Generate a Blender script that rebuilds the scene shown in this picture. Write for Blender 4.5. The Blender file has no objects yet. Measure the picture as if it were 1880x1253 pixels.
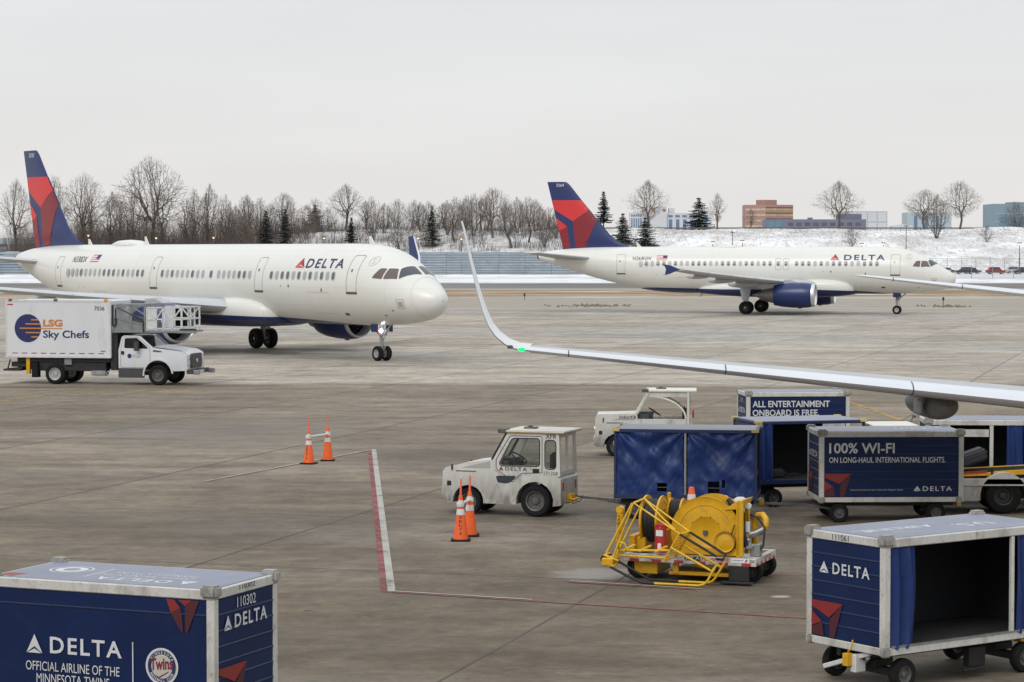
import bpy, bmesh, math, random
from mathutils import Vector, Matrix, noise
R = math.radians
sc = bpy.context.scene
col = sc.collection
# ------------------------------------------------------------------ camera
cam_d = bpy.data.cameras.new('camera')
cam_d.sensor_width = 36.0
cam_d.lens = 82.34
cam_d.clip_start = 0.5
cam_d.clip_end = 9000
cam = bpy.data.objects.new('camera', cam_d)
cam.location = (0, 0, 5.527)
cam.rotation_euler = (R(90 - 2.2027), 0, 0)
col.objects.link(cam)
sc.camera = cam
# ------------------------------------------------------------------ sky and sun (bright overcast)
SUN_EL, SUN_AZ = 42.0, 205.0      # azimuth: clockwise from +Y, behind the camera
world = bpy.data.worlds.new('World')
sc.world = world
world.use_nodes = True
nt = world.node_tree
nt.nodes.clear()
def wn(t): return nt.nodes.new(t)
def wl(a, b): nt.links.new(a, b)
sky = wn('ShaderNodeTexSky'); sky.sky_type = 'NISHITA'; sky.sun_disc = False
sky.sun_elevation = R(SUN_EL); sky.sun_rotation = R(SUN_AZ)
sky.air_density = 1.0; sky.dust_density = 3.0
hs = wn('ShaderNodeHueSaturation'); hs.inputs['Saturation'].default_value = 0.12
wl(sky.outputs[0], hs.inputs['Color'])
tc = wn('ShaderNodeTexCoord'); sp = wn('ShaderNodeSeparateXYZ'); wl(tc.outputs['Generated'], sp.inputs[0])
# cloud deck: luminance rises from the horizon to the zenith as under any overcast
mr = wn('ShaderNodeMapRange'); mr.inputs['From Min'].default_value = 0.0; mr.inputs['From Max'].default_value = 1.0
mr.inputs['To Min'].default_value = 8.4; mr.inputs['To Max'].default_value = 15.0
wl(sp.outputs[2], mr.inputs['Value'])
cr = wn('ShaderNodeValToRGB')
cr.color_ramp.elements[0].position = 0.0; cr.color_ramp.elements[0].color = (1.015, 0.99, 0.965, 1)
cr.color_ramp.elements[1].position = 0.16; cr.color_ramp.elements[1].color = (0.80, 0.84, 0.875, 1)
wl(sp.outputs[2], cr.inputs[0])
mp = wn('ShaderNodeMapping'); mp.inputs['Scale'].default_value = (1.6, 1.6, 9.0); wl(tc.outputs['Generated'], mp.inputs[0])
nz = wn('ShaderNodeTexNoise'); nz.inputs['Scale'].default_value = 2.2; nz.inputs['Detail'].default_value = 4
wl(mp.outputs[0], nz.inputs['Vector'])
nr = wn('ShaderNodeMapRange'); nr.inputs['From Min'].default_value = 0.3; nr.inputs['From Max'].default_value = 0.7
nr.inputs['To Min'].default_value = 0.955; nr.inputs['To Max'].default_value = 1.04
wl(nz.outputs['Fac'], nr.inputs['Value'])
m1 = wn('ShaderNodeMath'); m1.operation = 'MULTIPLY'; wl(mr.outputs[0], m1.inputs[0]); wl(nr.outputs[0], m1.inputs[1])
v1 = wn('ShaderNodeVectorMath'); v1.operation = 'SCALE'; wl(cr.outputs[0], v1.inputs[0]); wl(m1.outputs[0], v1.inputs['Scale'])
mx = wn('ShaderNodeMixRGB'); mx.inputs[0].default_value = 0.93
wl(hs.outputs[0], mx.inputs[1]); wl(v1.outputs[0], mx.inputs[2])
bg = wn('ShaderNodeBackground'); bg.inputs['Strength'].default_value = 0.10
wl(mx.outputs[0], bg.inputs[0])
wo = wn('ShaderNodeOutputWorld'); wl(bg.outputs[0], wo.inputs[0])
sun_d = bpy.data.lights.new('sun', 'SUN'); sun_d.energy = 1.2; sun_d.angle = R(28); sun_d.color = (1.0, 0.96, 0.91)
sun = bpy.data.objects.new('sun', sun_d); col.objects.link(sun)
_d = Vector((math.sin(R(SUN_AZ)) * math.cos(R(SUN_EL)), math.cos(R(SUN_AZ)) * math.cos(R(SUN_EL)), math.sin(R(SUN_EL))))
sun.rotation_euler = _d.to_track_quat('Z', 'Y').to_euler()
sun.location = (0, 0, 60)
vs = sc.view_settings
vs.view_transform = 'Standard'; vs.look = 'None'; vs.gamma = 1.0; vs.exposure = 0.0; vs.use_curve_mapping = False
sc.cycles.max_bounces = 6
# ------------------------------------------------------------------ materials
MATS = {}
def paint(name, base, rough=0.5, metal=0.0, var=0.0, vscale=2.0, dirt=0.0, dcol=(0.07, 0.055, 0.042), dscale=3.0,
          stretch=(1, 1, 1), bump=0.0, bscale=30.0, spec=0.5, world_co=False, emit=None, fine=0.0, rust=0.0, low=None):
    m = bpy.data.materials.new(name); m.use_nodes = True
    t = m.node_tree; b = t.nodes['Principled BSDF']
    N, L = t.nodes.new, t.links.new
    b.inputs['Roughness'].default_value = rough; b.inputs['Metallic'].default_value = metal
    b.inputs['Specular IOR Level'].default_value = spec
    c4 = (*base, 1)
    b.inputs['Base Color'].default_value = c4
    if emit:
        b.inputs['Emission Color'].default_value = (*emit[0], 1); b.inputs['Emission Strength'].default_value = emit[1]
    co = None
    if var or dirt or bump or rust or low:
        if world_co:
            g = N('ShaderNodeNewGeometry'); co = g.outputs['Position']
        else:
            tcn = N('ShaderNodeTexCoord')
            oi = N('ShaderNodeObjectInfo')
            ad = N('ShaderNodeVectorMath'); ad.operation = 'MULTIPLY_ADD'
            L(oi.outputs['Random'], ad.inputs[0]); ad.inputs[1].default_value = (37, 53, 71); L(tcn.outputs['Object'], ad.inputs[2])
            co = ad.outputs[0]
        cur = None
        def ns(scale, detail=5, st=(1, 1, 1), rgh=0.6):
            v = co
            if st != (1, 1, 1):
                mpn = N('ShaderNodeMapping'); mpn.inputs['Scale'].default_value = st; L(co, mpn.inputs[0]); v = mpn.outputs[0]
            n = N('ShaderNodeTexNoise'); n.inputs['Scale'].default_value = scale; n.inputs['Detail'].default_value = detail
            n.inputs['Roughness'].default_value = rgh; L(v, n.inputs['Vector']); return n.outputs['Fac']
        def mix(f, a, bcol):
            x = N('ShaderNodeMixRGB'); L(f, x.inputs[0])
            if a is None: x.inputs[1].default_value = c4
            else: L(a, x.inputs[1])
            x.inputs[2].default_value = (*bcol, 1); return x.outputs[0]
        def rng(f, a, bb, lo, hi):
            x = N('ShaderNodeMapRange'); L(f, x.inputs[0]); x.inputs[1].default_value = a; x.inputs[2].default_value = bb
            x.inputs[3].default_value = lo; x.inputs[4].default_value = hi; return x.outputs[0]
        if var:
            dk = tuple(c * (1 - var) for c in base)
            cur = mix(rng(ns(vscale, 6, stretch), 0.35, 0.68, 0, 1), cur, dk)
        if fine:
            cur = mix(rng(ns(vscale * 17, 4), 0.45, 0.7, 0, fine), cur, tuple(c * 0.55 for c in base))
        if dirt:
            cur = mix(rng(ns(dscale, 8, stretch, 0.7), 0.62 - 0.28 * dirt, 0.80 - 0.1 * dirt, 0, min(1, 0.35 + dirt)), cur, dcol)
        if rust:
            cur = mix(rng(ns(dscale * 2.3 + 1.7, 8, (1, 1, 0.6), 0.75), 0.66 - 0.1 * rust, 0.72, 0, 0.9), cur, (0.13, 0.055, 0.022))
        if low:   # road grime thrown up from below: (z0, z1, amount) in local height
            tl = N('ShaderNodeTexCoord'); sx = N('ShaderNodeSeparateXYZ'); L(tl.outputs['Object'], sx.inputs[0])
            f = rng(sx.outputs[2], low[0], low[1], low[2], 0.0)
            mm = N('ShaderNodeMath'); mm.operation = 'MULTIPLY'; L(f, mm.inputs[0]); L(rng(ns(6, 8, (1, 1, 0.35), 0.7), 0.3, 0.65, 0.15, 1.0), mm.inputs[1])
            cur = mix(mm.outputs[0], cur, dcol)
        if cur is not None: L(cur, b.inputs['Base Color'])
        if bump:
            bp = N('ShaderNodeBump'); bp.inputs['Strength'].default_value = bump; bp.inputs['Distance'].default_value = 0.05 if bump >= 1 else 0.02
            L(ns(bscale, 4), bp.inputs['Height']); L(bp.outputs[0], b.inputs['Normal'])
    MATS[name] = m
    return m
M = MATS
paint('aircraft_white', (0.70, 0.695, 0.655), 0.28, var=0.04, vscale=0.7, dirt=0.10, dcol=(0.55, 0.53, 0.48), dscale=0.5, stretch=(0.3, 1, 1))
paint('aircraft_grey', (0.42, 0.43, 0.44), 0.35, var=0.12, vscale=1.2)
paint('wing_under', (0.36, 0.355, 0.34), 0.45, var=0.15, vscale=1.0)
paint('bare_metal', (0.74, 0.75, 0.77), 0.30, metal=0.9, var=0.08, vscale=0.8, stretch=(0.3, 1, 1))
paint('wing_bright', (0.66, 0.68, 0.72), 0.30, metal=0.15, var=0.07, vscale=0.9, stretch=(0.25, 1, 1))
paint('dark_metal', (0.055, 0.052, 0.05), 0.5, metal=0.5, var=0.3, vscale=5)
paint('gear_grey', (0.36, 0.37, 0.38), 0.45, var=0.25, vscale=6)
paint('engine_metal', (0.23, 0.21, 0.195), 0.42, metal=0.6, var=0.25, vscale=3)
paint('navy', (0.012, 0.026, 0.115), 0.30, var=0.10, vscale=0.8)
paint('navy_fin', (0.018, 0.032, 0.125), 0.38, var=0.10, vscale=0.8)
paint('red_bright', (0.62, 0.032, 0.035), 0.38, var=0.06, vscale=0.9)
paint('red_dark', (0.22, 0.015, 0.022), 0.38, var=0.06, vscale=0.9)
paint('text_navy', (0.014, 0.022, 0.10), 0.4)
paint('text_dark', (0.02, 0.022, 0.03), 0.5)
paint('text_white', (0.62, 0.63, 0.64), 0.5, var=0.2, vscale=9)
paint('line_grey', (0.36, 0.36, 0.35), 0.5)
paint('line_faint', (0.54, 0.53, 0.50), 0.4)
paint('seam_soft', (0.62, 0.61, 0.575), 0.35)
paint('cabin_pane', (0.13, 0.135, 0.15), 0.12, var=0.2, vscale=0.6)
paint('cabin_blind', (0.37, 0.37, 0.375), 0.35)
paint('pane_rim', (0.50, 0.50, 0.48), 0.35)
paint('cockpit_glass', (0.035, 0.042, 0.055), 0.04, spec=0.9)
paint('cockpit_brown', (0.10, 0.065, 0.06), 0.06, spec=0.9)
paint('flag_red', (0.55, 0.06, 0.07), 0.4)
paint('flag_white', (0.75, 0.75, 0.75), 0.4)
paint('rubber', (0.012, 0.012, 0.013), 0.85, var=0.35, vscale=4, dirt=0.12, dcol=(0.035, 0.030, 0.026), dscale=6, spec=0.25)
paint('rim_grey', (0.13, 0.125, 0.118), 0.5, metal=0.3, var=0.4, vscale=9, dirt=0.4, dcol=(0.045, 0.04, 0.035))
paint('rim_light', (0.46, 0.46, 0.45), 0.45, metal=0.3, var=0.3, vscale=7)
paint('chassis_black', (0.018, 0.018, 0.019), 0.65, var=0.4, vscale=4, dirt=0.35, dcol=(0.06, 0.052, 0.043))
paint('truck_white', (0.64, 0.65, 0.67), 0.35, var=0.05, vscale=1.0, dirt=0.12, dcol=(0.34, 0.32, 0.29), dscale=1.3, stretch=(1, 1, 0.3))
paint('cab_white', (0.66, 0.68, 0.71), 0.22, var=0.04, vscale=2, low=(0.55, 1.3, 0.45), dcol=(0.25, 0.23, 0.2))
paint('truck_grey', (0.26, 0.275, 0.285), 0.5, metal=0.3, var=0.25, vscale=4, dirt=0.2)
paint('rail_white', (0.62, 0.63, 0.63), 0.45, var=0.15, vscale=5, dirt=0.2)
paint('plastic_grey', (0.05, 0.052, 0.055), 0.55, var=0.2, vscale=4)
paint('grille_black', (0.012, 0.012, 0.013), 0.4)
paint('chrome', (0.7, 0.7, 0.7), 0.2, metal=1)
paint('lamp_clear', (0.62, 0.63, 0.65), 0.1, metal=0.4)
paint('orange_text', (0.56, 0.20, 0.045), 0.45)
paint('amber', (0.75, 0.26, 0.03), 0.3)
paint('red_reflect', (0.36, 0.03, 0.03), 0.4)
paint('tug_white', (0.62, 0.61, 0.56), 0.42, var=0.14, vscale=3, dirt=0.32, dcol=(0.095, 0.076, 0.058), dscale=2.6, stretch=(1, 1, 0.35), rust=0.5, low=(0.10, 0.95, 1.2), fine=0.25)
paint('tug_roof', (0.70, 0.68, 0.62), 0.5, var=0.1, vscale=2, dirt=0.25, dcol=(0.30, 0.26, 0.2))
paint('tug_yellow_edge', (0.46, 0.31, 0.10), 0.5, var=0.2, vscale=4, dirt=0.3)
paint('seat_black', (0.02, 0.02, 0.022), 0.7)
paint('cart_white', (0.60, 0.59, 0.55), 0.5, var=0.16, vscale=3, dirt=0.42, dcol=(0.20, 0.165, 0.13), dscale=3.2, stretch=(1, 1, 0.5), rust=0.75, fine=0.45)
paint('cart_corner', (0.40, 0.39, 0.36), 0.55, metal=0.15, var=0.45, vscale=7, dirt=0.45, dcol=(0.10, 0.085, 0.07), rust=0.6, bump=0.5, bscale=16)
paint('cart_blue', (0.013, 0.035, 0.125), 0.42, var=0.2, vscale=1.2, dirt=0.24, dcol=(0.05, 0.055, 0.07), dscale=2.2, fine=0.3)
paint('cart_roof', (0.155, 0.170, 0.255), 0.36, var=0.22, vscale=1.0, dirt=0.35, dcol=(0.24, 0.25, 0.28), dscale=1.6, spec=0.9)  # base lifted above the panel blue: grazing sky reflection put into the colour
paint('cart_blue_frame', (0.012, 0.024, 0.085), 0.45, var=0.2, vscale=4, dirt=0.3, dcol=(0.045, 0.045, 0.05))
paint('curtain_blue', (0.010, 0.033, 0.150), 0.45, var=0.25, vscale=3, bump=0.45, bscale=6, spec=0.4)
paint('cart_floor', (0.055, 0.056, 0.058), 0.5, metal=0.2, var=0.4, vscale=4, dirt=0.4)
paint('cart_inside', (0.03, 0.034, 0.045), 0.6, var=0.3, vscale=2)
paint('cart_red', (0.24, 0.018, 0.018), 0.45, var=0.15, vscale=2, dirt=0.15)
paint('cart_red_dark', (0.075, 0.010, 0.018), 0.45, var=0.15, vscale=2)
paint('yellow_tab', (0.62, 0.47, 0.16), 0.55, var=0.2, vscale=7, dirt=0.3)
paint('yellow', (0.70, 0.375, 0.008), 0.40, var=0.14, vscale=4, dirt=0.26, dcol=(0.17, 0.10, 0.03), dscale=5, fine=0.4, rust=0.4)
paint('yellow_pipe', (0.74, 0.45, 0.02), 0.45, var=0.2, vscale=9, dirt=0.35, dcol=(0.2, 0.12, 0.03), dscale=7)
paint('hose_black', (0.015, 0.015, 0.016), 0.6, bump=0.6, bscale=30)
paint('ext_red', (0.42, 0.022, 0.02), 0.35, var=0.1, vscale=5)
paint('steel', (0.42, 0.43, 0.44), 0.35, metal=0.75, var=0.3, vscale=7)
paint('stripe_white', (0.55, 0.53, 0.49), 0.5, var=0.2, vscale=6, dirt=0.4)
paint('stripe_red', (0.40, 0.035, 0.03), 0.5, var=0.2, vscale=6, dirt=0.25)
paint('text_red', (0.42, 0.05, 0.05), 0.5)
paint('flag_orange', (0.85, 0.13, 0.09), 0.6)
paint('cone_orange', (0.85, 0.125, 0.018), 0.5, var=0.12, vscale=8, dirt=0.12, dcol=(0.30, 0.07, 0.02))
paint('cone_white', (0.64, 0.63, 0.61), 0.45, var=0.12, vscale=12)
paint('suitcase', (0.028, 0.03, 0.034), 0.55, bump=0.3, bscale=30)
paint('loader_white', (0.58, 0.565, 0.52), 0.45, var=0.15, vscale=3, dirt=0.38, dcol=(0.2, 0.17, 0.13), rust=0.8, low=(0.3, 0.9, 0.6))
paint('pod_grey', (0.22, 0.215, 0.205), 0.55, var=0.2, vscale=3, bump=0.3, bscale=5)
paint('rail_dark', (0.10, 0.095, 0.09), 0.7)
paint('green_lamp', (0.02, 0.4, 0.12), 0.3, emit=((0.0, 1.0, 0.13), 2.2), spec=0.1)
paint('taxi_lamp', (0.9, 0.9, 1.0), 0.2, emit=((0.86, 0.88, 1.0), 14.0))
paint('sodium_lamp', (0.9, 0.5, 0.2), 0.2, emit=((1.0, 0.62, 0.32), 1.5))
paint('slat_grey', (0.52, 0.54, 0.57), 0.35, var=0.12, vscale=1.0, stretch=(0.25, 1, 1))
paint('shade_dark', (0.010, 0.011, 0.014), 0.8)  # near-black colour standing in for the shade inside open carts
def glass(name, tint, alpha):
    m = bpy.data.materials.new(name); m.use_nodes = True
    t = m.node_tree; t.nodes.clear(); N, L = t.nodes.new, t.links.new
    o = N('ShaderNodeOutputMaterial'); mxs = N('ShaderNodeMixShader'); tr = N('ShaderNodeBsdfTransparent'); gl = N('ShaderNodeBsdfGlossy')
    tr.inputs[0].default_value = (*tint, 1); gl.inputs['Roughness'].default_value = 0.05
    fr = N('ShaderNodeFresnel'); fr.inputs[0].default_value = 1.5
    ma = N('ShaderNodeMath'); ma.operation = 'ADD'; ma.inputs[1].default_value = alpha; L(fr.outputs[0], ma.inputs[0])
    L(ma.outputs[0], mxs.inputs[0]); L(tr.outputs[0], mxs.inputs[1]); L(gl.outputs[0], mxs.inputs[2]); L(mxs.outputs[0], o.inputs[0])
    MATS[name] = m
glass('clear_glass', (0.80, 0.84, 0.82), 0.03)
glass('smoked_glass', (0.30, 0.33, 0.34), 0.05)
# ------------------------------------------------------------------ mesh helpers
class MB:
    def __init__(s): s.v = []; s.f = []; s.m = []
    def add(s, vs_, fs, mi=0):
        o = len(s.v); s.v += [tuple(v) for v in vs_]; s.f += [tuple(i + o for i in f) for f in fs]; s.m += [mi] * len(fs); return s
    def box(s, x0, x1, y0, y1, z0, z1, mi=0):
        return s.add([(x0, y0, z0), (x1, y0, z0), (x1, y1, z0), (x0, y1, z0), (x0, y0, z1), (x1, y0, z1), (x1, y1, z1), (x0, y1, z1)],
                     [(0, 3, 2, 1), (4, 5, 6, 7), (0, 1, 5, 4), (1, 2, 6, 5), (2, 3, 7, 6), (3, 0, 4, 7)], mi)
    def bar(s, a, b, w, h=None, mi=0, up=(0, 0, 1)):
        h = h or w; a = Vector(a); b = Vector(b); d = (b - a).normalized(); u = Vector(up)
        if abs(d.dot(u)) > 0.98: u = Vector((0, 1, 0))
        x = d.cross(u).normalized() * (w / 2); y = x.cross(d).normalized() * (h / 2)
        return s.add([a - x - y, a + x - y, a + x + y, a - x + y, b - x - y, b + x - y, b + x + y, b - x + y],
                     [(0, 1, 2, 3), (7, 6, 5, 4), (0, 4, 5, 1), (1, 5, 6, 2), (2, 6, 7, 3), (3, 7, 4, 0)], mi)
    def tube(s, pts, r, n=8, mi=0, cap=True):
        pts = [Vector(p) for p in pts]; rs = r if isinstance(r, (list, tuple)) else [r] * len(pts)
        rings = []; ref = None
        for i, p in enumerate(pts):
            d = (pts[min(i + 1, len(pts) - 1)] - pts[max(i - 1, 0)]).normalized()
            if ref is None: ref = Vector((0, 0, 1)) if abs(d.z) < 0.9 else Vector((1, 0, 0))
            x = d.cross(ref).normalized(); y = x.cross(d).normalized(); ref = y
            rings.append([p + (x * math.cos(2 * math.pi * k / n) + y * math.sin(2 * math.pi * k / n)) * rs[i] for k in range(n)])
        vs_ = [v for rg in rings for v in rg]; fs = []
        for i in range(len(pts) - 1):
            for k in range(n):
                k2 = (k + 1) % n; fs.append((i * n + k, i * n + k2, (i + 1) * n + k2, (i + 1) * n + k))
        if cap: fs.append(tuple(range(n - 1, -1, -1))); fs.append(tuple((len(pts) - 1) * n + k for k in range(n)))
        return s.add(vs_, fs, mi)
    def lathe(s, prof, axis='y', c=(0, 0, 0), n=24, mi=0, mis=None):
        vs_ = []; fs = []; ms = []
        for (t, r) in prof:
            for k in range(n):
                a = 2 * math.pi * k / n; u, w = r * math.cos(a), r * math.sin(a)
                p = {'x': (t, u, w), 'y': (w, t, u), 'z': (u, w, t)}[axis]
                vs_.append((p[0] + c[0], p[1] + c[1], p[2] + c[2]))
        for i in range(len(prof) - 1):
            for k in range(n):
                k2 = (k + 1) % n; fs.append((i * n + k, i * n + k2, (i + 1) * n + k2, (i + 1) * n + k)); ms.append(mis[i] if mis else mi)
        o = len(s.v); s.v += vs_; s.f += [tuple(q + o for q in f) for f in fs]; s.m += ms
        return s
    def prism(s, poly, axis, a, b, mi=0):
        n = len(poly)
        def P(u, w, t): return {'y': (u, t, w), 'x': (t, u, w), 'z': (u, w, t)}[axis]
        vs_ = [P(u, w, a) for u, w in poly] + [P(u, w, b) for u, w in poly]
        fs = [tuple(range(n)), tuple(range(2 * n - 1, n - 1, -1))] + [(i, i + n, (i + 1) % n + n, (i + 1) % n) for i in range(n)]
        return s.add(vs_, fs, mi)
    def build(s, name, mat, parent=None, bev=0.0, smooth=35, loc=None, seg=1):
        me = mesh_from(name, s.v, s.f, s.m, mat, bev, smooth, seg)
        return link(name, me, parent, loc)
def mesh_from(name, v, f, mi, mat, bev=0.0, smooth=35, seg=1):
    me = bpy.data.meshes.new(name); me.from_pydata(v, [], f)
    mats = mat if isinstance(mat, (list, tuple)) else [mat]
    for m in mats: me.materials.append(MATS[m] if isinstance(m, str) else m)
    if len(mats) > 1: me.polygons.foreach_set('material_index', mi)
    bm = bmesh.new(); bm.from_mesh(me)
    bmesh.ops.recalc_face_normals(bm, faces=bm.faces)
    if bev:
        ed = [e for e in bm.edges if len(e.link_faces) == 2 and e.calc_face_angle(0) > 0.6]
        bmesh.ops.bevel(bm, geom=ed, offset=bev, segments=seg, affect='EDGES', clamp_overlap=True)
    bm.to_mesh(me); bm.free()
    if smooth:
        me.polygons.foreach_set('use_smooth', [True] * len(me.polygons))
        me.set_sharp_from_angle(angle=R(smooth))
    me.update()
    return me
def link(name, me, parent=None, loc=None):
    o = bpy.data.objects.new(name, me); col.objects.link(o)
    if parent is not None: o.parent = parent
    if loc is not None: o.location = loc
    return o
def tag(o, label=None, cat=None, group=None, kind=None):
    if label: o['label'] = label
    if cat: o['category'] = cat
    if group: o['group'] = group
    if kind: o['kind'] = kind
    return o
def thing(name, label, cat, loc=(0, 0, 0), rz=0.0, group=None):
    o = bpy.data.objects.new(name, None); o.empty_display_size = 0.3; col.objects.link(o)
    o.location = loc; o.rotation_euler = (0, 0, rz)
    return tag(o, label, cat, group)
def copy_tree(o, parent=None):
    c = o.copy(); col.objects.link(c); c.parent = parent
    for ch in list(o.children): copy_tree(ch, c)
    return c
_tcache = {}
def text2d(s, size=1.0, bold=0.0, shear=0.0, space=1.0, align='LEFT'):
    key = (s, bold, shear, space, align)
    if key not in _tcache:
        cu = bpy.data.curves.new('t', 'FONT'); cu.body = s; cu.size = 1.0; cu.offset = bold; cu.shear = shear
        cu.space_character = space; cu.align_x = align; cu.resolution_u = 3
        ob = bpy.data.objects.new('t', cu); col.objects.link(ob)
        dg = bpy.context.evaluated_depsgraph_get(); me = bpy.data.meshes.new_from_object(ob.evaluated_get(dg))
        _tcache[key] = ([(v.co.x, v.co.y) for v in me.vertices], [tuple(p.vertices) for p in me.polygons])
        bpy.data.objects.remove(ob); bpy.data.curves.remove(cu); bpy.data.meshes.remove(me)
    v, f = _tcache[key]
    return [(x * size, y * size) for x, y in v], f
def fit_text(s, width=None, height=None, **k):
    """lettering scaled so that its ink fills width x height, lower-left ink corner at 0,0"""
    v, f = text2d(s, 1.0, **k)
    x0 = min(p[0] for p in v); x1 = max(p[0] for p in v); y0 = min(p[1] for p in v); y1 = max(p[1] for p in v)
    sy = height / (y1 - y0) if height else width / (x1 - x0)
    sx = width / (x1 - x0) if width else sy
    return [((x - x0) * sx, (y - y0) * sy) for x, y in v], f
def plate(outer, holes, t):
    """flat plate with holes: returns verts, faces in (x, y), thickness t in z"""
    cu = bpy.data.curves.new('p', 'CURVE'); cu.dimensions = '2D'; cu.fill_mode = 'BOTH'; cu.extrude = t / 2
    for poly in [outer] + list(holes):
        sp_ = cu.splines.new('POLY'); sp_.points.add(len(poly) - 1); sp_.use_cyclic_u = True
        for i, q in enumerate(poly): sp_.points[i].co = (q[0], q[1], 0, 1)
    ob = bpy.data.objects.new('p', cu); col.objects.link(ob)
    dg = bpy.context.evaluated_depsgraph_get(); me = bpy.data.meshes.new_from_object(ob.evaluated_get(dg))
    v = [tuple(q.co) for q in me.vertices]; f = [tuple(p.vertices) for p in me.polygons]
    bpy.data.objects.remove(ob); bpy.data.curves.remove(cu); bpy.data.meshes.remove(me)
    return v, f
def rounded(poly, r, n=4):
    out = []
    m = len(poly)
    for i in range(m):
        p = Vector(poly[i]).to_2d(); a = Vector(poly[i - 1]).to_2d(); b = Vector(poly[(i + 1) % m]).to_2d()
        ri = min(r, (a - p).length * 0.48, (b - p).length * 0.48)
        s_ = p + (a - p).normalized() * ri; e_ = p + (b - p).normalized() * ri
        for k in range(n + 1):
            t = k / n; q = s_ * (1 - t) ** 2 + p * 2 * t * (1 - t) + e_ * t * t
            out.append((q.x, q.y))
    return out
def decal(name, v2, faces, mapf, mat, parent, cuts=(0, 0), label=None):
    """flat print laid on a surface by mapf(u, v); cut into strips where the surface curves"""
    bm = bmesh.new(); bv = [bm.verts.new((x, y, 0)) for x, y in v2]
    for f in faces:
        try: bm.faces.new([bv[i] for i in f])
        except ValueError: pass
    for ax in (0, 1):
        if cuts[ax]:
            lo = min(p[ax] for p in v2); hi = max(p[ax] for p in v2); q = lo + cuts[ax]
            while q < hi:
                co = [0, 0, 0]; co[ax] = q; no = [0, 0, 0]; no[ax] = 1
                bmesh.ops.bisect_plane(bm, geom=bm.verts[:] + bm.edges[:] + bm.faces[:], plane_co=co, plane_no=no, dist=1e-6); q += cuts[ax]
    bmesh.ops.triangulate(bm, faces=[f for f in bm.faces if len(f.verts) > 4])
    for v in bm.verts: v.co = Vector(mapf(v.co.x, v.co.y))
    me = bpy.data.meshes.new(name); bm.to_mesh(me); bm.free()
    me.materials.append(MATS[mat] if isinstance(mat, str) else mat)
    o = link(name, me, parent)
    if label: o['label'] = label
    return o
def ringpoly(poly, w):
    """closed outline strip of width w: faces between poly and the inset poly"""
    n = len(poly); cx = sum(p[0] for p in poly) / n; cy = sum(p[1] for p in poly) / n
    inn = []
    for i in range(n):
        a = Vector(poly[i - 1]); b = Vector(poly[(i + 1) % n]); d = (b - a).normalized(); nn = Vector((-d.y, d.x))
        if nn.dot(Vector((cx, cy)) - Vector(poly[i])) < 0: nn = -nn
        q = Vector(poly[i]) + nn * w; inn.append((q.x, q.y))
    v = list(poly) + inn
    return v, [(i, (i + 1) % n, n + (i + 1) % n, n + i) for i in range(n)]
def wheel_mb(r, w, rim=0.58, n=28, mb=None, c=(0, 0, 0), axis='y'):
    """tyre (material 0) and dished rim (material 1) on an axis"""
    mb = mb or MB(); h = w / 2
    prof = [(-h * 0.55, r * rim * 0.98), (-h * 0.9, r * rim * 1.05), (-h, r * 0.78), (-h * 0.92, r * 0.92), (-h * 0.62, r * 0.985), (-h * 0.3, r), (h * 0.3, r), (h * 0.62, r * 0.985),
            (h * 0.92, r * 0.92), (h, r * 0.78), (h * 0.9, r * rim * 1.05), (h * 0.55, r * rim * 0.98)]
    mb.lathe(prof, axis, c, n, 0)
    for sgn in (-1, 1):
        rp = [(sgn * h * 0.88, r * rim * 1.04), (sgn * h * 0.80, r * rim * 0.92), (sgn * h * 0.35, r * rim * 0.82), (sgn * h * 0.30, r * rim * 0.45), (sgn * h * 0.62, r * rim * 0.36), (sgn * h * 0.66, 0.001)]
        mb.lathe(rp, axis, c, n, 1)
        for k in range(8):
            a = 2 * math.pi * k / 8; u, q = math.cos(a) * r * rim * 0.6, math.sin(a) * r * rim * 0.6
            t = sgn * h * 0.34
            p = (c[0] + q, c[1] + t, c[2] + u) if axis == 'y' else (c[0] + t, c[1] + q, c[2] + u)
            s_ = r * 0.035
            mb.box(p[0] - s_, p[0] + s_, p[1] - s_, p[1] + s_, p[2] - s_, p[2] + s_, 1)
    return mb
# delta widget mark in a unit box: (polys) lower-left 0,0 width 1 height .86
MARK = {'l': [(0.0, 0.0), (0.5, 0.86), (0.5, 0.30)], 'r': [(1.0, 0.0), (0.5, 0.86), (0.5, 0.30)], 'b': [(0.06, 0.0), (0.5, 0.20), (0.94, 0.0)]}
def mark2d(w, shear=0.0):
    v = []; f = []
    for k, p in MARK.items():
        o = len(v); v += [((x + shear * y) * w, y * w) for x, y in p]; f.append(tuple(range(o, o + 3)))
    return v, f
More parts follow.
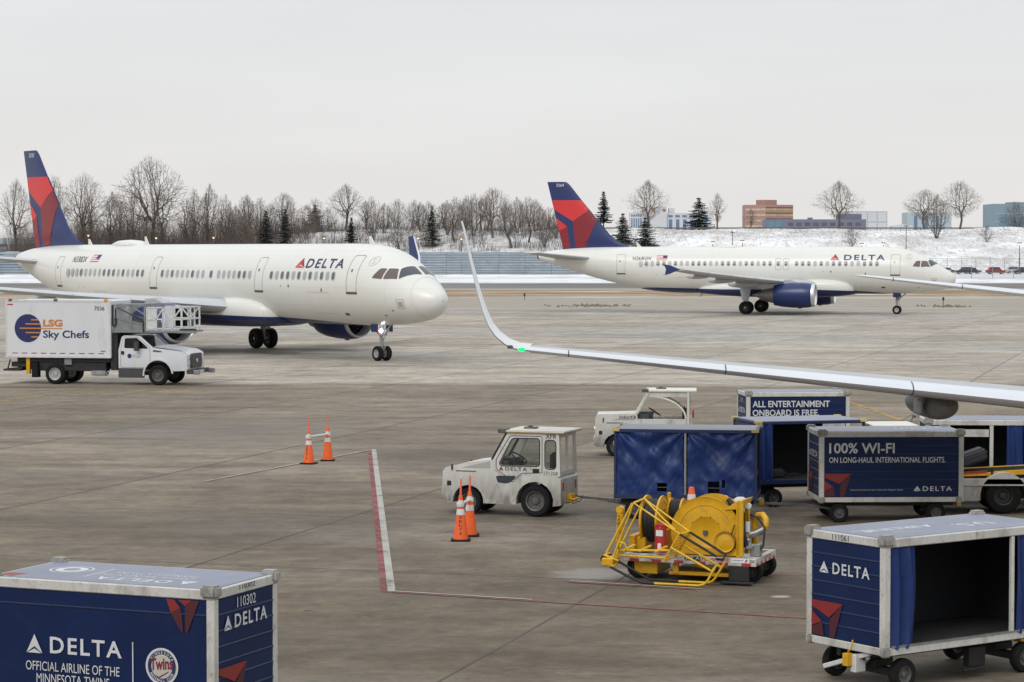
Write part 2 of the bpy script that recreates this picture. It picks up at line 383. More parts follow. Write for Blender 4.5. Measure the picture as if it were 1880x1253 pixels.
# ================================================================== SETTING
def smooth01(t): t = min(1.0, max(0.0, t)); return t * t * (3 - 2 * t)
def hz(X, Y):
    H = 6.0 + 5.8 * smooth01((X + 100) / 45)
    t = smooth01((Y - 600) / 95)
    return H * t + (0.35 * math.sin(X * .11 + Y * .07) + .25 * math.sin(X * .23 - Y * .13 + 1)) * t
def nodes_mat(name, rough=0.9, spec=0.3):
    m = bpy.data.materials.new(name); m.use_nodes = True; t = m.node_tree; b = t.nodes['Principled BSDF']
    b.inputs['Roughness'].default_value = rough; b.inputs['Specular IOR Level'].default_value = spec
    N, L = t.nodes.new, t.links.new
    g = N('ShaderNodeNewGeometry'); pos = g.outputs['Position']
    class K: pass
    k = K(); k.m = m; k.b = b; k.N = N; k.L = L; k.pos = pos
    def noise_(scale, st=(1, 1, 1), detail=6, rgh=0.6, off=(0, 0, 0), rot=0.0, vec=None):
        mp_ = N('ShaderNodeMapping'); mp_.inputs['Scale'].default_value = st; mp_.inputs['Location'].default_value = off
        mp_.inputs['Rotation'].default_value = (0, 0, rot); L(vec or pos, mp_.inputs[0])
        n = N('ShaderNodeTexNoise'); n.inputs['Scale'].default_value = scale; n.inputs['Detail'].default_value = detail; n.inputs['Roughness'].default_value = rgh
        L(mp_.outputs[0], n.inputs['Vector']); return n.outputs['Fac']
    def rng(f, a, bb, lo=0.0, hi=1.0):
        x = N('ShaderNodeMapRange'); L(f, x.inputs[0]); x.inputs[1].default_value = a; x.inputs[2].default_value = bb
        x.inputs[3].default_value = lo; x.inputs[4].default_value = hi; return x.outputs[0]
    def mix(f, a, c):
        x = N('ShaderNodeMixRGB')
        if isinstance(f, float): x.inputs[0].default_value = f
        else: L(f, x.inputs[0])
        for q, s_ in ((a, 1), (c, 2)):
            if isinstance(q, tuple): x.inputs[s_].default_value = (*q, 1)
            else: L(q, x.inputs[s_])
        return x.outputs[0]
    def math_(op, a, c):
        x = N('ShaderNodeMath'); x.operation = op
        for q, s_ in ((a, 0), (c, 1)):
            if isinstance(q, (int, float)): x.inputs[s_].default_value = q
            else: L(q, x.inputs[s_])
        return x.outputs[0]
    k.noise = noise_; k.rng = rng; k.mix = mix; k.math = math_
    sxyz = N('ShaderNodeSeparateXYZ'); L(pos, sxyz.inputs[0]); k.x, k.y, k.z = sxyz.outputs
    def out(c, bump=None, dist=0.05, strength=0.5):
        L(c, b.inputs['Base Color'])
        if bump is not None:
            bp = N('ShaderNodeBump'); bp.inputs['Strength'].default_value = strength; bp.inputs['Distance'].default_value = dist
            L(bump, bp.inputs['Height']); L(bp.outputs[0], b.inputs['Normal'])
        MATS[name] = m; return m
    k.out = out
    return k
# --- snow / frozen field (the sheet that reaches the horizon)
k = nodes_mat('snow_field', 0.75)
c = k.mix(k.rng(k.noise(0.05, (1, 0.35, 1), 8, 0.7), 0.50, 0.64), (0.60, 0.61, 0.63), (0.36, 0.33, 0.29))
c = k.mix(k.rng(k.noise(0.6, (1, 0.3, 1), 6), 0.55, 0.75, 0, 0.5), c, (0.50, 0.48, 0.45))
k.out(c)
# --- concrete of the apron: worn slabs, salt film, rubber and oil
k = nodes_mat('apron_concrete', 0.75, 0.10)
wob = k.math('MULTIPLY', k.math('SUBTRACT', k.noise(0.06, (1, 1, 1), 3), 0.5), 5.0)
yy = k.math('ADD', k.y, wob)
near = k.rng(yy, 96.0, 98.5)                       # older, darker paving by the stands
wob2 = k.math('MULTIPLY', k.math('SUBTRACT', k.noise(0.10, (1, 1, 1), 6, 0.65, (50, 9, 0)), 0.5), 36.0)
painted_vignette = k.rng(k.math('ADD', k.y, wob2), 40.0, 58.0)      # vignette and grazing-view brightening painted into the colour, darker towards the camera
c = k.mix(painted_vignette, (0.150, 0.119, 0.086), (0.240, 0.196, 0.148))
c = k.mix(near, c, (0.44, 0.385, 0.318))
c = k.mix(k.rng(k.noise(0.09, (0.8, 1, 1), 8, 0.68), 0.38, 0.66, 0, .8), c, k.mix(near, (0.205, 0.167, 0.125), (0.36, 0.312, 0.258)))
c = k.mix(k.rng(k.noise(0.13, (0.45, 1, 1), 8, 0.68, (3, 7, 0), 0.15), 0.48, 0.64, 0, 0.7), c, k.mix(near, (0.235, 0.205, 0.170), (0.455, 0.42, 0.37)))   # dried salt
c = k.mix(k.rng(k.noise(0.30, (0.22, 1.2, 1), 8, 0.70, (13, 2, 0), -0.05), 0.48, 0.66, 0, 0.55), c, k.mix(near, (0.100, 0.083, 0.065), (0.205, 0.18, 0.152)))  # rubber drawn out along the lane
wet = k.math('MULTIPLY', k.rng(k.noise(0.05, (0.25, 1, 1), 6, 0.6, (40, 11, 0)), 0.50, 0.60), k.rng(yy, 104, 120))
c = k.mix(k.math('MULTIPLY', wet, 0.7), c, (0.355, 0.353, 0.345))
c = k.mix(k.rng(k.noise(0.45, (0.7, 1, 1), 9, 0.75, (5, 0, 0)), 0.50, 0.72, 0, 0.5), c, (0.092, 0.076, 0.060))
c = k.mix(k.rng(k.noise(1.7, (0.8, 1, 1), 8, 0.75, (21, 4, 0)), 0.57, 0.70, 0, 0.55), c, k.mix(near, (0.27, 0.24, 0.205), (0.45, 0.42, 0.375)))   # pale scuffs
def tone(scale, st, lo, hi, off):
    global c
    v_ = k.N('ShaderNodeVectorMath'); v_.operation = 'SCALE'; k.L(c, v_.inputs[0]); k.L(k.rng(k.noise(scale, st, 8, 0.72, off), 0.30, 0.70, lo, hi), v_.inputs['Scale']); c = v_.outputs[0]
tone(1.15, (0.85, 1, 1), 0.70, 1.26, (8, 3, 0)); tone(0.28, (0.7, 1, 1), 0.78, 1.18, (1, 17, 0)); tone(0.07, (0.6, 1, 1), 0.84, 1.14, (71, 17, 0)); tone(5.5, (0.8, 1, 1), 0.80, 1.18, (4, 4, 0)); tone(30.0, (1, 1, 1), 0.86, 1.13, (0, 0, 0))
def dot(vec, off):
    d_ = k.N('ShaderNodeVectorMath'); d_.operation = 'DOT_PRODUCT'; k.L(k.pos, d_.inputs[0]); d_.inputs[1].default_value = vec
    return k.math('FLOOR', k.math('DIVIDE', k.math('ADD', d_.outputs['Value'], off), 7.6), 0.0)
_a = R(73.6)
cmb = k.N('ShaderNodeCombineXYZ'); k.L(dot((-math.sin(_a), math.cos(_a), 0), -60 * math.cos(_a)), cmb.inputs[0]); k.L(dot((math.cos(_a), math.sin(_a), 0), 0.0), cmb.inputs[1])
wnz = k.N('ShaderNodeTexWhiteNoise'); wnz.noise_dimensions = '3D'; k.L(cmb.outputs[0], wnz.inputs['Vector'])
v_ = k.N('ShaderNodeVectorMath'); v_.operation = 'SCALE'; k.L(c, v_.inputs[0]); k.L(k.rng(wnz.outputs['Value'], 0, 1, 0.90, 1.09), v_.inputs['Scale']); c = v_.outputs[0]      # slabs poured at different times
c = k.mix(k.rng(k.noise(1.9, (1, 1, 1), 3, 0.5, (33, 5, 0)), 0.70, 0.76, 0, 0.75), c, (0.055, 0.046, 0.037))     # oil drips
c = k.mix(k.rng(k.noise(4.2, (1, 1, 1), 4, 0.6, (3, 45, 0)), 0.735, 0.76, 0, 0.7), c, (0.42, 0.40, 0.37))          # scraps of paper and salt
def patch(cx_, cy_, rx, ry, col_, amt):
    global c
    dx = k.math('DIVIDE', k.math('SUBTRACT', k.x, cx_), rx); dy = k.math('DIVIDE', k.math('SUBTRACT', k.y, cy_), ry)
    d2 = k.math('ADD', k.math('MULTIPLY', dx, dx), k.math('MULTIPLY', dy, dy)); nn = k.math('MULTIPLY', k.noise(3.0, (0.6, 1, 1), 8, 0.75, (cx_, 0, 0)), 1.7)
    c = k.mix(k.rng(k.math('ADD', d2, nn), 1.55, 1.0, 0, amt), c, col_)
patch(1.5, 39.9, 1.1, 1.1, (0.27, 0.255, 0.235), 0.8); patch(2.65, 28.3, .5, .3, (0.30, 0.29, 0.27), 0.7); patch(4.3, 37.3, .22, .2, (0.40, 0.38, 0.35), 0.8)
patch(-1.0, 62.0, 5.0, 6.0, (0.085, 0.074, 0.062), 0.5); patch(3.0, 43.0, 3.5, 2.0, (0.07, 0.06, 0.05), 0.45); patch(-6.0, 47.0, 6.0, 5.0, (0.08, 0.069, 0.057), 0.4); patch(-9.0, 72.0, 6.0, 9.0, (0.205, 0.186, 0.163), 0.45)
tr = k.N('ShaderNodeTexWave'); tr.wave_type = 'RINGS'; tr.inputs['Scale'].default_value = 0.05; tr.inputs['Distortion'].default_value = 7.0; tr.inputs['Detail'].default_value = 2.0
mpw = k.N('ShaderNodeMapping'); mpw.inputs['Location'].default_value = (-14, -60, 0); k.L(k.pos, mpw.inputs[0]); k.L(mpw.outputs[0], tr.inputs['Vector'])
c = k.mix(k.math('MULTIPLY', k.rng(tr.outputs['Fac'], 0.93, 1.0), k.rng(k.noise(0.12, (1, 1, 1), 3), 0.45, 0.65, 0, 0.45)), c, (0.068, 0.058, 0.048))   # tyre arcs
rg = k.rng(k.noise(0.3, (0.3, 1, 1), 5), 0.35, 0.7, 0.62, 0.9); k.L(rg, k.b.inputs['Roughness'])
k.out(c, k.noise(18, (1, 1, 1), 5), 0.01, 0.25)
# --- verge between apron and taxiway: salted dirt, brown turf, drifts
k = nodes_mat('verge_dirt', 0.95)
wob = k.math('MULTIPLY', k.math('SUBTRACT', k.noise(0.11, (0.25, 1, 1), 5, 0.65), 0.5), 26.0)
yy = k.math('ADD', k.y, wob)
c = k.mix(k.rng(k.noise(0.5, (0.4, 1, 1), 7, 0.7), 0.35, 0.7), (0.37, 0.335, 0.285), (0.27, 0.235, 0.19))
c = k.mix(k.rng(k.noise(2.2, (0.5, 1, 1), 5, 0.7), 0.5, 0.75, 0, 0.5), c, (0.19, 0.155, 0.115))
turf = k.mix(k.rng(k.noise(0.35, (0.35, 1, 1), 6, 0.7), 0.38, 0.66), (0.31, 0.20, 0.095), (0.19, 0.125, 0.066))
c = k.mix(k.rng(yy, 283, 289), c, turf)
drift = k.math('MULTIPLY', k.rng(k.noise(0.16, (0.16, 1, 1), 6, 0.65, (9, 0, 0)), 0.545, 0.585), k.rng(yy, 268, 282))
c = k.mix(k.math('MULTIPLY', drift, 0.85), c, (0.70, 0.69, 0.67))
c = k.mix(k.rng(yy, 328, 333), c, (0.33, 0.31, 0.285))
k.out(c)
k = nodes_mat('taxiway_asphalt', 0.8)
c = k.mix(k.rng(k.noise(0.08, (0.12, 1, 1), 6), 0.35, 0.7), (0.125, 0.115, 0.105), (0.175, 0.162, 0.148))
c = k.mix(k.rng(k.noise(0.12, (0.1, 1, 1), 5, 0.6, (7, 3, 0)), 0.55, 0.66, 0, 0.6), c, (0.34, 0.33, 0.31))
k.out(c)
k = nodes_mat('drift_snow', 0.7)
c = k.mix(k.rng(k.noise(0.35, (0.4, 1, 1), 7, 0.7), 0.52, 0.66), (0.74, 0.745, 0.76), (0.40, 0.37, 0.33))
k.out(c)
k = nodes_mat('hill_snow', 0.9)
sl = k.noise(0.055, (1, 1, 1), 7, 0.65)
c = k.mix(k.rng(k.noise(0.75, (1.2, 0.35, 0.35), 8, 0.75), 0.50, 0.66, 0, 0.75), (0.80, 0.81, 0.83), (0.24, 0.20, 0.165))
pat = k.rng(sl, 0.42, 0.60)
c = k.mix(k.math('MULTIPLY', pat, 0.52), c, (0.33, 0.29, 0.255))
c = k.mix(k.math('MULTIPLY', k.rng(k.noise(1.6, (1, 0.25, 0.25), 6, 0.7), 0.5, 0.66), k.rng(k.z, 8.5, 11.0)), c, (0.17, 0.125, 0.085))
woodf = k.math('MAXIMUM', k.rng(k.x, -52.0, -66.0), k.math('MULTIPLY', k.rng(k.x, 22.0, 8.0), k.rng(k.noise(0.16, (1, 1, 1), 6, .7), .42, .58, .15, .75)))
c = k.mix(k.math('MULTIPLY', woodf, 0.75), c, (0.20, 0.165, 0.14))
k.out(c)
# ground to the horizon
me = MB().add([(-5000, -80, -0.02), (5000, -80, -0.02), (5000, 8000, -0.02), (-5000, 8000, -0.02)], [(0, 1, 2, 3)])
tag(me.build('ground', 'snow_field', smooth=0), kind='structure')
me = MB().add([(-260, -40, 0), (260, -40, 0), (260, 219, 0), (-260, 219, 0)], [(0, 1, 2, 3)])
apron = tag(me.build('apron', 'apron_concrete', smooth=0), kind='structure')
me = MB().add([(-260, 219, -0.006), (260, 219, -0.006), (260, 346, -0.006), (-260, 346, -0.006)], [(0, 1, 2, 3)])
tag(me.build('grass_verge', 'verge_dirt', smooth=0), kind='structure')
me = MB().add([(-300, 346, -0.004), (300, 346, -0.004), (300, 402, -0.004), (-300, 402, -0.004)], [(0, 1, 2, 3)])
tag(me.build('taxiway', 'taxiway_asphalt', smooth=0), kind='structure')
# pale concrete edge strip along the apron
me = MB().add([(-260, 222.5, 0.004), (260, 222.5, 0.004), (260, 226, 0.004), (-260, 226, 0.004)], [(0, 1, 2, 3)])
paint('edge_strip', (0.40, 0.38, 0.345), 0.8, var=0.3, vscale=0.15, world_co=True, stretch=(0.2, 1, 1))
tag(me.build('apron_edge', 'edge_strip', smooth=0), kind='structure')
# sealed slab joints on the apron
paint('joint_seal', (0.105, 0.090, 0.074), 0.8, var=0.5, vscale=0.25, world_co=True)
ju = Vector((math.cos(R(73.6)), math.sin(R(73.6)), 0)); jn = Vector((-ju.y, ju.x, 0))
jme = MB().add([(0, -0.035, 0), (1, -0.035, 0), (1, 0.035, 0), (0, 0.035, 0)], [(0, 1, 2, 3)])
jmesh = mesh_from('slab_joint', jme.v, jme.f, jme.m, 'joint_seal', smooth=0)
rj = random.Random(4)
def joint(a, ang, ln, w=1.0):
    o = link('slab_joint', jmesh, apron); o.location = (a[0], a[1], 0.0045 if ang > 1.2 else 0.003); o.rotation_euler = (0, 0, ang); o.scale = (ln, w, 1)
for i in range(-9, 14):                    # along the lane's slant
    base = Vector((0, 60, 0)) - jn * (i * 7.6)
    t0 = (24 - base.y) / ju.y
    joint(base + ju * t0, R(73.6), (212 - 24) / ju.y, 0.55)
for i in range(5, 26):                     # across it
    d = i * 7.6; q = ju * d
    joint(q + jn * 70, R(73.6 - 90), 150, 0.30)
# painted lines
paint('line_red', (0.27, 0.062, 0.062), 0.7, var=0.35, vscale=1.6, dirt=0.3, dcol=(0.13, 0.10, 0.085), dscale=2.0)
paint('line_white', (0.42, 0.40, 0.36), 0.7, var=0.25, vscale=1.2, dirt=0.35, dcol=(0.15, 0.13, 0.11), dscale=2.2)
paint('line_yellow', (0.44, 0.26, 0.055), 0.7, var=0.3, vscale=1.2, dirt=0.4, dcol=(0.15, 0.12, 0.09), dscale=1.5)
def worn(name, lo, hi):
    m = MATS[name]; t = m.node_tree; N, L = t.nodes.new, t.links.new; b_ = t.nodes['Principled BSDF']; o = t.nodes['Material Output']
    g = N('ShaderNodeNewGeometry'); n1 = N('ShaderNodeTexNoise'); n1.inputs['Scale'].default_value = 1.3; n1.inputs['Detail'].default_value = 9; n1.inputs['Roughness'].default_value = .75
    L(g.outputs['Position'], n1.inputs['Vector']); r_ = N('ShaderNodeMapRange'); L(n1.outputs['Fac'], r_.inputs[0]); r_.inputs[1].default_value = lo; r_.inputs[2].default_value = hi
    tr_ = N('ShaderNodeBsdfTransparent'); ms = N('ShaderNodeMixShader'); L(r_.outputs[0], ms.inputs[0]); L(tr_.outputs[0], ms.inputs[1]); L(b_.outputs[0], ms.inputs[2]); L(ms.outputs[0], o.inputs['Surface'])
for n_ in ('line_red', 'line_yellow'): worn(n_, .33, .52)
worn('line_white', .31, .46)
def strip(a, b, w0, w1, mat, side=0.0, z=0.008, n=1):
    """ground stripe from a to b; w0..w1: band across, measured to the right of a->b"""
    a = Vector((a[0], a[1], 0)); b = Vector((b[0], b[1], 0)); d = (b - a).normalized(); r_ = Vector((d.y, -d.x, 0))
    vs_ = [a + r_ * w0, a + r_ * w1, b + r_ * w1, b + r_ * w0]
    mb = MB().add([(p.x, p.y, z) for p in vs_], [(0, 1, 2, 3)])
    return tag(mb.build('ground_line', mat, smooth=0), kind='structure')
TL, BL = (-3.91, 65.0), (-2.02, 37.8)
strip(TL, BL, 0.0, 0.108, 'line_red'); strip(TL, BL, -0.13, -0.003, 'line_white')
strip((-2.10, 37.78), (4.5, 35.0), -0.03, 0.03, 'line_red', z=0.012); strip((-2.02, 37.83), (0.3, 36.87), -0.09, -0.03, 'line_white', z=0.010)
strip((-7.4, 55.9), (-3.83, 65.1), -0.035, 0.035, 'line_white', z=0.012)
strip((-7.35, 55.95), (-3.93, 64.8), 0.035, 0.075, 'line_red', z=0.010)
strip((0.95, 38.9), (3.0, 38.0), -0.03, 0.04, 'line_red', z=0.012); strip((0.95, 38.98), (3.1, 38.05), -0.09, -0.03, 'line_white', z=0.010)
strip((4.0, 39.9), (6.2, 39.5), -0.03, 0.03, 'line_red', z=0.010)
strip((-19.5, 83.5), (-16.4, 94.6), -0.07, 0.07, 'line_yellow')
strip((-16.5, 94.1), (-15.4, 93.7), -0.05, 0.05, 'line_yellow', z=0.012); strip((-15.6, 93.9), (-12.5, 93.2), -0.05, 0.05, 'line_yellow')
strip((12.3, 87.0), (12.7, 76.0), -0.10, 0.10, 'line_yellow'); strip((12.4, 85.6), (14.1, 85.2), -0.07, 0.07, 'line_yellow', z=0.012)
# snow bank along the far edge of the taxiway: a low uneven ridge
rb = random.Random(2)
def ridge(name, x0, x1, y, w, h, mat, nx=160, ny=7, seed=0.0):
    mb = MB(); vs_ = []; fs = []
    for i in range(nx + 1):
        X = x0 + (x1 - x0) * i / nx
        n1 = noise.noise(Vector((X * .05, seed, 0))) * 0.5 + noise.noise(Vector((X * .22, seed + 5, 0))) * 0.5
        hh = max(0.02, h * (0.75 + 0.9 * n1)); off = 3.0 * noise.noise(Vector((X * .04, seed + 9, 0)))
        for j in range(ny + 1):
            t = j / ny; z = hh * math.sin(math.pi * t) ** 0.8 if 0 < t < 1 else -0.03
            vs_.append((X, y + off + (t - .5) * w, z))
    for i in range(nx):
        for j in range(ny):
            a = i * (ny + 1) + j; fs.append((a, a + ny + 1, a + ny + 2, a + 1))
    return tag(mb.add(vs_, fs).build(name, mat, smooth=60), kind='structure')
ridge('snow_bank', -190, 85, 432, 34, 0.45, 'drift_snow', seed=1.0)
ridge('snow_bank', -190, 60, 505, 20, 0.55, 'drift_snow', seed=6.0)
ridge('snow_bank', 66, 190, 425, 14, 0.35, 'drift_snow', seed=3.0)
# clods and dead tufts scraped up at the apron's edge
mb = MB(); rc = random.Random(12)
for _ in range(110):
    q = rc.gauss(0, 1); X = 8.2 + q * 1.9; Y = 235 + rc.gauss(0, 2.6); s_ = rc.uniform(.06, .22)
    mb.add([(X - s_, Y, 0), (X + s_, Y - s_ * .4, 0), (X + s_ * .2, Y + s_, 0), (X + rc.uniform(-.2, .2), Y, s_ * rc.uniform(.5, 1.3))], [(0, 1, 3), (1, 2, 3), (2, 0, 3)])
for _ in range(50):
    X = 43 + rc.gauss(0, 1.2); Y = 232 + rc.gauss(0, 1.6); s_ = rc.uniform(.06, .22)
    mb.add([(X - s_, Y, 0), (X + s_, Y - s_ * .4, 0), (X + s_ * .2, Y + s_, 0), (X, Y, s_)], [(0, 1, 3), (1, 2, 3), (2, 0, 3)])
paint('clod', (0.19, 0.165, 0.135), 0.95)
tag(mb.build('frozen_clods', 'clod', smooth=0), 'dark frozen clods scraped up along the apron edge', 'debris', kind='stuff')
# embankment and plateau behind it
vs_ = []; fs = []
xs = [-420 + i * 4.0 for i in range(211)]; ys = [585 + j * 3.0 for j in range(46)] + [760, 860, 1000, 1300, 2200]
for X in xs:
    for Y in ys:
        z = hz(X, Y) + (0.28 * noise.noise(Vector((X * .3, Y * .3, 0))) + 0.5 * noise.noise(Vector((X * .06, Y * .06, 3)))) * smooth01((Y - 600) / 40)
        if Y > 730: z = hz(X, 730) - 0.2
        if Y < 590: z = -0.3
        vs_.append((X, Y, z))
ny = len(ys)
for i in range(len(xs) - 1):
    for j in range(ny - 1):
        a = i * ny + j; fs.append((a, a + ny, a + ny + 1, a + 1))
tag(MB().add(vs_, fs).build('snowy_embankment', 'hill_snow', smooth=60), kind='structure')
# dark line of the crash rail along the top
mb = MB()
for i in range(0, 190, 6):
    X = 20 + i; z = hz(X, 700)
    mb.box(X - .07, X + .07, 699.9, 700.1, z - .3, z + .75, 0)
mb.box(20, 206, 699.80, 699.88, hz(100, 700) + .25, hz(100, 700) + .62, 0)

tag(mb.build('guard_rail', 'rail_dark', smooth=0), 'long dark guard rail along the top of the snowy embankment', 'guard rail')
# ------------------------------------------------------------------ jet blast fence
paint('fence_slat', (0.20, 0.255, 0.305), 0.5, metal=0.2, var=0.2, vscale=0.5)
paint('fence_snow', (0.78, 0.79, 0.80), 0.8)
bf = thing('blast_fence', 'long blue grey jet blast fence of level slats with snow on them', 'fence', (0, 536, 0))
mb = MB()
for r_ in range(9):
    z0 = 0.15 + r_ * 0.58
    mb.add([(0.005, 0.0, z0), (5.995, 0.0, z0), (5.995, 0.22, z0 + .50), (0.005, 0.22, z0 + .50), (0.005, 0.06, z0), (5.995, 0.06, z0), (5.995, 0.28, z0 + .50), (0.005, 0.28, z0 + .50)],
           [(0, 1, 2, 3), (7, 6, 5, 4), (3, 2, 6, 7), (0, 4, 5, 1), (0, 3, 7, 4), (1, 5, 6, 2)], 0)
    if r_ in (5, 6, 7, 8):
        a = 0.2 + 0.5 * (r_ % 3)
        mb.box(a, 5.8 - (r_ * 1.7) % 2.0, 0.20, 0.34, z0 + .47, z0 + .56, 1)
pm = mesh_from('slat_panel', mb.v, mb.f, mb.m, ['fence_slat', 'fence_snow'], smooth=0)
mb = MB().box(-.08, .08, .35, .6, 0, 5.2).bar((0, .5, 4.6), (0, 2.6, 0), .14)
pp = mesh_from('post', mb.v, mb.f, mb.m, 'rail_dark', smooth=0)
for i in range(35):
    o = link('slat_panel', pm, bf, (-165 + i * 6.0, 0, 0)); o.scale = (1, 1, 1)
    if i % 2: o.rotation_euler = (0, 0, 0); o.scale = (-1, 1, 1); o.location.x += 6.0
    link('post', pp, bf, (-165 + i * 6.0, 0, 0))
# ------------------------------------------------------------------ chain link fences by the car park
paint('galv', (0.27, 0.27, 0.275), 0.5, metal=0.4)
def chain(x0, x1, y, h, step, label):
    t = thing('chain_link_fence', label, 'fence', (x0, y, 0))
    pm_ = MB().tube([(0, 0, 0), (0, 0, h + .25)], .06, 6); pmesh = mesh_from('post', pm_.v, pm_.f, pm_.m, 'galv', smooth=40)
    n = int((x1 - x0) / step)
    for i in range(n + 1): link('post', pmesh, t, (i * step, 0, 0))
    mb_ = MB()
    for z in (0.1, h * .5, h): mb_.tube([(0, 0, z), (n * step, 0, z)], .035 if z > 1 else .02, 5)
    q = 0.0
    while q < n * step:
        mb_.bar((q, 0, .1), (min(q + h, n * step), 0, h), .012); mb_.bar((q, 0, h), (min(q + h, n * step), 0, .1), .012); q += 0.55
    mb_.build('wire_mesh', 'galv', t, smooth=0)
chain(84, 140, 588, 3.6, 3.6, 'tall chain link fence on posts behind the parked cars')
chain(88, 140, 470, 2.3, 4.2, 'low chain link fence in front of the parked cars')

# ================================================================== TREES
paint('bark', (0.135, 0.115, 0.10), 0.9, var=0.3, vscale=1.5)
paint('bark_dark', (0.075, 0.064, 0.058), 0.9, var=0.3, vscale=1.5)
paint('twig', (0.185, 0.150, 0.125), 0.9, var=0.25, vscale=0.3)
paint('twig_dark', (0.125, 0.100, 0.086), 0.9, var=0.25, vscale=0.3)
paint('needle', (0.016, 0.026, 0.020), 0.8, var=0.35, vscale=0.8)
paint('scrub', (0.125, 0.102, 0.09), 0.95, var=0.3, vscale=0.2, world_co=True)
def seg3(mb, a, b, r0, r1):
    d = (b - a)
    if d.length < 1e-5: return
    d.normalize(); u = Vector((0, 0, 1)) if abs(d.z) < .9 else Vector((1, 0, 0)); x = d.cross(u).normalized(); y = x.cross(d)
    n = 5 if r0 > .09 else 3
    vs_ = []
    for p, r_ in ((a, r0), (b, r1)):
        for q in range(n):
            w = 2 * math.pi * q / n; vs_.append(p + (x * math.cos(w) + y * math.sin(w)) * r_)
    mb.add(vs_, [(q, (q + 1) % n, n + (q + 1) % n, n + q) for q in range(n)])
def bare_tree(seed, h=15.0, w=14.0, fork=0.22, n=800, stems=1, thick=1.0, twig=0.020, vase=0.75, twigs=5, low=0.25):
    """leafless tree: limbs run out to points spread through the crown's volume and split on the way"""
    rr = random.Random(seed); tr_, cr_ = MB(), MB()
    T_ = []
    ph = [rr.uniform(0, 6.28) for _ in range(6)]
    while len(T_) < n:
        z = rr.uniform(low, 1.0); u = (z - low) / (1 - low)
        prof = (math.sin(math.pi * min(1, u ** vase * .93 + .07)) ** .62) * (.35 + .65 * min(1, u * 2.2))
        a = rr.uniform(0, 6.283); lump = 1 + .16 * math.sin(3 * a + ph[0] + 3 * u) + .12 * math.sin(5 * a + ph[1] - 4 * u)
        q = rr.random() ** .42 * prof * lump
        T_.append(Vector((w / 2 * q * math.cos(a), w / 2 * q * math.sin(a), h * z * (1 + .05 * math.sin(2 * a + ph[2])))))
    def rad(m_): return max(twig, h * .0235 * thick * (m_ / n) ** .46)
    def grow(p, tg, lv):
        m_ = len(tg)
        if m_ == 1:
            e = tg[0]; mid = (p + e) / 2 + Vector((rr.gauss(0, .06), rr.gauss(0, .06), rr.gauss(.04, .06))) * (e - p).length
            seg3(cr_, p, mid, twig, twig * .9); seg3(cr_, mid, e, twig * .9, twig * .6)
            d = (e - p).normalized(); L = h * .055
            for _ in range(twigs):
                b0 = mid + (e - mid) * rr.uniform(0, 1); k_ = b0 + (d + Vector((rr.gauss(0, .45), rr.gauss(0, .45), rr.gauss(.12, .35)))).normalized() * L * rr.uniform(.5, 1.2)
                sd = Vector((rr.gauss(0, 1), rr.gauss(0, 1), rr.gauss(0, 1))).normalized() * twig * .75
                cr_.add([b0 - sd, b0 + sd, k_], [(0, 1, 2)])
            return
        c_ = sum(tg, Vector()) / m_
        f_ = rr.uniform(.26, .40) if m_ > 12 else rr.uniform(.40, .6)
        q = p + (c_ - p) * f_; q += Vector((rr.gauss(0, 1), rr.gauss(0, 1), rr.gauss(0, .7))) * (c_ - p).length * .035
        seg3(tr_ if m_ > n * .04 else cr_, p, q, rad(m_), rad(m_ * .9))
        d = (c_ - p).normalized(); best = None
        for _ in range(5):
            ax = d.cross(Vector((rr.gauss(0, 1), rr.gauss(0, 1), rr.gauss(0, 1)))).normalized(); vals = [(t_ - c_).dot(ax) for t_ in tg]; var = sum(x * x for x in vals)
            if best is None or var > best[0]: best = (var, ax, vals)
        med = sorted(best[2])[int(m_ * rr.uniform(.35, .65))]
        A = [t_ for t_, x in zip(tg, best[2]) if x < med]; B_ = [t_ for t_, x in zip(tg, best[2]) if x >= med]
        for g_ in (A, B_):
            if g_: grow(q, g_, lv + 1)
    if stems == 1:
        base = Vector((rr.gauss(0, .02) * h, rr.gauss(0, .02) * h, h * fork)); seg3(tr_, Vector((0, 0, -.4)), base * .5, rad(n) * 1.25, rad(n) * 1.05); seg3(tr_, base * .5, base, rad(n) * 1.05, rad(n)); grow(base, T_, 0)
    else:
        T_.sort(key=lambda p: math.atan2(p.y, p.x)); k_ = len(T_) // stems
        for s_ in range(stems):
            g_ = T_[s_ * k_:(s_ + 1) * k_]; a = 6.283 * (s_ + .5) / stems - math.pi; b0 = Vector((math.cos(a) * .25, math.sin(a) * .25, -.3)); b1 = Vector((math.cos(a) * h * .05, math.sin(a) * h * .05, h * fork * .6)); seg3(tr_, b0, b1, rad(len(g_)) * 1.2, rad(len(g_))); grow(b1, g_, 0)
    return tr_, cr_
TREE = {}
def tree_kind(key, bark, twg, **kw):
    t_, c_ = bare_tree(**kw)
    TREE[key] = (mesh_from('trunk', t_.v, t_.f, t_.m, bark, smooth=60), mesh_from('crown', c_.v, c_.f, c_.m, twg, smooth=0), kw['h'], kw['w'])
tree_kind('round', 'bark', 'twig', seed=3, h=15, w=15, fork=.20, n=900, vase=.8)
tree_kind('round2', 'bark', 'twig', seed=8, h=15, w=15, fork=.18, n=900, vase=.7)
tree_kind('slim', 'bark', 'twig', seed=14, h=14, w=9, fork=.24, n=420, vase=.9)
tree_kind('slim2', 'bark', 'twig', seed=29, h=14, w=9, fork=.18, n=420, vase=.7)
tree_kind('tall', 'bark_dark', 'twig', seed=21, h=25, w=20, fork=.20, n=800, vase=.85, thick=.95, twig=.030, low=.28)
tree_kind('tall2', 'bark_dark', 'twig', seed=33, h=22, w=13, fork=.22, n=480, vase=1.0, thick=.8, twig=.030, low=.2)
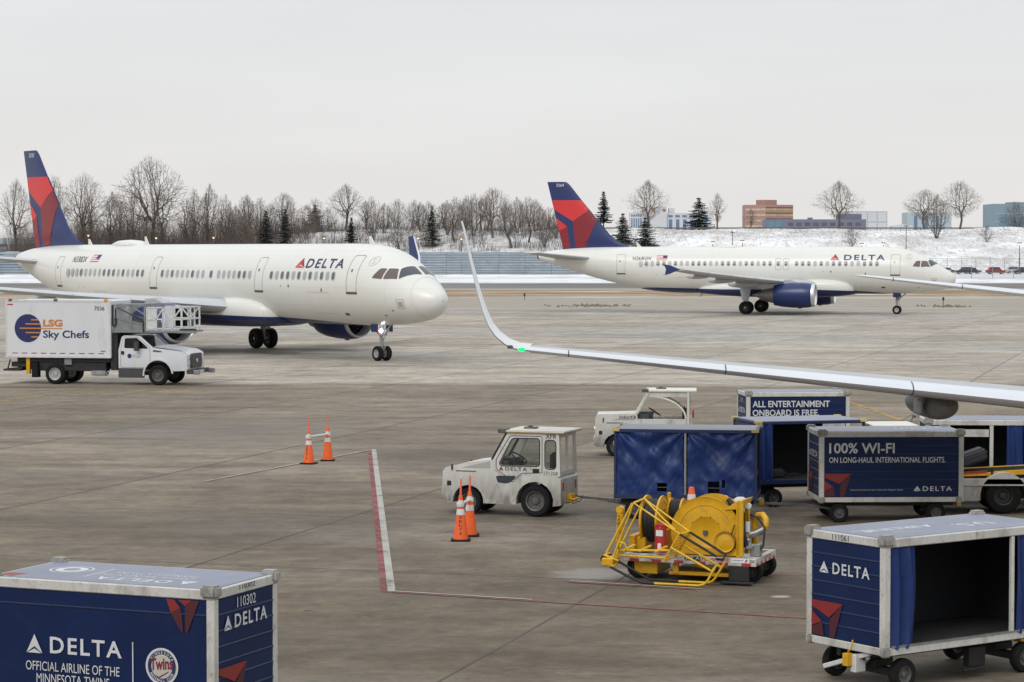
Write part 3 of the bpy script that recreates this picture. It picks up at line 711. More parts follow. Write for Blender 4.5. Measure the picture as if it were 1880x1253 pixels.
tree_kind('multi', 'bark_dark', 'twig_dark', seed=40, h=12, w=11, fork=.16, n=560, stems=5, thick=.9, twig=.022, low=.12, vase=.7)
tree_kind('bush', 'bark_dark', 'twig_dark', seed=52, h=5, w=6.5, fork=.12, n=260, stems=7, thick=.9, twig=.020, low=.08, vase=.6)
def conifer(seed, h, w, bare=.10):
    """spruce: drooping boughs in loose tiers, each hung with sprays of needles"""
    rr = random.Random(seed); tr_, cr_ = MB(), MB()
    tr_.tube([(0, 0, -.4), (0, 0, h * .5), (0, 0, h)], [h * .016, h * .010, .02], 6)
    z = h * bare
    while z < h * .98:
        t = (z - h * bare) / (h * (1 - bare)); L = w / 2 * ((1 - t) ** .85 + .04)
        nb = rr.randint(6, 8) if t < .8 else 5; a0 = rr.uniform(0, 6.28)
        for b_ in range(nb):
            a = a0 + 6.283 * b_ / nb + rr.gauss(0, .3); Lb = L * rr.choice((.55, .8, .95, 1.0, 1.2)) * rr.uniform(.85, 1.15); dr = rr.uniform(-.55, -.12) * (1 - .5 * t); zb = z + rr.gauss(0, .012) * h
            seg3(tr_, Vector((0, 0, zb)), Vector((math.cos(a) * Lb * .9, math.sin(a) * Lb * .9, zb + dr * Lb * .8)), .035, .012)
            n_ = max(4, int(Lb / .13))
            for i in range(n_):
                s_ = .12 + .88 * (i + .5) / n_; rad = Lb * s_
                cz_ = zb + dr * rad + .16 * rad * s_ * s_
                half = Lb * .30 * (1 - s_) ** .7 + .10
                for sd in (-1, 0, 1):
                    if rr.random() < .18: continue
                    o = sd * half * rr.uniform(.35, 1.0); p = Vector((math.cos(a) * rad - math.sin(a) * o, math.sin(a) * rad + math.cos(a) * o, cz_ - .10 * abs(o) + rr.gauss(0, .03)))
                    aa = a + sd * .7 + rr.gauss(0, .3); d = Vector((math.cos(aa), math.sin(aa), rr.uniform(-.55, -.05))) * rr.uniform(.22, .42); s2 = Vector((-math.sin(aa), math.cos(aa), rr.gauss(0, .3))) * rr.uniform(.06, .13)
                    cr_.add([p - s2, p + s2, p + d], [(0, 1, 2)]); 
                    if rr.random() < .6: cr_.add([p - s2 * .7, p + s2 * .7, p + Vector((d.x * .3, d.y * .3, -abs(d.length) * .9))], [(0, 1, 2)])
        z += h * rr.uniform(.026, .048)
    return tr_, cr_
for key, sd, h_, w_, br in (('fir', 5, 11, 6.5, .12), ('fir2', 17, 11, 4.2, .22), ('fir3', 23, 14, 5.4, .06)):
    t_, c_ = conifer(sd, h_, w_, br)
    TREE[key] = (mesh_from('trunk', t_.v, t_.f, t_.m, 'bark_dark', smooth=60), mesh_from('crown', c_.v, c_.f, c_.m, 'needle', smooth=0), h_, w_)
rt = random.Random(77)
def tree(key, name, cat, label, X, Y, zb, h, w, group=None, rz=None):
    tm, cm, h0, w0 = TREE[key]
    t = thing(name, label, cat, (X, Y, zb - .05), rt.uniform(0, 6.28) if rz is None else rz, group)
    if key.startswith('fir'): w *= 1.35
    t.scale = (w / w0, w / w0, h / h0)
    link('trunk', tm, t); link('crown', cm, t)
    return t
# right of the far jet's fin, on the embankment, left to right
tree('fir2', 'spruce_tree', 'tree', 'tall thin dark spruce just right of the far jet tail fin', 27.8, 712, 12.0, 11.7, 4.2)
tree('fir', 'spruce_tree', 'tree', 'small dark spruce on the snowy slope between two taller spruces', 31.0, 656.5, 7.2, 9.3, 5.4)
tree('fir', 'spruce_tree', 'tree', 'dark spruce on the slope in front of the big round bare tree', 36.9, 650.5, 6.2, 9.0, 5.6)
tree('round', 'bare_tree', 'tree', 'round bare tree in front of the white hotel', 41.5, 715, 11.3, 15.3, 14.6)
tree('fir', 'spruce_tree', 'tree', 'broad dark spruce at the right end of the white hotel', 56.4, 708, 11.4, 10.7, 7.2)
tree('slim', 'bare_tree', 'tree', 'slim bare tree between the broad spruce and the brick office block', 62.6, 715, 11.7, 11.1, 6.8)
tree('slim2', 'bare_tree', 'tree', 'small bare tree before the left corner of the brick office block', 73.2, 718, 12.0, 6.3, 6.0)
tree('round2', 'bare_tree', 'tree', 'round bare tree standing alone before the low blue building', 98.2, 705, 11.8, 14.2, 15.8)
tree('bush', 'bare_shrub', 'shrub', 'loose bare shrub on the slope below the lone round tree', 94.1, 650, 6.3, 5.8, 7.2)
tree('round2', 'bare_tree', 'tree', 'wide bare tree left of the dense low tree near the right edge', 125.3, 712, 12.0, 11.7, 16.2, rz=2.1)
tree('multi', 'bare_tree', 'tree', 'dense dark low bare tree on the slope between two round ones', 120.9, 667.5, 9.1, 12.0, 11.0)
tree('round', 'bare_tree', 'tree', 'tall round bare tree nearest the right edge, above the parked cars', 134.1, 702, 12.0, 14.0, 14.6, rz=4.0)
tree('bush', 'bare_shrub', 'shrub', 'dark bare shrub on the snowy slope above the parked cars', 133.5, 659, 7.8, 4.8, 6.2)
tree('multi', 'bare_tree', 'tree', 'rust brown bare thicket tree in front of the teal building at the right edge', 172, 800, 11.5, 10.5, 13)
# between the two jets
tree('tall', 'bare_tree', 'tree', 'big bare tree with two leaders rising above the near jet roof', -49.9, 705, 11.5, 13.6, 12.5)
tree('multi', 'bare_tree', 'tree', 'dense bare tree just right of the two leader tree', -39.4, 660, 8.0, 12.3, 9.4)
tree('fir2', 'spruce_tree', 'tree', 'thin dark spruce at the foot of the two leader bare tree', -44.5, 649, 6.3, 8.6, 3.0)
tree('slim', 'bare_tree', 'tree', 'small spreading bare tree low on the snow left of the blue winglet', -31.5, 645.5, 5.2, 5.9, 7.4)
tree('multi', 'bare_tree', 'tree', 'bare tree on the ridge above the blue winglet', -29.3, 702, 12.0, 8.5, 8.6)
tree('fir3', 'spruce_tree', 'tree', 'narrow shaggy evergreen among the bare trees right of the blue winglet', -22.3, 654.5, 6.9, 11.6, 4.2)
tree('tall2', 'bare_tree', 'tree', 'straight bare tree just behind the tip of the silver winglet', -16.0, 658, 7.5, 12.6, 8.0)
tree('round', 'bare_tree', 'tree', 'broad bare tree with the highest crown between the two jets', -5.4, 665, 9.4, 13.6, 13.5, rz=1.0)
tree('multi', 'bare_tree', 'tree', 'bushy bare tree between the winglet tip and the highest crown', -11.0, 669, 9.7, 11.7, 10.0)
tree('slim2', 'bare_tree', 'tree', 'bare tree with a leaning trunk low on the slope', -0.3, 649.5, 6.3, 12.0, 10.5).rotation_euler = (0, R(-12), 1.0)
tree('tall2', 'bare_tree', 'tree', 'tangled bare tree left of the far jet tail fin, on the slope', 4.6, 658.5, 7.8, 12.4, 8.4)
tree('multi', 'bare_tree', 'tree', 'low dark bare thicket tree touching the far jet tail fin', 9.0, 651, 6.5, 7.6, 6.8)
tree('slim', 'bare_tree', 'tree', 'pale small bare tree on the ridge behind the far jet tail fin', 11.3, 706, 11.9, 6.6, 7.0)
# left wood
tree('tall', 'bare_tree', 'tree', 'largest bare tree of the wood, wide crown high above the near jet', -97.2, 630, 1.4, 28.0, 23.5, rz=0.7)
tree('fir3', 'spruce_tree', 'tree', 'left one of the two dark spruces side by side behind the near jet', -65.6, 625, 1.8, 14.7, 6.0)
tree('fir3', 'spruce_tree', 'tree', 'right one of the two dark spruces side by side behind the near jet', -60.5, 625, 2.0, 15.0, 5.2)
tree('fir', 'spruce_tree', 'tree', 'small dark evergreen on a bare stem right of the spruce pair', -58.8, 700, 11.3, 8.4, 5.6)
G = 'bare trees of the wood behind the near jet'
for key, X, Y, zb, h, w in (('tall', -135.2, 640, 2.1, 22, 12), ('tall2', -126.7, 650, 3.3, 22, 12), ('tall', -116.6, 640, 2.2, 23.3, 15), ('tall2', -82.5, 640, 2.9, 20, 10.5), ('slim2', -72.8, 640, 3.7, 16.2, 10),
        ('round', -67, 690, 10.7, 11.6, 11), ('tall2', -114.5, 680, 5.3, 16.2, 11), ('slim', -94.7, 680, 5.5, 14.1, 10), ('multi', -83.3, 690, 7.9, 10.8, 10), ('round2', -61.5, 702, 11.2, 7.8, 9), ('tall2', -90.5, 668, 4.7, 17.8, 9),
        ('tall2', -106, 660, 3.6, 19, 11), ('slim2', -122, 672, 4.6, 17, 10), ('multi', -104, 655, 3.2, 13, 12), ('multi', -77, 655, 4.5, 13, 11), ('multi', -89, 650, 3.2, 14, 12), ('multi', -119, 655, 3.2, 14, 12), ('slim', -76, 672, 6.5, 14.5, 9), ('multi', -131, 660, 3.5, 12, 12), ('multi', -68.5, 668, 7.5, 11, 10),
        ('tall2', -110, 645, 2.4, 18.5, 11), ('tall2', -100, 668, 4.4, 19, 11), ('slim', -86, 660, 4.0, 17, 10), ('slim2', -79, 645, 3.2, 17, 9), ('tall2', -70, 652, 5.2, 14.5, 9), ('multi', -63.5, 665, 8.2, 11, 10), ('slim', -125, 640, 2.2, 19, 10), ('multi', -97, 640, 2.3, 12, 12), ('multi', -110, 662, 3.8, 13, 12), ('slim', -58, 690, 10.6, 10, 8)):
    tree(key, 'bare_tree', 'tree', 'bare tree in the crowded wood behind the near jet', X, Y, zb, h, w, G)
G2 = 'low bare trees filling the ridge between the jets'
for key, X, Y, h, w in (('multi', -34.5, 705, 8.5, 9), ('multi', -25, 706, 8.5, 8), ('slim', -20.5, 704, 8.2, 7), ('multi', -15, 703, 8, 8.5), ('tall2', -9, 704, 9.5, 8), ('slim2', -2, 703, 9.5, 7), ('multi', 3, 704, 8.4, 8), ('multi', 8.5, 702, 7, 7), ('slim', -44, 706, 8.5, 8), ('multi', -55, 704, 7, 8), ('multi', -37, 680, 8.5, 9), ('multi', -18.5, 672, 9.5, 9), ('multi', -13.5, 690, 9.5, 9), ('slim2', -7, 680, 10.5, 8), ('multi', 1.5, 676, 10, 9), ('multi', 6.8, 684, 9, 9), ('multi', -26.5, 680, 8, 8), ('multi', 12.5, 670, 7, 8)):
    tree(key, 'bare_tree', 'tree', 'low bare tree in the hedge like row on the ridge between the jets', X, Y, hz(X, Y), h, w, G2)
# tangled undergrowth: nobody could count its stems
mb = MB(); rs = random.Random(5)
def stem(X, Y, z, h, sp, r_):
    p = Vector((X, Y, z)); d = Vector((rs.gauss(0, sp), rs.gauss(0, sp), 1)).normalized()
    for i in range(3):
        q = p + d * h / 3; s_ = Vector((r_, 0, 0)) * (1 - i * .28); s2 = Vector((r_, 0, 0)) * (1 - (i + 1) * .28)
        mb.add([p - s_, p + s_, q + s2, q - s2], [(0, 1, 2, 3)])
        if i: 
            for _ in range(2):
                e = q + Vector((rs.gauss(0, .35), rs.gauss(0, .35), rs.uniform(.15, .6))) * h * .28; mb.add([q - s2 * .6, q + s2 * .6, e], [(0, 1, 2)])
        d = (d + Vector((rs.gauss(0, .25), rs.gauss(0, .25), .1))).normalized(); p = q
for _ in range(11000):
    X = rs.uniform(-142, -56); Y = rs.uniform(618, 705); stem(X, Y, hz(X, Y) - .1, rs.uniform(2.5, 10.0) * (1.0 if X < -70 else .6), .18, rs.uniform(.025, .05))
tag(mb.build('undergrowth', 'scrub', smooth=0), 'tangled brown undergrowth filling the wood behind the near jet', 'undergrowth', kind='stuff')
mb = MB()
for _ in range(7500):
    X = rs.uniform(-55, 14); Y = rs.uniform(640, 712)
    if noise.noise(Vector((X * .12, Y * .08, 4))) < -.12: continue
    stem(X, Y, hz(X, Y) - .1, rs.uniform(1.0, 4.8), .25, rs.uniform(.02, .04))
for _ in range(5200):
    X = rs.uniform(14, 178); Y = rs.uniform(618, 706); n_ = noise.noise(Vector((X * .06, Y * .05, 9)))
    if n_ < .08 and Y < 690: continue
    stem(X, Y, hz(X, Y) - .05, rs.uniform(.4, 1.5), .3, rs.uniform(.012, .028))
tag(mb.build('dead_grass_and_brush', 'scrub', smooth=0), 'dead grass and low brush standing out of the snow on the embankment', 'brush', kind='stuff')
# ================================================================== LAMP POSTS
def lamp(X, Y, z, h, lit, label):
    t = thing('lamp_post', label, 'lamp post', (X, Y, z))
    MB().tube([(0, 0, 0), (0, 0, h)], [.13, .08], 8).build('pole', 'rail_dark', t)
    MB().prism([(-.55, h), (.55, h), (.45, h + .22), (-.45, h + .22)], 'y', -.35, .35).build('lamp_head', 'rail_dark', t)
    if lit: MB().lathe([(h - .34, .03), (h - .26, .20), (h - .12, .24), (h - .002, .16)], 'z', (0, 0, 0), 10).build('bulb', 'sodium_lamp', t)
for X, Y, zt, lit, lb in ((-101.2, 560, 9.3, 1, 'lit lamp on a pole close right of the near jet fin'), (-85, 560, 8.7, 1, 'lit lamp on a pole left of the dome on the near jet roof'),
        (-71.3, 560, 8.8, 1, 'lit lamp on a pole left of the two dark spruces'), (-44.9, 560, 8.7, 1, 'lit lamp on a pole right of the two dark spruces'),
        (-22.4, 560, 8.7, 1, 'lit lamp on a pole just right of the blue winglet'), (-12.1, 560, 8.5, 1, 'lit lamp on a pole just left of the silver winglet tip'),
        (49.7, 580, 7.7, 1, 'short lit lamp above the far jet roof, left of its dome'), (57.0, 580, 8.0, 1, 'short lit lamp above the far jet roof, right of its dome'),
        (86.5, 580, 7.3, 1, 'left one of two short lamps above the far jet name lettering'), (91.9, 580, 7.4, 1, 'right one of two short lamps above the far jet name lettering'),
        (120.2, 555, 7.3, 1, 'lamp on a pole among the parked cars at the right edge'),
        (-91.1, 590, 12.5, 0, 'tall dark unlit lamp pole before the largest bare tree'), (-44.7, 590, 12.3, 0, 'tall dark unlit lamp pole on the snow right of the spruce pair'),
        (55.5, 590, 10.1, 0, 'dark unlit lamp pole beside the broad spruce'), (99.2, 590, 11.7, 0, 'dark unlit lamp pole above the far jet cockpit')):
    lamp(X, Y, hz(X, Y), zt - hz(X, Y), lit, lb)
# small black edge markers
for X, Y, lb in ((1.4, 262, 'small black marker post on the verge left of the far jet'), (44.2, 240, 'small black marker post on the verge right of the far jet nose wheel')):
    t = thing('edge_marker', lb, 'marker', (X, Y, 0)); MB().tube([(0, 0, 0), (0, 0, .6)], .04, 6).build('stake', 'rail_dark', t); MB().box(-.10, .10, -.03, .03, .45, .78).build('board', 'grille_black', t)
# ================================================================== BUILDINGS
paint('wall_pale', (0.55, 0.56, 0.58), 0.8, var=0.06, vscale=.1); paint('wall_brick', (0.36, 0.22, 0.185), 0.85, var=0.1, vscale=.1); paint('wall_tan', (0.52, 0.40, 0.31), 0.85)
paint('wall_violet', (0.17, 0.175, 0.235), 0.8, var=0.08, vscale=.1); paint('wall_steel', (0.40, 0.46, 0.50), 0.6, var=0.06, vscale=.1); paint('wall_teal', (0.20, 0.275, 0.33), 0.6, var=0.08, vscale=.1)
paint('pane_blue', (0.13, 0.20, 0.32), 0.15, var=.2, vscale=.2); paint('pane_dark', (0.10, 0.10, 0.13), 0.15, var=.2, vscale=.2); paint('pane_amber', (0.60, 0.42, 0.24), 0.12, metal=.6, var=.25, vscale=.1); paint('pane_teal', (0.12, 0.21, 0.27), 0.15)
paint('emblem_red', (0.5, 0.07, 0.09), .5)
def facade(t, name, wpx, hpx, mat, spots, loc0=(0, 0, 0), rz=0.0):
    mb_ = MB().box(0, wpx, -.12, .06, 0, hpx); me_ = mesh_from(name, mb_.v, mb_.f, mb_.m, mat, smooth=0)
    c_, s_ = math.cos(rz), math.sin(rz)
    for x, z in spots:
        o = link(name, me_, t, (loc0[0] + x * c_, loc0[1] + x * s_, loc0[2] + z)); o.rotation_euler = (0, 0, rz)
b = thing('hotel', 'white hotel with blue window bays and a blank central tower', 'building', (58, 1150, 9))
MB().box(0, 6.2, 0, 14, 0, 15.4).build('left_wing', 'wall_pale', b); MB().box(6.2, 17.8, -1.5, 12, 0, 18.4).build('tower', 'wall_pale', b); MB().box(17.8, 40, 0, 14, 0, 15.1).build('right_wing', 'wall_pale', b)
MB().box(19, 22, 3, 8, 15.1, 17.6).build('roof_plant', 'wall_pale', b)
facade(b, 'window', .55, 10.5, 'pane_blue', [(.5 + i * 1.1, 2.0) for i in range(5)]); facade(b, 'window', .7, 1.0, 'pane_blue', [(.4 + i * 1.1, 13.4) for i in range(5)])
facade(b, 'window', 1.6, 10.2, 'pane_blue', [(19.0 + i * 3.45, 1.8) for i in range(6)]); facade(b, 'window', 2.2, 1.1, 'pane_blue', [(18.6 + i * 3.45, 13.0) for i in range(6)])
facade(b, 'window', 1.0, 12, 'pane_blue', [(8.6, 1.5)], (0, -1.5, 0))
for x in (6.9, 11.2, 16.6):
    mb = MB()
    for kx in range(6):
        a = kx * math.pi / 3; mb.lathe([(-1.62, .001), (-1.64, .34), (-1.56, .36)], 'y', (x + .42 * math.cos(a), 0, 16.4 + .42 * math.sin(a)), 8)
    mb.build('emblem', 'emblem_red', b)
b = thing('office_block', 'brick office block with amber window bands and a roof house', 'building', (120, 1200, 9))
P1, P2, P3 = (0, 6, 0), (9.8, 0, 0), (24.5, 5.5, 0)
MB().prism([(0, 6), (9.8, 0), (24.5, 5.5), (24.5, 22), (0, 22)], 'z', 0, 20.2).build('wall', 'wall_brick', b)
MB().prism([(6.5, 9), (10, 6.5), (16.5, 9), (16.5, 16), (6.5, 16)], 'z', 20.2, 22.8).build('roof_house', 'wall_brick', b)
rz1 = math.atan2(-6, 9.8); L1 = math.hypot(6, 9.8); rz2 = math.atan2(5.5, 14.7); L2 = math.hypot(5.5, 14.7)
facade(b, 'window', L1 / 4 - .15, 1.0, 'wall_tan', [(.1 + i * L1 / 4, 3.0 + j * 2.85) for i in range(4) for j in range(6)], P1, rz1)
facade(b, 'window', L2 / 5 - .12, 1.05, 'pane_amber', [(.05 + i * L2 / 5, 3.0 + j * 2.85) for i in range(5) for j in range(6)], P2, rz2)
facade(b, 'window', L2 / 5 - .12, .55, 'pane_dark', [(.05 + i * L2 / 5, 4.2 + j * 2.85) for i in range(5) for j in range(6)], P2, rz2)
b = thing('low_building', 'long low violet blue building in front of the brick office block', 'building', (108.7, 1000, 9))
MB().box(0, 42.3, 0, 20, 0, 10.0).build('wall', 'wall_violet', b); MB().box(32.0, 41.0, 4, 18, 10.0, 12.4).build('upper_storey', 'wall_violet', b); MB().box(18, 20, 4, 6, 10, 10.8).box(5, 6.5, 4, 6, 10, 10.6).build('roof_plant', 'wall_violet', b)
facade(b, 'window', 2.2, 1.3, 'pane_dark', [(9 + i * 3.6, 7.3) for i in range(9)]); facade(b, 'glass_bay', 2.9, 8.0, 'pane_teal', [(.4 + i * 3.1, 1.2) for i in range(2)])
b = thing('glass_building', 'pale grey metal clad box building right of the low violet one', 'building', (152, 1062, 9))
MB().box(0, 18, 0, 18, 0, 14.5).build('wall', 'wall_steel', b)
facade(b, 'panel', 3.9, 4.2, 'wall_pale', [(.2 + i * 4.5, .4 + j * 4.7) for i in range(4) for j in range(3)])
b = thing('pale_building', 'pale blue grey block half hidden behind the bare trees', 'building', (182, 1080, 9))
MB().box(0, 20.4, 0, 15, 0, 14.3).build('wall', 'wall_steel', b); facade(b, 'window', 1.5, 11, 'pane_blue', [(3.2 + i * 5, 1.5) for i in range(3)])
b = thing('shed', 'low white shed roofs between the glass box and the bare trees', 'building', (160, 985, 9))
MB().prism([(0, 0), (8.4, 0), (8.4, 7.0), (4.2, 7.8), (0, 7.0)], 'y', 0, 10).build('wall', 'wall_pale', b); facade(b, 'door', 1.6, 3.5, 'pane_dark', [(1.0, 0), (4.8, 0)])
b = thing('teal_building', 'teal glass office block cut by the right edge', 'building', (184.7, 900, 9))
MB().box(0, 24, 0, 20, 0, 14.6).build('wall', 'wall_teal', b); MB().box(7, 15, 4, 12, 14.6, 15.3).build('roof_plant', 'wall_teal', b)
facade(b, 'window', 3.4, 4.2, 'pane_teal', [(2.4 + i * 3.7, 5.3) for i in range(5)]); facade(b, 'panel', 22.5, .22, 'wall_steel', [(.6, 4.2 + j * 3.3) for j in range(3)])
# hazy town beyond the wood at the left edge
for i, (x, w, h_) in enumerate(((-420, 60, 16), (-352, 40, 22), (-300, 50, 14))):
    b = thing('distant_building', ('faint far building at the left edge, lowest of three', 'faint far building left of the near jet fin, tallest of three', 'faint far building just left of the near jet fin')[i], 'building', (x, 1900, 0))
    MB().box(0, w, 0, 30, 0, h_).build('wall', 'wall_steel', b); facade(b, 'window', w / 5 - 2, 2.0, 'pane_dark', [(1 + q * w / 5, 4 + j * 5) for q in range(5) for j in range(int(h_ / 6))])
# ================================================================== PARKED CARS
def car(X, Y, rz, paintmat, tall, label):
    t = thing('parked_car', label, 'car', (X, Y, 0), rz, 'cars in the fenced car park')
    hb, hr = (0.98, 1.72) if tall else (.88, 1.45)
    body = [(-2.25, .38), (-2.3, .62), (-2.2, hb), (-1.9, hb + .02), (-1.55, hr - .12), (-1.2, hr), (.45, hr), (.75, hr - .1), (1.25, hb + .02), (2.05, hb - .14), (2.28, .72), (2.28, .38)]
    MB().prism(body, 'y', -.88, .88).build('body', paintmat, t, bev=.07)
    win = [(-1.82, hb + .06), (-1.50, hr - .16), (-1.18, hr - .07), (.40, hr - .07), (.70, hr - .16), (1.12, hb + .06)]
    MB().prism(win, 'y', -.895, .895).build('window', 'cockpit_glass', t)
    for x in (-1.35, 1.4):
        for y in (-.8, .8): wheel_mb(.34, .24, n=18).build('wheel', ['rubber', 'rim_light'], t, loc=(x, y, .34))
    for y in (-.62, .62):
        MB().box(2.2, 2.30, y - .18, y + .18, .68, .84).build('headlight', 'lamp_clear', t); MB().box(-2.32, -2.22, y - .16, y + .16, .72, .92).build('tail_light', 'red_reflect', t)
for n_, c_ in (('car_navy', (.012, .018, .035)), ('car_red', (.26, .018, .02)), ('car_black', (.012, .013, .015)), ('car_silver', (.42, .43, .45)), ('car_slate', (.03, .045, .05))): paint(n_, c_, .25, spec=.7)
car(108.4, 561, R(178), 'car_navy', 1, 'dark navy sport utility car parked left of the red car'); car(115.6, 560, R(3), 'car_red', 1, 'red car parked behind the wire fence')
car(122.2, 561, R(182), 'car_black', 1, 'black sport utility car parked at the right edge of the picture'); car(112.0, 571, R(5), 'car_slate', 0, 'dark teal car parked half hidden behind the red car')
car(105.0, 573, R(184), 'car_silver', 0, 'silver car parked just above the far jet nose'); car(123.5, 576, R(2), 'car_silver', 1, 'snowy silver car parked behind the black one'); car(107.5, 580, R(2), 'car_black', 0, 'black low car in the rearmost row of the car park')
# ================================================================== JETS
NOSE = [(0, 3.14, 3.10, .02), (.05, 3.34, 2.88, .22), (.15, 3.49, 2.70, .38), (.4, 3.68, 2.46, .64), (.75, 3.90, 2.28, .88), (1.37, 4.27, 2.10, 1.19), (1.86, 4.60, 2.02, 1.37), (2.3, 4.85, 1.97, 1.50), (2.74, 5.07, 1.92, 1.60), (3.2, 5.29, 1.89, 1.70),
        (3.7, 5.50, 1.86, 1.81), (4.3, 5.67, 1.82, 1.87), (5.0, 5.80, 1.79, 1.93), (6.0, 5.88, 1.77, 1.97), (7.2, 5.90, 1.76, 1.975), (23.5, 5.90, 1.76, 1.975)]
TAIL = [(25.0, 5.90, 1.80, 1.965), (26.6, 5.90, 1.92, 1.92), (28.5, 5.90, 2.22, 1.80), (30.6, 5.89, 2.70, 1.60), (32.6, 5.85, 3.20, 1.34), (34.0, 5.78, 3.62, 1.12), (35.3, 5.68, 4.02, .86), (36.6, 5.50, 4.42, .56), (37.3, 5.36, 4.66, .36), (37.57, 5.26, 4.78, .24)]
def interp(tab, x):
    """smooth (monotone cubic) interpolation of the last three columns over the first"""
    if x <= tab[0][0]: return tab[0][1:]
    if x >= tab[-1][0]: return tab[-1][1:]
    i = max(j for j in range(len(tab) - 1) if tab[j][0] <= x)
    a, b_ = tab[i], tab[i + 1]; h_ = b_[0] - a[0]; t = (x - a[0]) / h_
    out = []
    for c_ in (1, 2, 3):
        d = (b_[c_] - a[c_]) / h_
        dl = (a[c_] - tab[i - 1][c_]) / (a[0] - tab[i - 1][0]) if i > 0 else d
        dr_ = (tab[i + 2][c_] - b_[c_]) / (tab[i + 2][0] - b_[0]) if i + 2 < len(tab) else d
        m0 = 0 if dl * d <= 0 else 2 * dl * d / (dl + d); m1 = 0 if d * dr_ <= 0 else 2 * d * dr_ / (d + dr_)
        if i == 0: m0 = d
        out.append((2 * t ** 3 - 3 * t * t + 1) * a[c_] + (t ** 3 - 2 * t * t + t) * h_ * m0 + (-2 * t ** 3 + 3 * t * t) * b_[c_] + (t ** 3 - t * t) * h_ * m1)
    return out
def fus_mat(name, zf):
    """white over navy; the navy belly starts below a long shallow curve (paint scheme)"""
    m = paint(name, (0.70, 0.695, 0.655), 0.26, var=0.05, vscale=0.5, dirt=0.12, dcol=(0.52, 0.50, 0.45), dscale=0.45, stretch=(0.25, 1, 1))
    t = m.node_tree; N, L = t.nodes.new, t.links.new; b_ = t.nodes['Principled BSDF']
    src = b_.inputs['Base Color'].links[0].from_socket
    tcn = N('ShaderNodeTexCoord'); s_ = N('ShaderNodeSeparateXYZ'); L(tcn.outputs['Object'], s_.inputs[0])
    mr_ = N('ShaderNodeMapRange'); mr_.clamp = True
    cv = N('ShaderNodeFloatCurve'); cu_ = cv.mapping.curves[0]
    pts = zf
    while len(cu_.points) < len(pts): cu_.points.new(0.5, 0.5)
    for q, (x, z) in zip(cu_.points, pts): q.location = (x / 45.0, z / 4.0); q.handle_type = 'AUTO_CLAMPED'
    cv.mapping.update()
    dv = N('ShaderNodeMath'); dv.operation = 'DIVIDE'; dv.inputs[1].default_value = -45.0; L(s_.outputs[0], dv.inputs[0]); L(dv.outputs[0], cv.inputs['Value'])
    mu = N('ShaderNodeMath'); mu.operation = 'MULTIPLY'; mu.inputs[1].default_value = 4.0; L(cv.outputs[0], mu.inputs[0])
    lt = N('ShaderNodeMath'); lt.operation = 'LESS_THAN'; L(s_.outputs[2], lt.inputs[0]); L(mu.outputs[0], lt.inputs[1])
    mx_ = N('ShaderNodeMixRGB'); L(lt.outputs[0], mx_.inputs[0]); L(src, mx_.inputs[1]); mx_.inputs[2].default_value = (0.012, 0.024, 0.10, 1); L(mx_.outputs[0], b_.inputs['Base Color'])
    # lap joints between skin panels
    fr_ = N('ShaderNodeMath'); fr_.operation = 'PINGPONG'; fr_.inputs[1].default_value = 1.33; L(s_.outputs[0], fr_.inputs[0])
    l1 = N('ShaderNodeMath'); l1.operation = 'LESS_THAN'; l1.inputs[1].default_value = .012; L(fr_.outputs[0], l1.inputs[0])
    fr2 = N('ShaderNodeMath'); fr2.operation = 'PINGPONG'; fr2.inputs[1].default_value = .46; L(s_.outputs[2], fr2.inputs[0])
    l2 = N('ShaderNodeMath'); l2.operation = 'LESS_THAN'; l2.inputs[1].default_value = .008; L(fr2.outputs[0], l2.inputs[0])
    lm_ = N('ShaderNodeMath'); lm_.operation = 'MAXIMUM'; L(l1.outputs[0], lm_.inputs[0]); L(l2.outputs[0], lm_.inputs[1])
    la = N('ShaderNodeMath'); la.operation = 'MULTIPLY'; la.inputs[1].default_value = .22; L(lm_.outputs[0], la.inputs[0])
    mj = N('ShaderNodeMixRGB'); L(la.outputs[0], mj.inputs[0]); L(mx_.outputs[0], mj.inputs[1]); mj.inputs[2].default_value = (.25, .25, .24, 1); L(mj.outputs[0], b_.inputs['Base Color'])
    return m
def airfoil(n=9, t=.12):
    """closed loop of (chord fraction, thickness) from TE over the top to LE and back under"""
    up = []
    for i in range(n + 1):
        x = 1 - (1 - math.cos(math.pi * i / n)) / 2 if False else .5 * (1 + math.cos(math.pi * i / n))
        y = 5 * t * (.2969 * math.sqrt(x) - .126 * x - .3516 * x * x + .2843 * x ** 3 - .1015 * x ** 4)
        up.append((x, y))
    return up + [(x, -y * .8) for x, y in up[-2:0:-1]]
def loft_sections(secs, name, mat, parent, mi_fn=None, smooth=50, cap=True):
    """secs: list of rings (equal length lists of 3D points)"""
    n = len(secs[0]); v = [p for s_ in secs for p in s_]; f = []; mi = []
    for i in range(len(secs) - 1):
        for k_ in range(n):
            f.append((i * n + k_, i * n + (k_ + 1) % n, (i + 1) * n + (k_ + 1) % n, (i + 1) * n + k_)); mi.append(mi_fn(i, k_) if mi_fn else 0)
    if cap: f += [tuple(range(n)), tuple((len(secs) - 1) * n + k_ for k_ in range(n))]; mi += [0, 0]
    me_ = mesh_from(name, v, f, mi, mat, 0, smooth)
    return link(name, me_, parent)
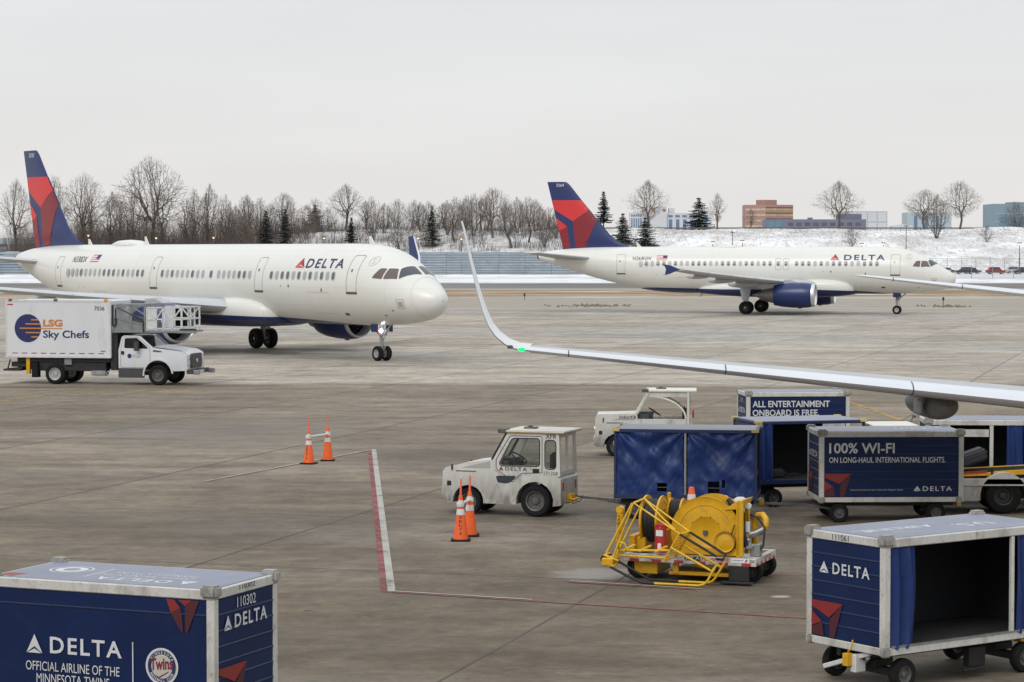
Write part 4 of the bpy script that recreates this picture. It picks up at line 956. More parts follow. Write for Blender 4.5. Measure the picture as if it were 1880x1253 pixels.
def jet(name, label, loc, heading, plug_f, plug_a, doors, exits, win_rows, belly, sharklet, reg, fleet, lit, rotz_note=None):
    t = thing(name, label, 'airplane', (loc[0], loc[1], 0), heading)
    S = lambda a: a if a < 8 else (a + plug_f)               # station shift for parts ahead of / at the wing
    tab = [r for r in NOSE[:-1]] + [(NOSE[-1][0] + plug_f + plug_a, *NOSE[-1][1:])] + [(r[0] + plug_f + plug_a, *r[1:]) for r in TAIL]
    TA = plug_f + plug_a
    Lf = tab[-1][0]
    sta = [0, .03, .08, .14, .22, .35, .5, .7, .9, 1.15, 1.4, 1.7, 2.0, 2.3, 2.6, 3.0, 3.4, 3.8, 4.3, 5, 6, 7]
    a_ = 8.5
    while a_ < 24 + TA: sta.append(a_); a_ += 1.5
    sta += [24 + TA + i * .7 for i in range(0, 19)] + [37.3 + TA, Lf]
    sta = sorted(set(round(s_, 3) for s_ in sta if s_ <= Lf))
    def surf(a, z, off=0.0, side=-1):
        top, bot, hw = interp(tab, a); zc = (top + bot) / 2; hh = (top - bot) / 2
        s_ = max(-.999, min(.999, (z - zc) / hh)); cth = math.sqrt(1 - s_ * s_)
        n_ = Vector((0, side * cth / hw, s_ / hh)).normalized()
        return (-a, side * hw * cth + n_.y * off, z + n_.z * off)
    NS = 48; secs = []
    for a in sta:
        top, bot, hw = interp(tab, a); zc = (top + bot) / 2; hh = (top - bot) / 2
        secs.append([(-a, hw * math.cos(2 * math.pi * k_ / NS), zc + hh * math.sin(2 * math.pi * k_ / NS)) for k_ in range(NS)])
    fm = fus_mat('fuselage_paint', belly)
    fus = loft_sections(secs, 'fuselage', [fm], t, smooth=60)
    # wing body fairing
    W0 = plug_f
    fs_ = []
    for a, hw, zt, zb in ((8.7, 1.5, 2.6, 1.72), (9.3, 1.98, 2.95, 1.62), (10.2, 2.18, 3.15, 1.52), (11.6, 2.30, 3.22, 1.46), (13, 2.34, 3.15, 1.44), (16, 2.30, 3.0, 1.42), (18.5, 2.25, 2.9, 1.45), (20.3, 2.1, 2.75, 1.55), (21.8, 1.7, 2.5, 1.68), (22.6, 1.2, 2.3, 1.78)):
        zc = (zt + zb) / 2; hh = (zt - zb) / 2
        fs_.append([(-(a + W0), hw * math.copysign(abs(math.cos(q)) ** .55, math.cos(q)), zc + hh * math.copysign(abs(math.sin(q)) ** .7, math.sin(q))) for q in [2 * math.pi * k_ / 28 for k_ in range(28)]])
    loft_sections(fs_, 'belly_fairing', [fm], t, smooth=60)
    # wings
    af = airfoil()
    def wing_ring(y, le, ch, z, th, side, tw=0.0, ax=None):
        out = []
        for x, h_ in af:
            out.append((-(le + x * ch), side * y, z + h_ * ch * th / .12 + tw * (0.3 - x) * ch))
        return out
    KY = 6.4
    def le_at(y): return 11.55 + W0 + (y - 1.9) * math.tan(R(30.7)) - (0.0 if y > KY else 0)
    def te_at(y): return (18.25 + W0) if y <= KY else 18.25 + W0 + (y - KY) * (22.1 - 18.25) / (16.9 - KY)
    def wz(y): return 2.52 + (y - 1.9) * .0905 + .10 * max(0, (y - 8) / 9) ** 2
    for side, nm in ((-1, 'starboard'), (1, 'port')):
        ys_ = [1.2, 2.2, 4.2, 6.4, 9, 12, 14.5, 16.3, 16.95]
        secs = [wing_ring(y, le_at(y), te_at(y) - le_at(y), wz(y), .155 if y < 4 else (.135 if y < 9 else .12), side) for y in ys_]
        nn = len(af)
        def wmi(i, k_):     # 0 top grey, 1 underside, 2 leading edge slats
            x = (af[k_][0] + af[(k_ + 1) % nn][0]) / 2
            if x < .13: return 2
            return 0 if k_ < 9 else 1
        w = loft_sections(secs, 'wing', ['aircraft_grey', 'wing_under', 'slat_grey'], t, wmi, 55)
        # slat gaps
        for y in (4.9, 6.6, 9.2, 11.9, 14.4):
            le = le_at(y); ch = te_at(y) - le
            mb = MB(); ring = [(-(le + x * ch - .004), side * y, wz(y) + h_ * ch * (.125 if y < 9 else .115) / .12 * 1.01) for x, h_ in af if x < .16]
            for p, q in zip(ring, ring[1:]): mb.add([(p[0] + .004, p[1] - .02, p[2]), (p[0] + .004, p[1] + .02, p[2]), (q[0] + .004, q[1] + .02, q[2]), (q[0] + .004, q[1] - .02, q[2])], [(0, 1, 2, 3)])
            mb.build('slat_gap', 'line_grey', w, smooth=0)
        # flap track fairings
        for y, ln, r_ in ((6.1, 3.6, .30), (9.3, 3.2, .25), (12.6, 2.6, .20)):
            te = te_at(y); ch = te - le_at(y); mb = MB()
            x0 = te - ch * .52; x1 = te + .75
            mb.lathe([(-(x1 - (x1 - x0) * q), r_ * (math.sin(math.pi * min(1, q ** .75)) ** .6 if 0 < q < 1 else .01)) for q in [i / 12 for i in range(13)]], 'x', (0, 0, 0), 12)
            mb.v = [(p[0], p[1] * .6 + side * y, p[2] + wz(y) - .06 * ch) for p in mb.v]
            mb.build('flap_fairing', 'aircraft_grey', w, smooth=60)
        # flaps panel edge line
        # tip device
        yt = 16.95; let = le_at(yt); cht = te_at(yt) - let
        if sharklet:
            ss = []
            for q in (0, .12, .28, .5, .75, 1.0):
                up = q * 2.45; out = .05 + .42 * min(1, q * 2.2) - .0 + .25 * q; ch = cht * (1 - .62 * q); sw = q * 1.55
                tilt = min(1, q * 3.2) * 1.35
                ring = []
                for x, h_ in af:
                    th = h_ * ch * (.10 / .12)
                    ring.append((-(let + sw + x * ch), side * (yt + out * (1 if q else 0) - th * math.sin(tilt)), wz(yt) + up * (1 if q > .2 else .8) + th * math.cos(tilt)))
                ss.append(ring)
            loft_sections(ss, 'sharklet', ['navy_fin', 'navy_fin', 'wing_bright'], t, lambda i, k_: 2 if (af[k_][0] + af[(k_ + 1) % nn][0]) / 2 < .08 else 0, 55)
        else:
            pts = [(let + .35, .02), (let + 1.1, .34), (let + 1.75, .46), (te_at(yt) - .10, .05), (let + 1.62, -.46), (let + 1.2, -.34)]
            mb = MB(); z0 = wz(yt)
            mb.prism([(-a, z0 + z) for a, z in pts], 'y', side * yt - .04, side * yt + .04)
            mb.build('wingtip_fence', 'navy_fin', t, bev=.015)
        # engine
        ex, ey, ez = (11.35 + W0 - (.55 if plug_f else 0)), 5.75, 1.72
        e = MB()
        R0 = 1.08
        cowl = [(0.28, R0 * .90), (.6, R0 * .98), (1.2, R0 * 1.02), (2.0, R0 * 1.0), (2.9, R0 * .93), (3.55, R0 * .81), (3.56, R0 * .76), (3.2, R0 * .77)]
        e.lathe([(-(ex + a), r_) for a, r_ in cowl], 'x', (0, side * ey, ez), 36)
        eng = e.build('engine', 'navy', t, smooth=50); 
        MB().lathe([(-(ex + a), r_) for a, r_ in [(.95, R0 * .80), (.5, R0 * .775), (.18, R0 * .79), (.05, R0 * .815), (0, R0 * .85), (.04, R0 * .88), (.14, R0 * .895), (.285, R0 * .905)]], 'x', (0, side * ey, ez), 36).build('inlet_lip', 'bare_metal', eng, smooth=60)
        mb = MB(); mb.lathe([(-(ex + 1.15), R0 * .80), (-(ex + 1.2), .01)], 'x', (0, side * ey, ez), 24)
        mb.build('fan_backing', 'grille_black', eng)
        mb = MB()
        for q in range(24):
            a = 2 * math.pi * q / 24
            def P(r_, da, x): return (-(ex + x), side * ey + r_ * math.cos(a + da), ez + r_ * math.sin(a + da))
            mb.add([P(.30, 0, .95), P(R0 * .78, .10, .90), P(R0 * .78, .26, 1.08), P(.30, .22, 1.12)], [(0, 1, 2, 3)])
        mb.build('fan', 'dark_metal', eng, smooth=0)
        MB().lathe([(-(ex + .48), .005), (-(ex + .60), .12), (-(ex + .8), .23), (-(ex + 1.0), .31)], 'x', (0, side * ey, ez), 20).build('spinner', 'dark_metal', eng, smooth=60)
        MB().lathe([(-(ex + a), r_) for a, r_ in [(3.1, .80), (3.55, .72), (4.1, .60), (4.65, .49), (4.66, .42), (4.5, .40)]], 'x', (0, side * ey, ez), 28).lathe([(-(ex + 4.3), .36), (-(ex + 4.9), .26), (-(ex + 5.5), .02)], 'x', (0, side * ey, ez), 20).build('exhaust', 'engine_metal', eng, smooth=50)
        MB().prism([(-(ex + .9), ez + .98), (-(ex + 2.2), wz(5.75) + .22), (-(ex + 4.2), wz(5.75) + .10), (-(ex + 6.0), wz(5.75) - .05), (-(ex + 4.6), ez + .45), (-(ex + 3.0), ez + .62)], 'y', side * ey - .22, side * ey + .22).build('pylon', 'aircraft_grey', eng, bev=.06)
        # strake mark / drain
        MB().box(-(ex + 1.5), -(ex + 1.2), side * ey - .05, side * ey + .05, ez - R0 * 1.02 - .05, ez - R0 * .98).build('drain_mast', 'rail_dark', eng)
        # main gear
        gx, gy = 17.71 + W0, 3.80
        mb = MB().tube([(-(gx - .15), side * (gy - .25), 2.6), (-gx, side * gy, 1.5), (-gx, side * gy, .58)], [.17, .17, .12], 10)
        mb.tube([(-gx, side * (gy - .62), .575), (-gx, side * (gy + .62), .575)], .09, 8)
        mb.tube([(-gx, side * gy, 1.3), (-gx + .1, side * (gy - 1.4), 2.2)], .07, 7).tube([(-gx - .05, side * gy, 1.35), (-gx - .35, side * gy, .95), (-gx - .05, side * gy, .62)], .05, 6)
        gear = mb.build('main_gear', 'gear_grey', t)
        MB().prism([(-(gx - .55), 2.75), (-(gx + .62), 2.75), (-(gx + .35), 1.35), (-(gx + .12), 1.05), (-(gx - .22), 1.05)], 'y', side * (gy + .30) - .02, side * (gy + .30) + .02).build('gear_door', 'aircraft_grey', gear)
        for dy in (-.465, .465):
            wheel_mb(.575, .42, .50, 30).build('wheel', ['rubber', 'dark_metal' if dy * side < 0 else 'rim_grey'], gear, loc=(-gx, side * (gy + dy * 1.0), .575), smooth=45)
        # stabilizer
        secs = []
        for y, le, ch, z in ((.25, 31.75, 4.0, 4.78), (1.0, 32.25, 3.75, 4.86), (6.225, 36.0, 1.45, 5.38)):
            secs.append([(-(le + TA + x * ch), side * y, z + h_ * ch * .8) for x, h_ in af])
        loft_sections(secs, 'stabilizer', ['aircraft_white', 'wing_under', 'slat_grey'], t, lambda i, k_: 2 if (af[k_][0] + af[(k_ + 1) % nn][0]) / 2 < .09 else (0 if k_ < 9 else 1), 55)
    # nose gear
    nx = 5.07
    mb = MB().tube([(-nx, 0, 2.2), (-nx - .02, 0, 1.0), (-nx, 0, .38)], [.12, .11, .07], 10).tube([(-nx, -.34, .38), (-nx, .34, .38)], .06, 8).tube([(-nx + .1, 0, 1.25), (-nx + .9, 0, 1.95)], .05, 7)
    mb.tube([(-nx + .12, 0, 1.0), (-nx + .30, 0, .72), (-nx + .06, 0, .46)], .035, 6).box(-nx - .02, -nx + .16, -.20, .20, 1.28, 1.40)
    ng = mb.build('nose_gear', 'gear_grey', t)
    for dy in (-.26, .26): wheel_mb(.38, .24, .52, 26).build('wheel', ['rubber', 'rim_light'], ng, loc=(-nx, dy, .38), smooth=45)
    for dy in (-.46, .46): MB().box(-nx - .30, -nx + .28, dy - .02, dy + .02, 1.46, 1.90).build('gear_door', 'navy', ng, bev=.01)
    for i, (dy, z) in enumerate(((-.20, 1.52), (.20, 1.52), (0, 1.20))):
        MB().lathe([(-nx + .10, .03), (-nx + .14, .085), (-nx + .22, .095), (-nx + .225, .001)], 'x', (0, dy, z), 14).build('taxi_light', 'taxi_lamp' if (lit and i == 0) else 'lamp_clear', ng)
    MB().box(-nx + .12, -nx + .16, -.40, -.26, 1.38, 1.62).build('gear_placard', 'red_reflect', ng)
    # fin and its painted facets
    F = [(36.78, 11.80), (35.06, 11.80), (34.85, 11.7), (34.62, 11.47), (33.53, 10.1), (32.79, 9.23), (32.07, 8.36), (30.89, 6.98), (30.17, 6.36), (29.0, 5.92)]
    def fle(z):
        for (a0, z0), (a1, z1) in zip(F[1:], F[2:]):
            if z1 <= z <= z0: return a0 + (a1 - a0) * (z0 - z) / max(1e-6, z0 - z1)
        return 29.0 if z < 6 else 35.06
    def fte(z): return 36.78 + (z - 11.8) * (36.78 - 35.25) / (11.8 - 5.6)
    def fth(a, z):
        le, te = fle(z), fte(z); x = min(.999, max(.0001, (a - le) / (te - le)))
        th = .10 if z > 6.6 else .10 - .035 * (6.6 - z)
        return 5 * th * (te - le) * (.2969 * math.sqrt(x) - .126 * x - .3516 * x * x + .2843 * x ** 3 - .1015 * x ** 4) * (.55 if z < 6.4 else .8)
    secs = []
    for z in (5.35, 5.95, 6.2, 6.5, 7, 7.7, 8.4, 9.2, 10.1, 11, 11.5, 11.72, 11.8):
        zz = max(z, 5.93)
        le, te = fle(zz), fte(zz)
        ring = []
        for x, h_ in af:
            a = le + x * (te - le); ring.append((-(a + TA), math.copysign(fth(a, zz), h_) if 0 < x < 1 else 0, z))
        secs.append(ring)
    fin = loft_sections(secs, 'vertical_fin', ['navy_fin'], t, None, 55)
    FP = {'facet_red': ([(36.32, 10.14), (33.56, 10.12), (32.83, 9.25), (34.34, 8.22), (36.16, 9.3)], 'red_bright'), 'facet_red_small': ([(35.95, 8.55), (34.91, 7.74), (35.66, 7.36)], 'red_bright'),
          'facet_dark_red_low': ([(35.66, 7.36), (34.91, 7.74), (34.58, 5.80), (35.28, 5.76)], 'red_dark'), 'facet_dark_red': ([(34.34, 8.22), (32.85, 9.2), (32.12, 8.36), (33.17, 5.90), (34.12, 5.86)], 'red_dark')}
    for nm, (pl, mt) in FP.items():
        for side in (-1, 1):
            def fmap(a, z, side=side):
                te = fte(z) - .02; le = fle(z) + .04; aa = min(te, max(le, a)); return (-(aa + TA), side * (fth(aa, z) + .014), z)
            decal(nm, pl, [tuple(range(len(pl)))], fmap, mt, fin, (.28, .28))
    # tail tip clearance for exhaust
    MB().lathe([(-(Lf - .02), .26), (-(Lf + .10), .24), (-(Lf + .08), .15)], 'x', (0, 0, 5.02), 16).build('apu_exhaust', 'dark_metal', t)
    v, f = fit_text(fleet, height=.27, bold=.012)
    for side in (-1,):
        decal('fleet_number', v, f, lambda u, w_: (-(35.92 - u + TA), -(fth(35.92 - u, 11.36 + w_) + .012), 11.36 + w_), 'text_white', fin, (.1, 0))
    # cabin windows: panes with a rim, some blinds down
    cab_z = 4.27 if plug_f else 4.42
    def pane(w_, h_, off):
        poly = rounded([(-w_ / 2, -h_ / 2), (w_ / 2, -h_ / 2), (w_ / 2, h_ / 2), (-w_ / 2, h_ / 2)], w_ * .48, 4)
        v2 = poly; mbp = MB(); 
        vs3 = [];
        for x, z in poly:
            p = surf(12.0, cab_z + z, off); vs3.append((x, p[1], p[2]))
        c_ = surf(12.0, cab_z, off); vs3.append((0, c_[1], c_[2])); n_ = len(poly)
        return vs3, [(i, (i + 1) % n_, n_) for i in range(n_)]
    def winmesh(blind):
        mbw = MB(); v_, f_ = pane(.34, .47, .006); mbw.add(v_, f_, 0); v_, f_ = pane(.25, .38, .012); mbw.add(v_, f_, 2 if blind else 1)
        if blind == 2:
            v_, f_ = pane(.25, .38, .014); v_ = [(x, y, z) for x, y, z in v_]
        return mesh_from('cabin_window', mbw.v, mbw.f, mbw.m, ['pane_rim', 'cabin_pane', 'cabin_blind'], smooth=0)
    wm = [winmesh(0), winmesh(1)]; rw = random.Random(hash(reg) % 1000 if False else len(reg) + int(plug_f * 10))
    for a0, a1, n_ in win_rows:
        for i in range(n_):
            a = a0 + (a1 - a0) * i / max(1, n_ - 1)
            link('cabin_window', wm[1 if rw.random() < .38 else 0], t, (-a, 0, 0))
    # doors: outlines, sill, porthole
    for j, (a, wd, z0, z1) in enumerate(doors):
        pl = rounded([(a - wd / 2, z0), (a + wd / 2, z0), (a + wd / 2, z1), (a - wd / 2, z1)], .14, 3)
        v, f = ringpoly(pl, .03); d = decal('cabin_door', v, f, lambda u, w_: surf(u, w_, .008), 'line_grey', t, (.3, .2))
        pl = rounded([(a - wd / 2 - .02, z0 - .02), (a + wd / 2 + .02, z0 - .02), (a + wd / 2 + .02, z0 + .09), (a - wd / 2 - .02, z0 + .09)], .04, 2)
        decal('door_sill', pl, [tuple(range(len(pl)))], lambda u, w_: surf(u, w_, .014), 'rim_grey', d, (.3, .05))
        pl = [(a + .08 + .06 * math.cos(q), z0 + 1.15 + .085 * math.sin(q)) for q in [i * math.pi / 6 for i in range(12)]]
        decal('door_porthole', pl, [tuple(range(12))], lambda u, w_: surf(u, w_, .012), 'cabin_pane', d, (0, 0))
    for a in exits:
        pl = rounded([(a - .26, 3.86), (a + .26, 3.86), (a + .26, 4.88), (a - .26, 4.88)], .13, 3)
        v, f = ringpoly(pl, .035); decal('overwing_exit', v, f, lambda u, w_: surf(u, w_, .008), 'line_grey', t, (.3, .2))
        link('cabin_window', wm[0], t, (-a, 0, 0))
    # cargo door lines, static ports and placards
    for (a0, a1, z0, z1) in ((7.0, 8.9, 2.35, 3.45), (22.9 + plug_f + plug_a, 24.4 + plug_f + plug_a, 2.3, 3.2)):
        v, f = ringpoly([(a0, z0), (a1, z0), (a1, z1), (a0, z1)], .025); decal('cargo_door', v, f, lambda u, w_: surf(u, w_, .006), 'line_faint', t, (.4, .2))
    for (a, z, w_, h_, mt) in ((1.75, 2.92, .26, .26, 'line_grey'), (6.1, 2.35, .34, .12, 'rim_grey'), (7.6, 3.55, .10, .16, 'rim_grey'), (10.6, 3.72, .10, .14, 'rim_grey'), (11.3, 3.72, .06, .06, 'rim_grey'), (3.1, 2.35, .16, .05, 'rim_grey'), (2.4, 2.6, .12, .05, 'rim_grey'), (26.2 + TA, 3.4, .06, .06, 'rim_grey'), (25.5 + TA, 3.4, .06, .06, 'rim_grey')):
        pl = [(a - w_ / 2, z - h_ / 2), (a + w_ / 2, z - h_ / 2), (a + w_ / 2, z + h_ / 2), (a - w_ / 2, z + h_ / 2)]
        decal('service_panel', pl, [(0, 1, 2, 3)], lambda u, q: surf(u, q, .008), mt, t, (.1, .1))
    pl = [(1.75 - .22, 2.70), (1.75 + .22, 2.70), (1.75 + .22, 3.16), (1.75 - .22, 3.16)]; v, f = ringpoly(pl, .02)
    decal('service_panel_frame', v, f, lambda u, q: surf(u, q, .008), 'red_reflect', t, (.1, .1))
    pl = [(3.9 + .27 * math.cos(q), 5.02 + .24 * math.sin(q)) for q in [i * math.pi / 10 for i in range(20)]]; v, f = ringpoly(pl, .03)
    decal('round_emblem', v, f, lambda u, q: surf(u, q, .008), 'line_faint', t, (.1, .1)); v, f = fit_text('S', width=.2, height=.25); decal('round_emblem_letter', v, f, lambda u, q: surf(4.0 - u, 4.90 + q, .008), 'line_faint', t, (.1, .1))
    # cockpit glazing
    def fuse_pt(a, phi, off=0.012):
        top, bot, hw = interp(tab, a); zc = (top + bot) / 2; hh = (top - bot) / 2
        n_ = Vector((0, math.cos(phi) / hw, math.sin(phi) / hh)).normalized(); 
        return Vector((-a + off, hw * math.cos(phi) + n_.y * off, zc + hh * math.sin(phi) + n_.z * off))
    for side in (-1, 1):
        v = []; n_ = 24
        for i in range(n_ + 1):
            ph_ = R(-75 + 165 * i / n_)
            for da in (0, .022):
                p = fuse_pt(1.10 + .22 * math.sin(ph_) + da, ph_, .006); v.append((p.x, side * p.y, p.z))
        MB().add(v, [(2 * i, 2 * i + 1, 2 * i + 3, 2 * i + 2) for i in range(n_)]).build('radome_seam', 'seam_soft', t, smooth=0)
    # side panes in (station, angle) space measured from the starboard horizon upward; front panes near the centre line
    def zphi(a, z):
        top, bot, hw = interp(tab, a); return math.degrees(math.asin(max(-1, min(1, (z - (top + bot) / 2) / ((top - bot) / 2)))))
    panes = [([(3.56, zphi(3.50, 4.18)), (2.97, zphi(2.97, 4.14)), (2.93, zphi(2.93, 4.66)), (3.27, zphi(3.27, 4.66))], 'cockpit_brown'), ([(2.88, zphi(2.88, 4.14)), (2.12, zphi(2.12, 4.15)), (2.40, zphi(2.40, 4.64)), (2.84, zphi(2.84, 4.66))], 'cockpit_brown'),
             ([(2.04, zphi(2.04, 4.15)), (1.75, 58), (1.52, 85.5), (2.14, 86), (2.22, 75), (2.32, zphi(2.32, 4.64))], 'cockpit_glass')]
    for side in (-1, 1):
        for pl, mt in panes:
            def cmap(u, w_, side=side):
                # w_ in degrees
                p = fuse_pt(u, R(w_)); return (p.x, side * p.y, p.z)
            r2 = rounded([(a, g_ / 40) for a, g_ in pl], .05, 2)
            decal('cockpit_window', r2, [tuple(range(len(r2)))], lambda u, w_, cm=cmap: cm(u, w_ * 40), mt, t, (.08, .08))
    # lettering
    sh = .22
    v, f = mark2d(1.0, 0.0); 
    A1 = doors[0][0]
    if sharklet: ax0, mk, mh, dl0, dl1, zb, ra, rz0, fa0 = 10.21, .88, .52, 9.25, 5.92, 4.66, 34.35, 4.86, 32.15
    else: ax0, mk, mh, dl0, dl1, zb, ra, rz0, fa0 = 10.68, .80, .54, 9.49, 5.95, 4.72, 28.4, 4.68, 26.22
    def nm_map(u, w_): return surf(u, w_, .012)
    for key, mt in (('l', 'red_bright'), ('r', 'red_dark'), ('b', 'red_bright')):
        pl = [(ax0 - x * mk, zb + y * mh / .86) for x, y in MARK[key]]
        if key == 'b': pl = [(p[0], p[1] - .0) for p in pl]
        decal('airline_mark', pl, [(0, 1, 2)], nm_map, mt, t, (.2, .15))
    v, f = fit_text('DELTA', width=(dl0 - dl1), height=.47, bold=.02, space=1.28)
    decal('airline_name', v, f, lambda u, w_: nm_map(dl0 - u, zb + w_), 'text_navy', t, (.25, .12))
    v, f = fit_text(reg, width=1.72, height=.34, bold=.0)
    decal('registration', v, f, lambda u, w_: nm_map(ra - u, rz0 + w_), 'text_dark', t, (.2, .1))
    fz0, fw, fh = rz0 + .02, .98, .42
    fl = None
    for i in range(7):
        pl = [(fa0, fz0 + fh * i / 7), (fa0 - fw, fz0 + fh * i / 7), (fa0 - fw, fz0 + fh * (i + 1) / 7), (fa0, fz0 + fh * (i + 1) / 7)]
        o = decal('flag', pl, [(0, 1, 2, 3)], nm_map, 'flag_red' if i % 2 == 0 else 'flag_white', t, (.3, 0))
    pl = [(fa0 - fw * .60, fz0 + fh * 3 / 7), (fa0 - fw, fz0 + fh * 3 / 7), (fa0 - fw, fz0 + fh), (fa0 - fw * .60, fz0 + fh)]
    decal('flag_canton', pl, [(0, 1, 2, 3)], lambda u, w_: surf(u, w_, .016), 'text_navy', t, (.3, .1))
    # roof: dome, blade aerials
    dx, dl_, dh = (28.7, 3.5, 1.0) if sharklet else (18.85, 2.4, .55)
    mb = MB(); ring = []
    for q, hw_, hh_ in ((0, .02, .0), (.06, .34, .16), (.2, .52, .30), (.45, .56, .34), (.75, .50, .30), (.93, .34, .16), (1, .02, .0)):
        ring.append([(-(dx + q * dl_), hw_ * math.cos(p), 5.84 + dh * hh_ * max(0, math.sin(p)) ** .6 + (0 if math.sin(p) >= 0 else -.02)) for p in [2 * math.pi * i / 20 for i in range(20)]])
    loft_sections(ring, 'satellite_dome', ['aircraft_white'], t, smooth=60)
    for a, h_ in ((5.8, .40), (28.3 if sharklet else 14.6, .48), (28.1 + TA, .36)):
        MB().prism([(-a - .30, 5.86), (-a + .16, 5.86), (-a - .22, 5.88 + h_), (-a - .34, 5.88 + h_)], 'y', -.025, .025).build('blade_aerial', 'aircraft_white', t)
    MB().prism([(-(22.5 + plug_f), 1.80), (-(22.2 + plug_f), 1.80), (-(22.55 + plug_f), 1.42), (-(22.68 + plug_f), 1.42)], 'y', -.03, .03).build('belly_aerial', 'aircraft_white', t)
    return t
D = lambda a, w_=.82, z0=3.40, z1=5.22: (a, w_, z0, z1)
jet('far_jet', 'white airliner side on at the far side of the apron, blue engines', (38.56, 203.48), R(-16.09), 0.0, 0.0,
    [D(5.02), D(29.5, .82, 3.45, 5.22)], [14.55, 15.25], [(6.6, 13.62, 14), (15.96, 27.64, 23)],
    [(0, 1.2), (5.2, 1.70), (6.5, 1.9), (9, 2.05), (14, 2.15), (20, 2.14), (24, 2.22), (27.0, 2.26), (28.6, 2.0), (45, 0.5)], False, 'N364NW', '3264', False)
jet('near_jet', 'long white airliner nosing in from the left with a lit nose wheel light', (-3.36, 113.72), R(-51.22), 4.27, 2.67,
    [D(5.02, .82, 3.40, 5.32), D(13.45, .78, 3.38, 5.2), D(24.35, .78, 3.42, 5.2), D(36.0, .80, 3.4, 5.2)], [], [(6.57, 12.26, 12), (14.36, 17.45, 7), (18.23, 18.23, 1), (19.07, 23.4, 9), (25.59, 34.45, 17)],
    [(0, 1.2), (4.6, 1.70), (6.5, 1.82), (10, 1.98), (14, 2.08), (20, 2.12), (30, 2.15), (33.5, 2.2), (35.2, 2.0), (45, 0.5)], True, 'N330DX', '3030', True)
# ================================================================== BAGGAGE CARTS
paint('rib_blue', (0.022, 0.038, 0.095), 0.45, var=0.3, vscale=3, dirt=0.2, dcol=(0.06, 0.065, 0.08))
paint('panel_blue', (0.0058, 0.0185, 0.078), 0.45, var=0.25, vscale=1.3, dirt=0.26, dcol=(0.018, 0.026, 0.055), dscale=2.4, fine=0.3, spec=0.22)
def facet_logo(mp_, parent, w, h, kind='low'):
    """the red facets of the airline's mark cut by a navy band, in a w x h box (lower left at 0,0)"""
    if kind == 'low':
        P = [([(0, .84), (0, 1), (1, 1), (.56, .55)], 'cart_red'), ([(1, 1), (.74, 0), (.58, 0), (.60, .53)], 'cart_red_dark'), ([(0, .70), (.34, .42), (0, .25)], 'cart_red'), ([(0, .22), (.35, .40), (.40, 0), (0, 0)], 'cart_red_dark')]
    else:
        P = [([(0, 1), (.24, .99), (.42, .75), (.13, .60)], 'cart_red'), ([(.13, .60), (.42, .75), (.47, .58), (.51, 0), (.45, .05)], 'cart_red_dark'), ([(.35, .99), (.76, .99), (.57, .82)], 'cart_red'), ([(.76, .99), (1, 1), (.63, 0), (.58, .07), (.57, .80)], 'cart_red_dark')]
    for pl, mt in P:
        decal('red_facet', [(x * w, y * h) for x, y in pl], [tuple(range(len(pl)))], mp_, mt, parent)
def words(s, w, h, mp_, mat, parent, x=0.0, y=0.0, name='lettering', **k_):
    v, f = fit_text(s, width=w, height=h, **k_)
    return decal(name, [(a + x, b + y) for a, b in v], f, mp_, mat, parent)
def mark(w, h, mp_, mat, parent, x=0.0, y=0.0):
    v, f = mark2d(1.0); return decal('airline_mark', [(a * w + x, b / .86 * h + y) for a, b in v], f, mp_, mat, parent)
def curtain(t, x0, x1, z0, z1, y, folds, depth, seed, mat='curtain_blue', axis='x', holes=(), drape=0.0, taper=None):
    """hanging cloth with folds; returns the part"""
    nx, nz = max(10, int((x1 - x0) / .022)), 30
    rr = random.Random(seed); ph = [rr.uniform(0, 6.28) for _ in range(6)]
    vs_ = []; fs = []
    for i in range(nx + 1):
        for j in range(nz + 1):
            u = i / nx; w = j / nz; x = x0 + (x1 - x0) * u; z = z0 + (z1 - z0) * w
            if taper: x = x0 + (x1 - x0) * u * (1 + taper * math.sin(math.pi * (1 - w)) )
            d = depth * (math.sin(folds * 6.28 * u + ph[0] + .8 * math.sin(3 * w + ph[1])) * (1 - .35 * w) + .5 * math.sin(folds * 2.3 * 6.28 * u + ph[2] + 2 * w) * .6)
            if drape:
                for u0, sg in ((-.02, 1), (1.02, -1)):
                    an = math.atan2(1.06 - w, abs(u - u0) + .02); ds = math.hypot(u - u0, 1.06 - w); d += drape * .26 * math.sin(an * 11 + ph[3] + 1.5 * noise.noise(Vector((u * 2, w * 2, seed)))) * max(0, 1 - ds * .75)
                d += drape * .5 * (.9 * noise.noise(Vector((u * 3.1 + seed, w * 2.3, 1))) + .55 * noise.noise(Vector((u * 7 + w * 4, w * 3 - u * 2, seed))) + .30 * abs(noise.noise(Vector((u * 11 - w * 7, w * 5 + u * 3, seed + 4)))))
            if False:   # slack sheet sagging between its top corners
                v_ = abs(u - .55 - .12 * math.sin(ph[3])) ; s_ = (w - 1) * 5 + v_ * 5.5
                d += drape * (math.sin(s_ * 2.4 + ph[4]) * (.35 + .65 * w) * (.4 + u * (1 - u) * 2.4) + .35 * noise.noise(Vector((u * 6, w * 6, seed))))
            yy_ = y + d
            if j == 0: z += .012 * math.sin(9 * u * 6.28 + ph[5])
            vs_.append((x, yy_, z) if axis == 'x' else (yy_, x, z))
    for i in range(nx):
        for j in range(nz):
            u = (i + .5) / nx; w = (j + .5) / nz
            if any(a <= u <= b and c_ <= w <= d_ for a, b, c_, d_ in holes): continue
            a = i * (nz + 1) + j; fs.append((a, a + nz + 1, a + nz + 2, a + 1))
    me_ = mesh_from('curtain', vs_, fs, [0] * len(fs), mat, 0, 80)
    o = link('curtain', me_, t)
    return o
CW_MESH = {}
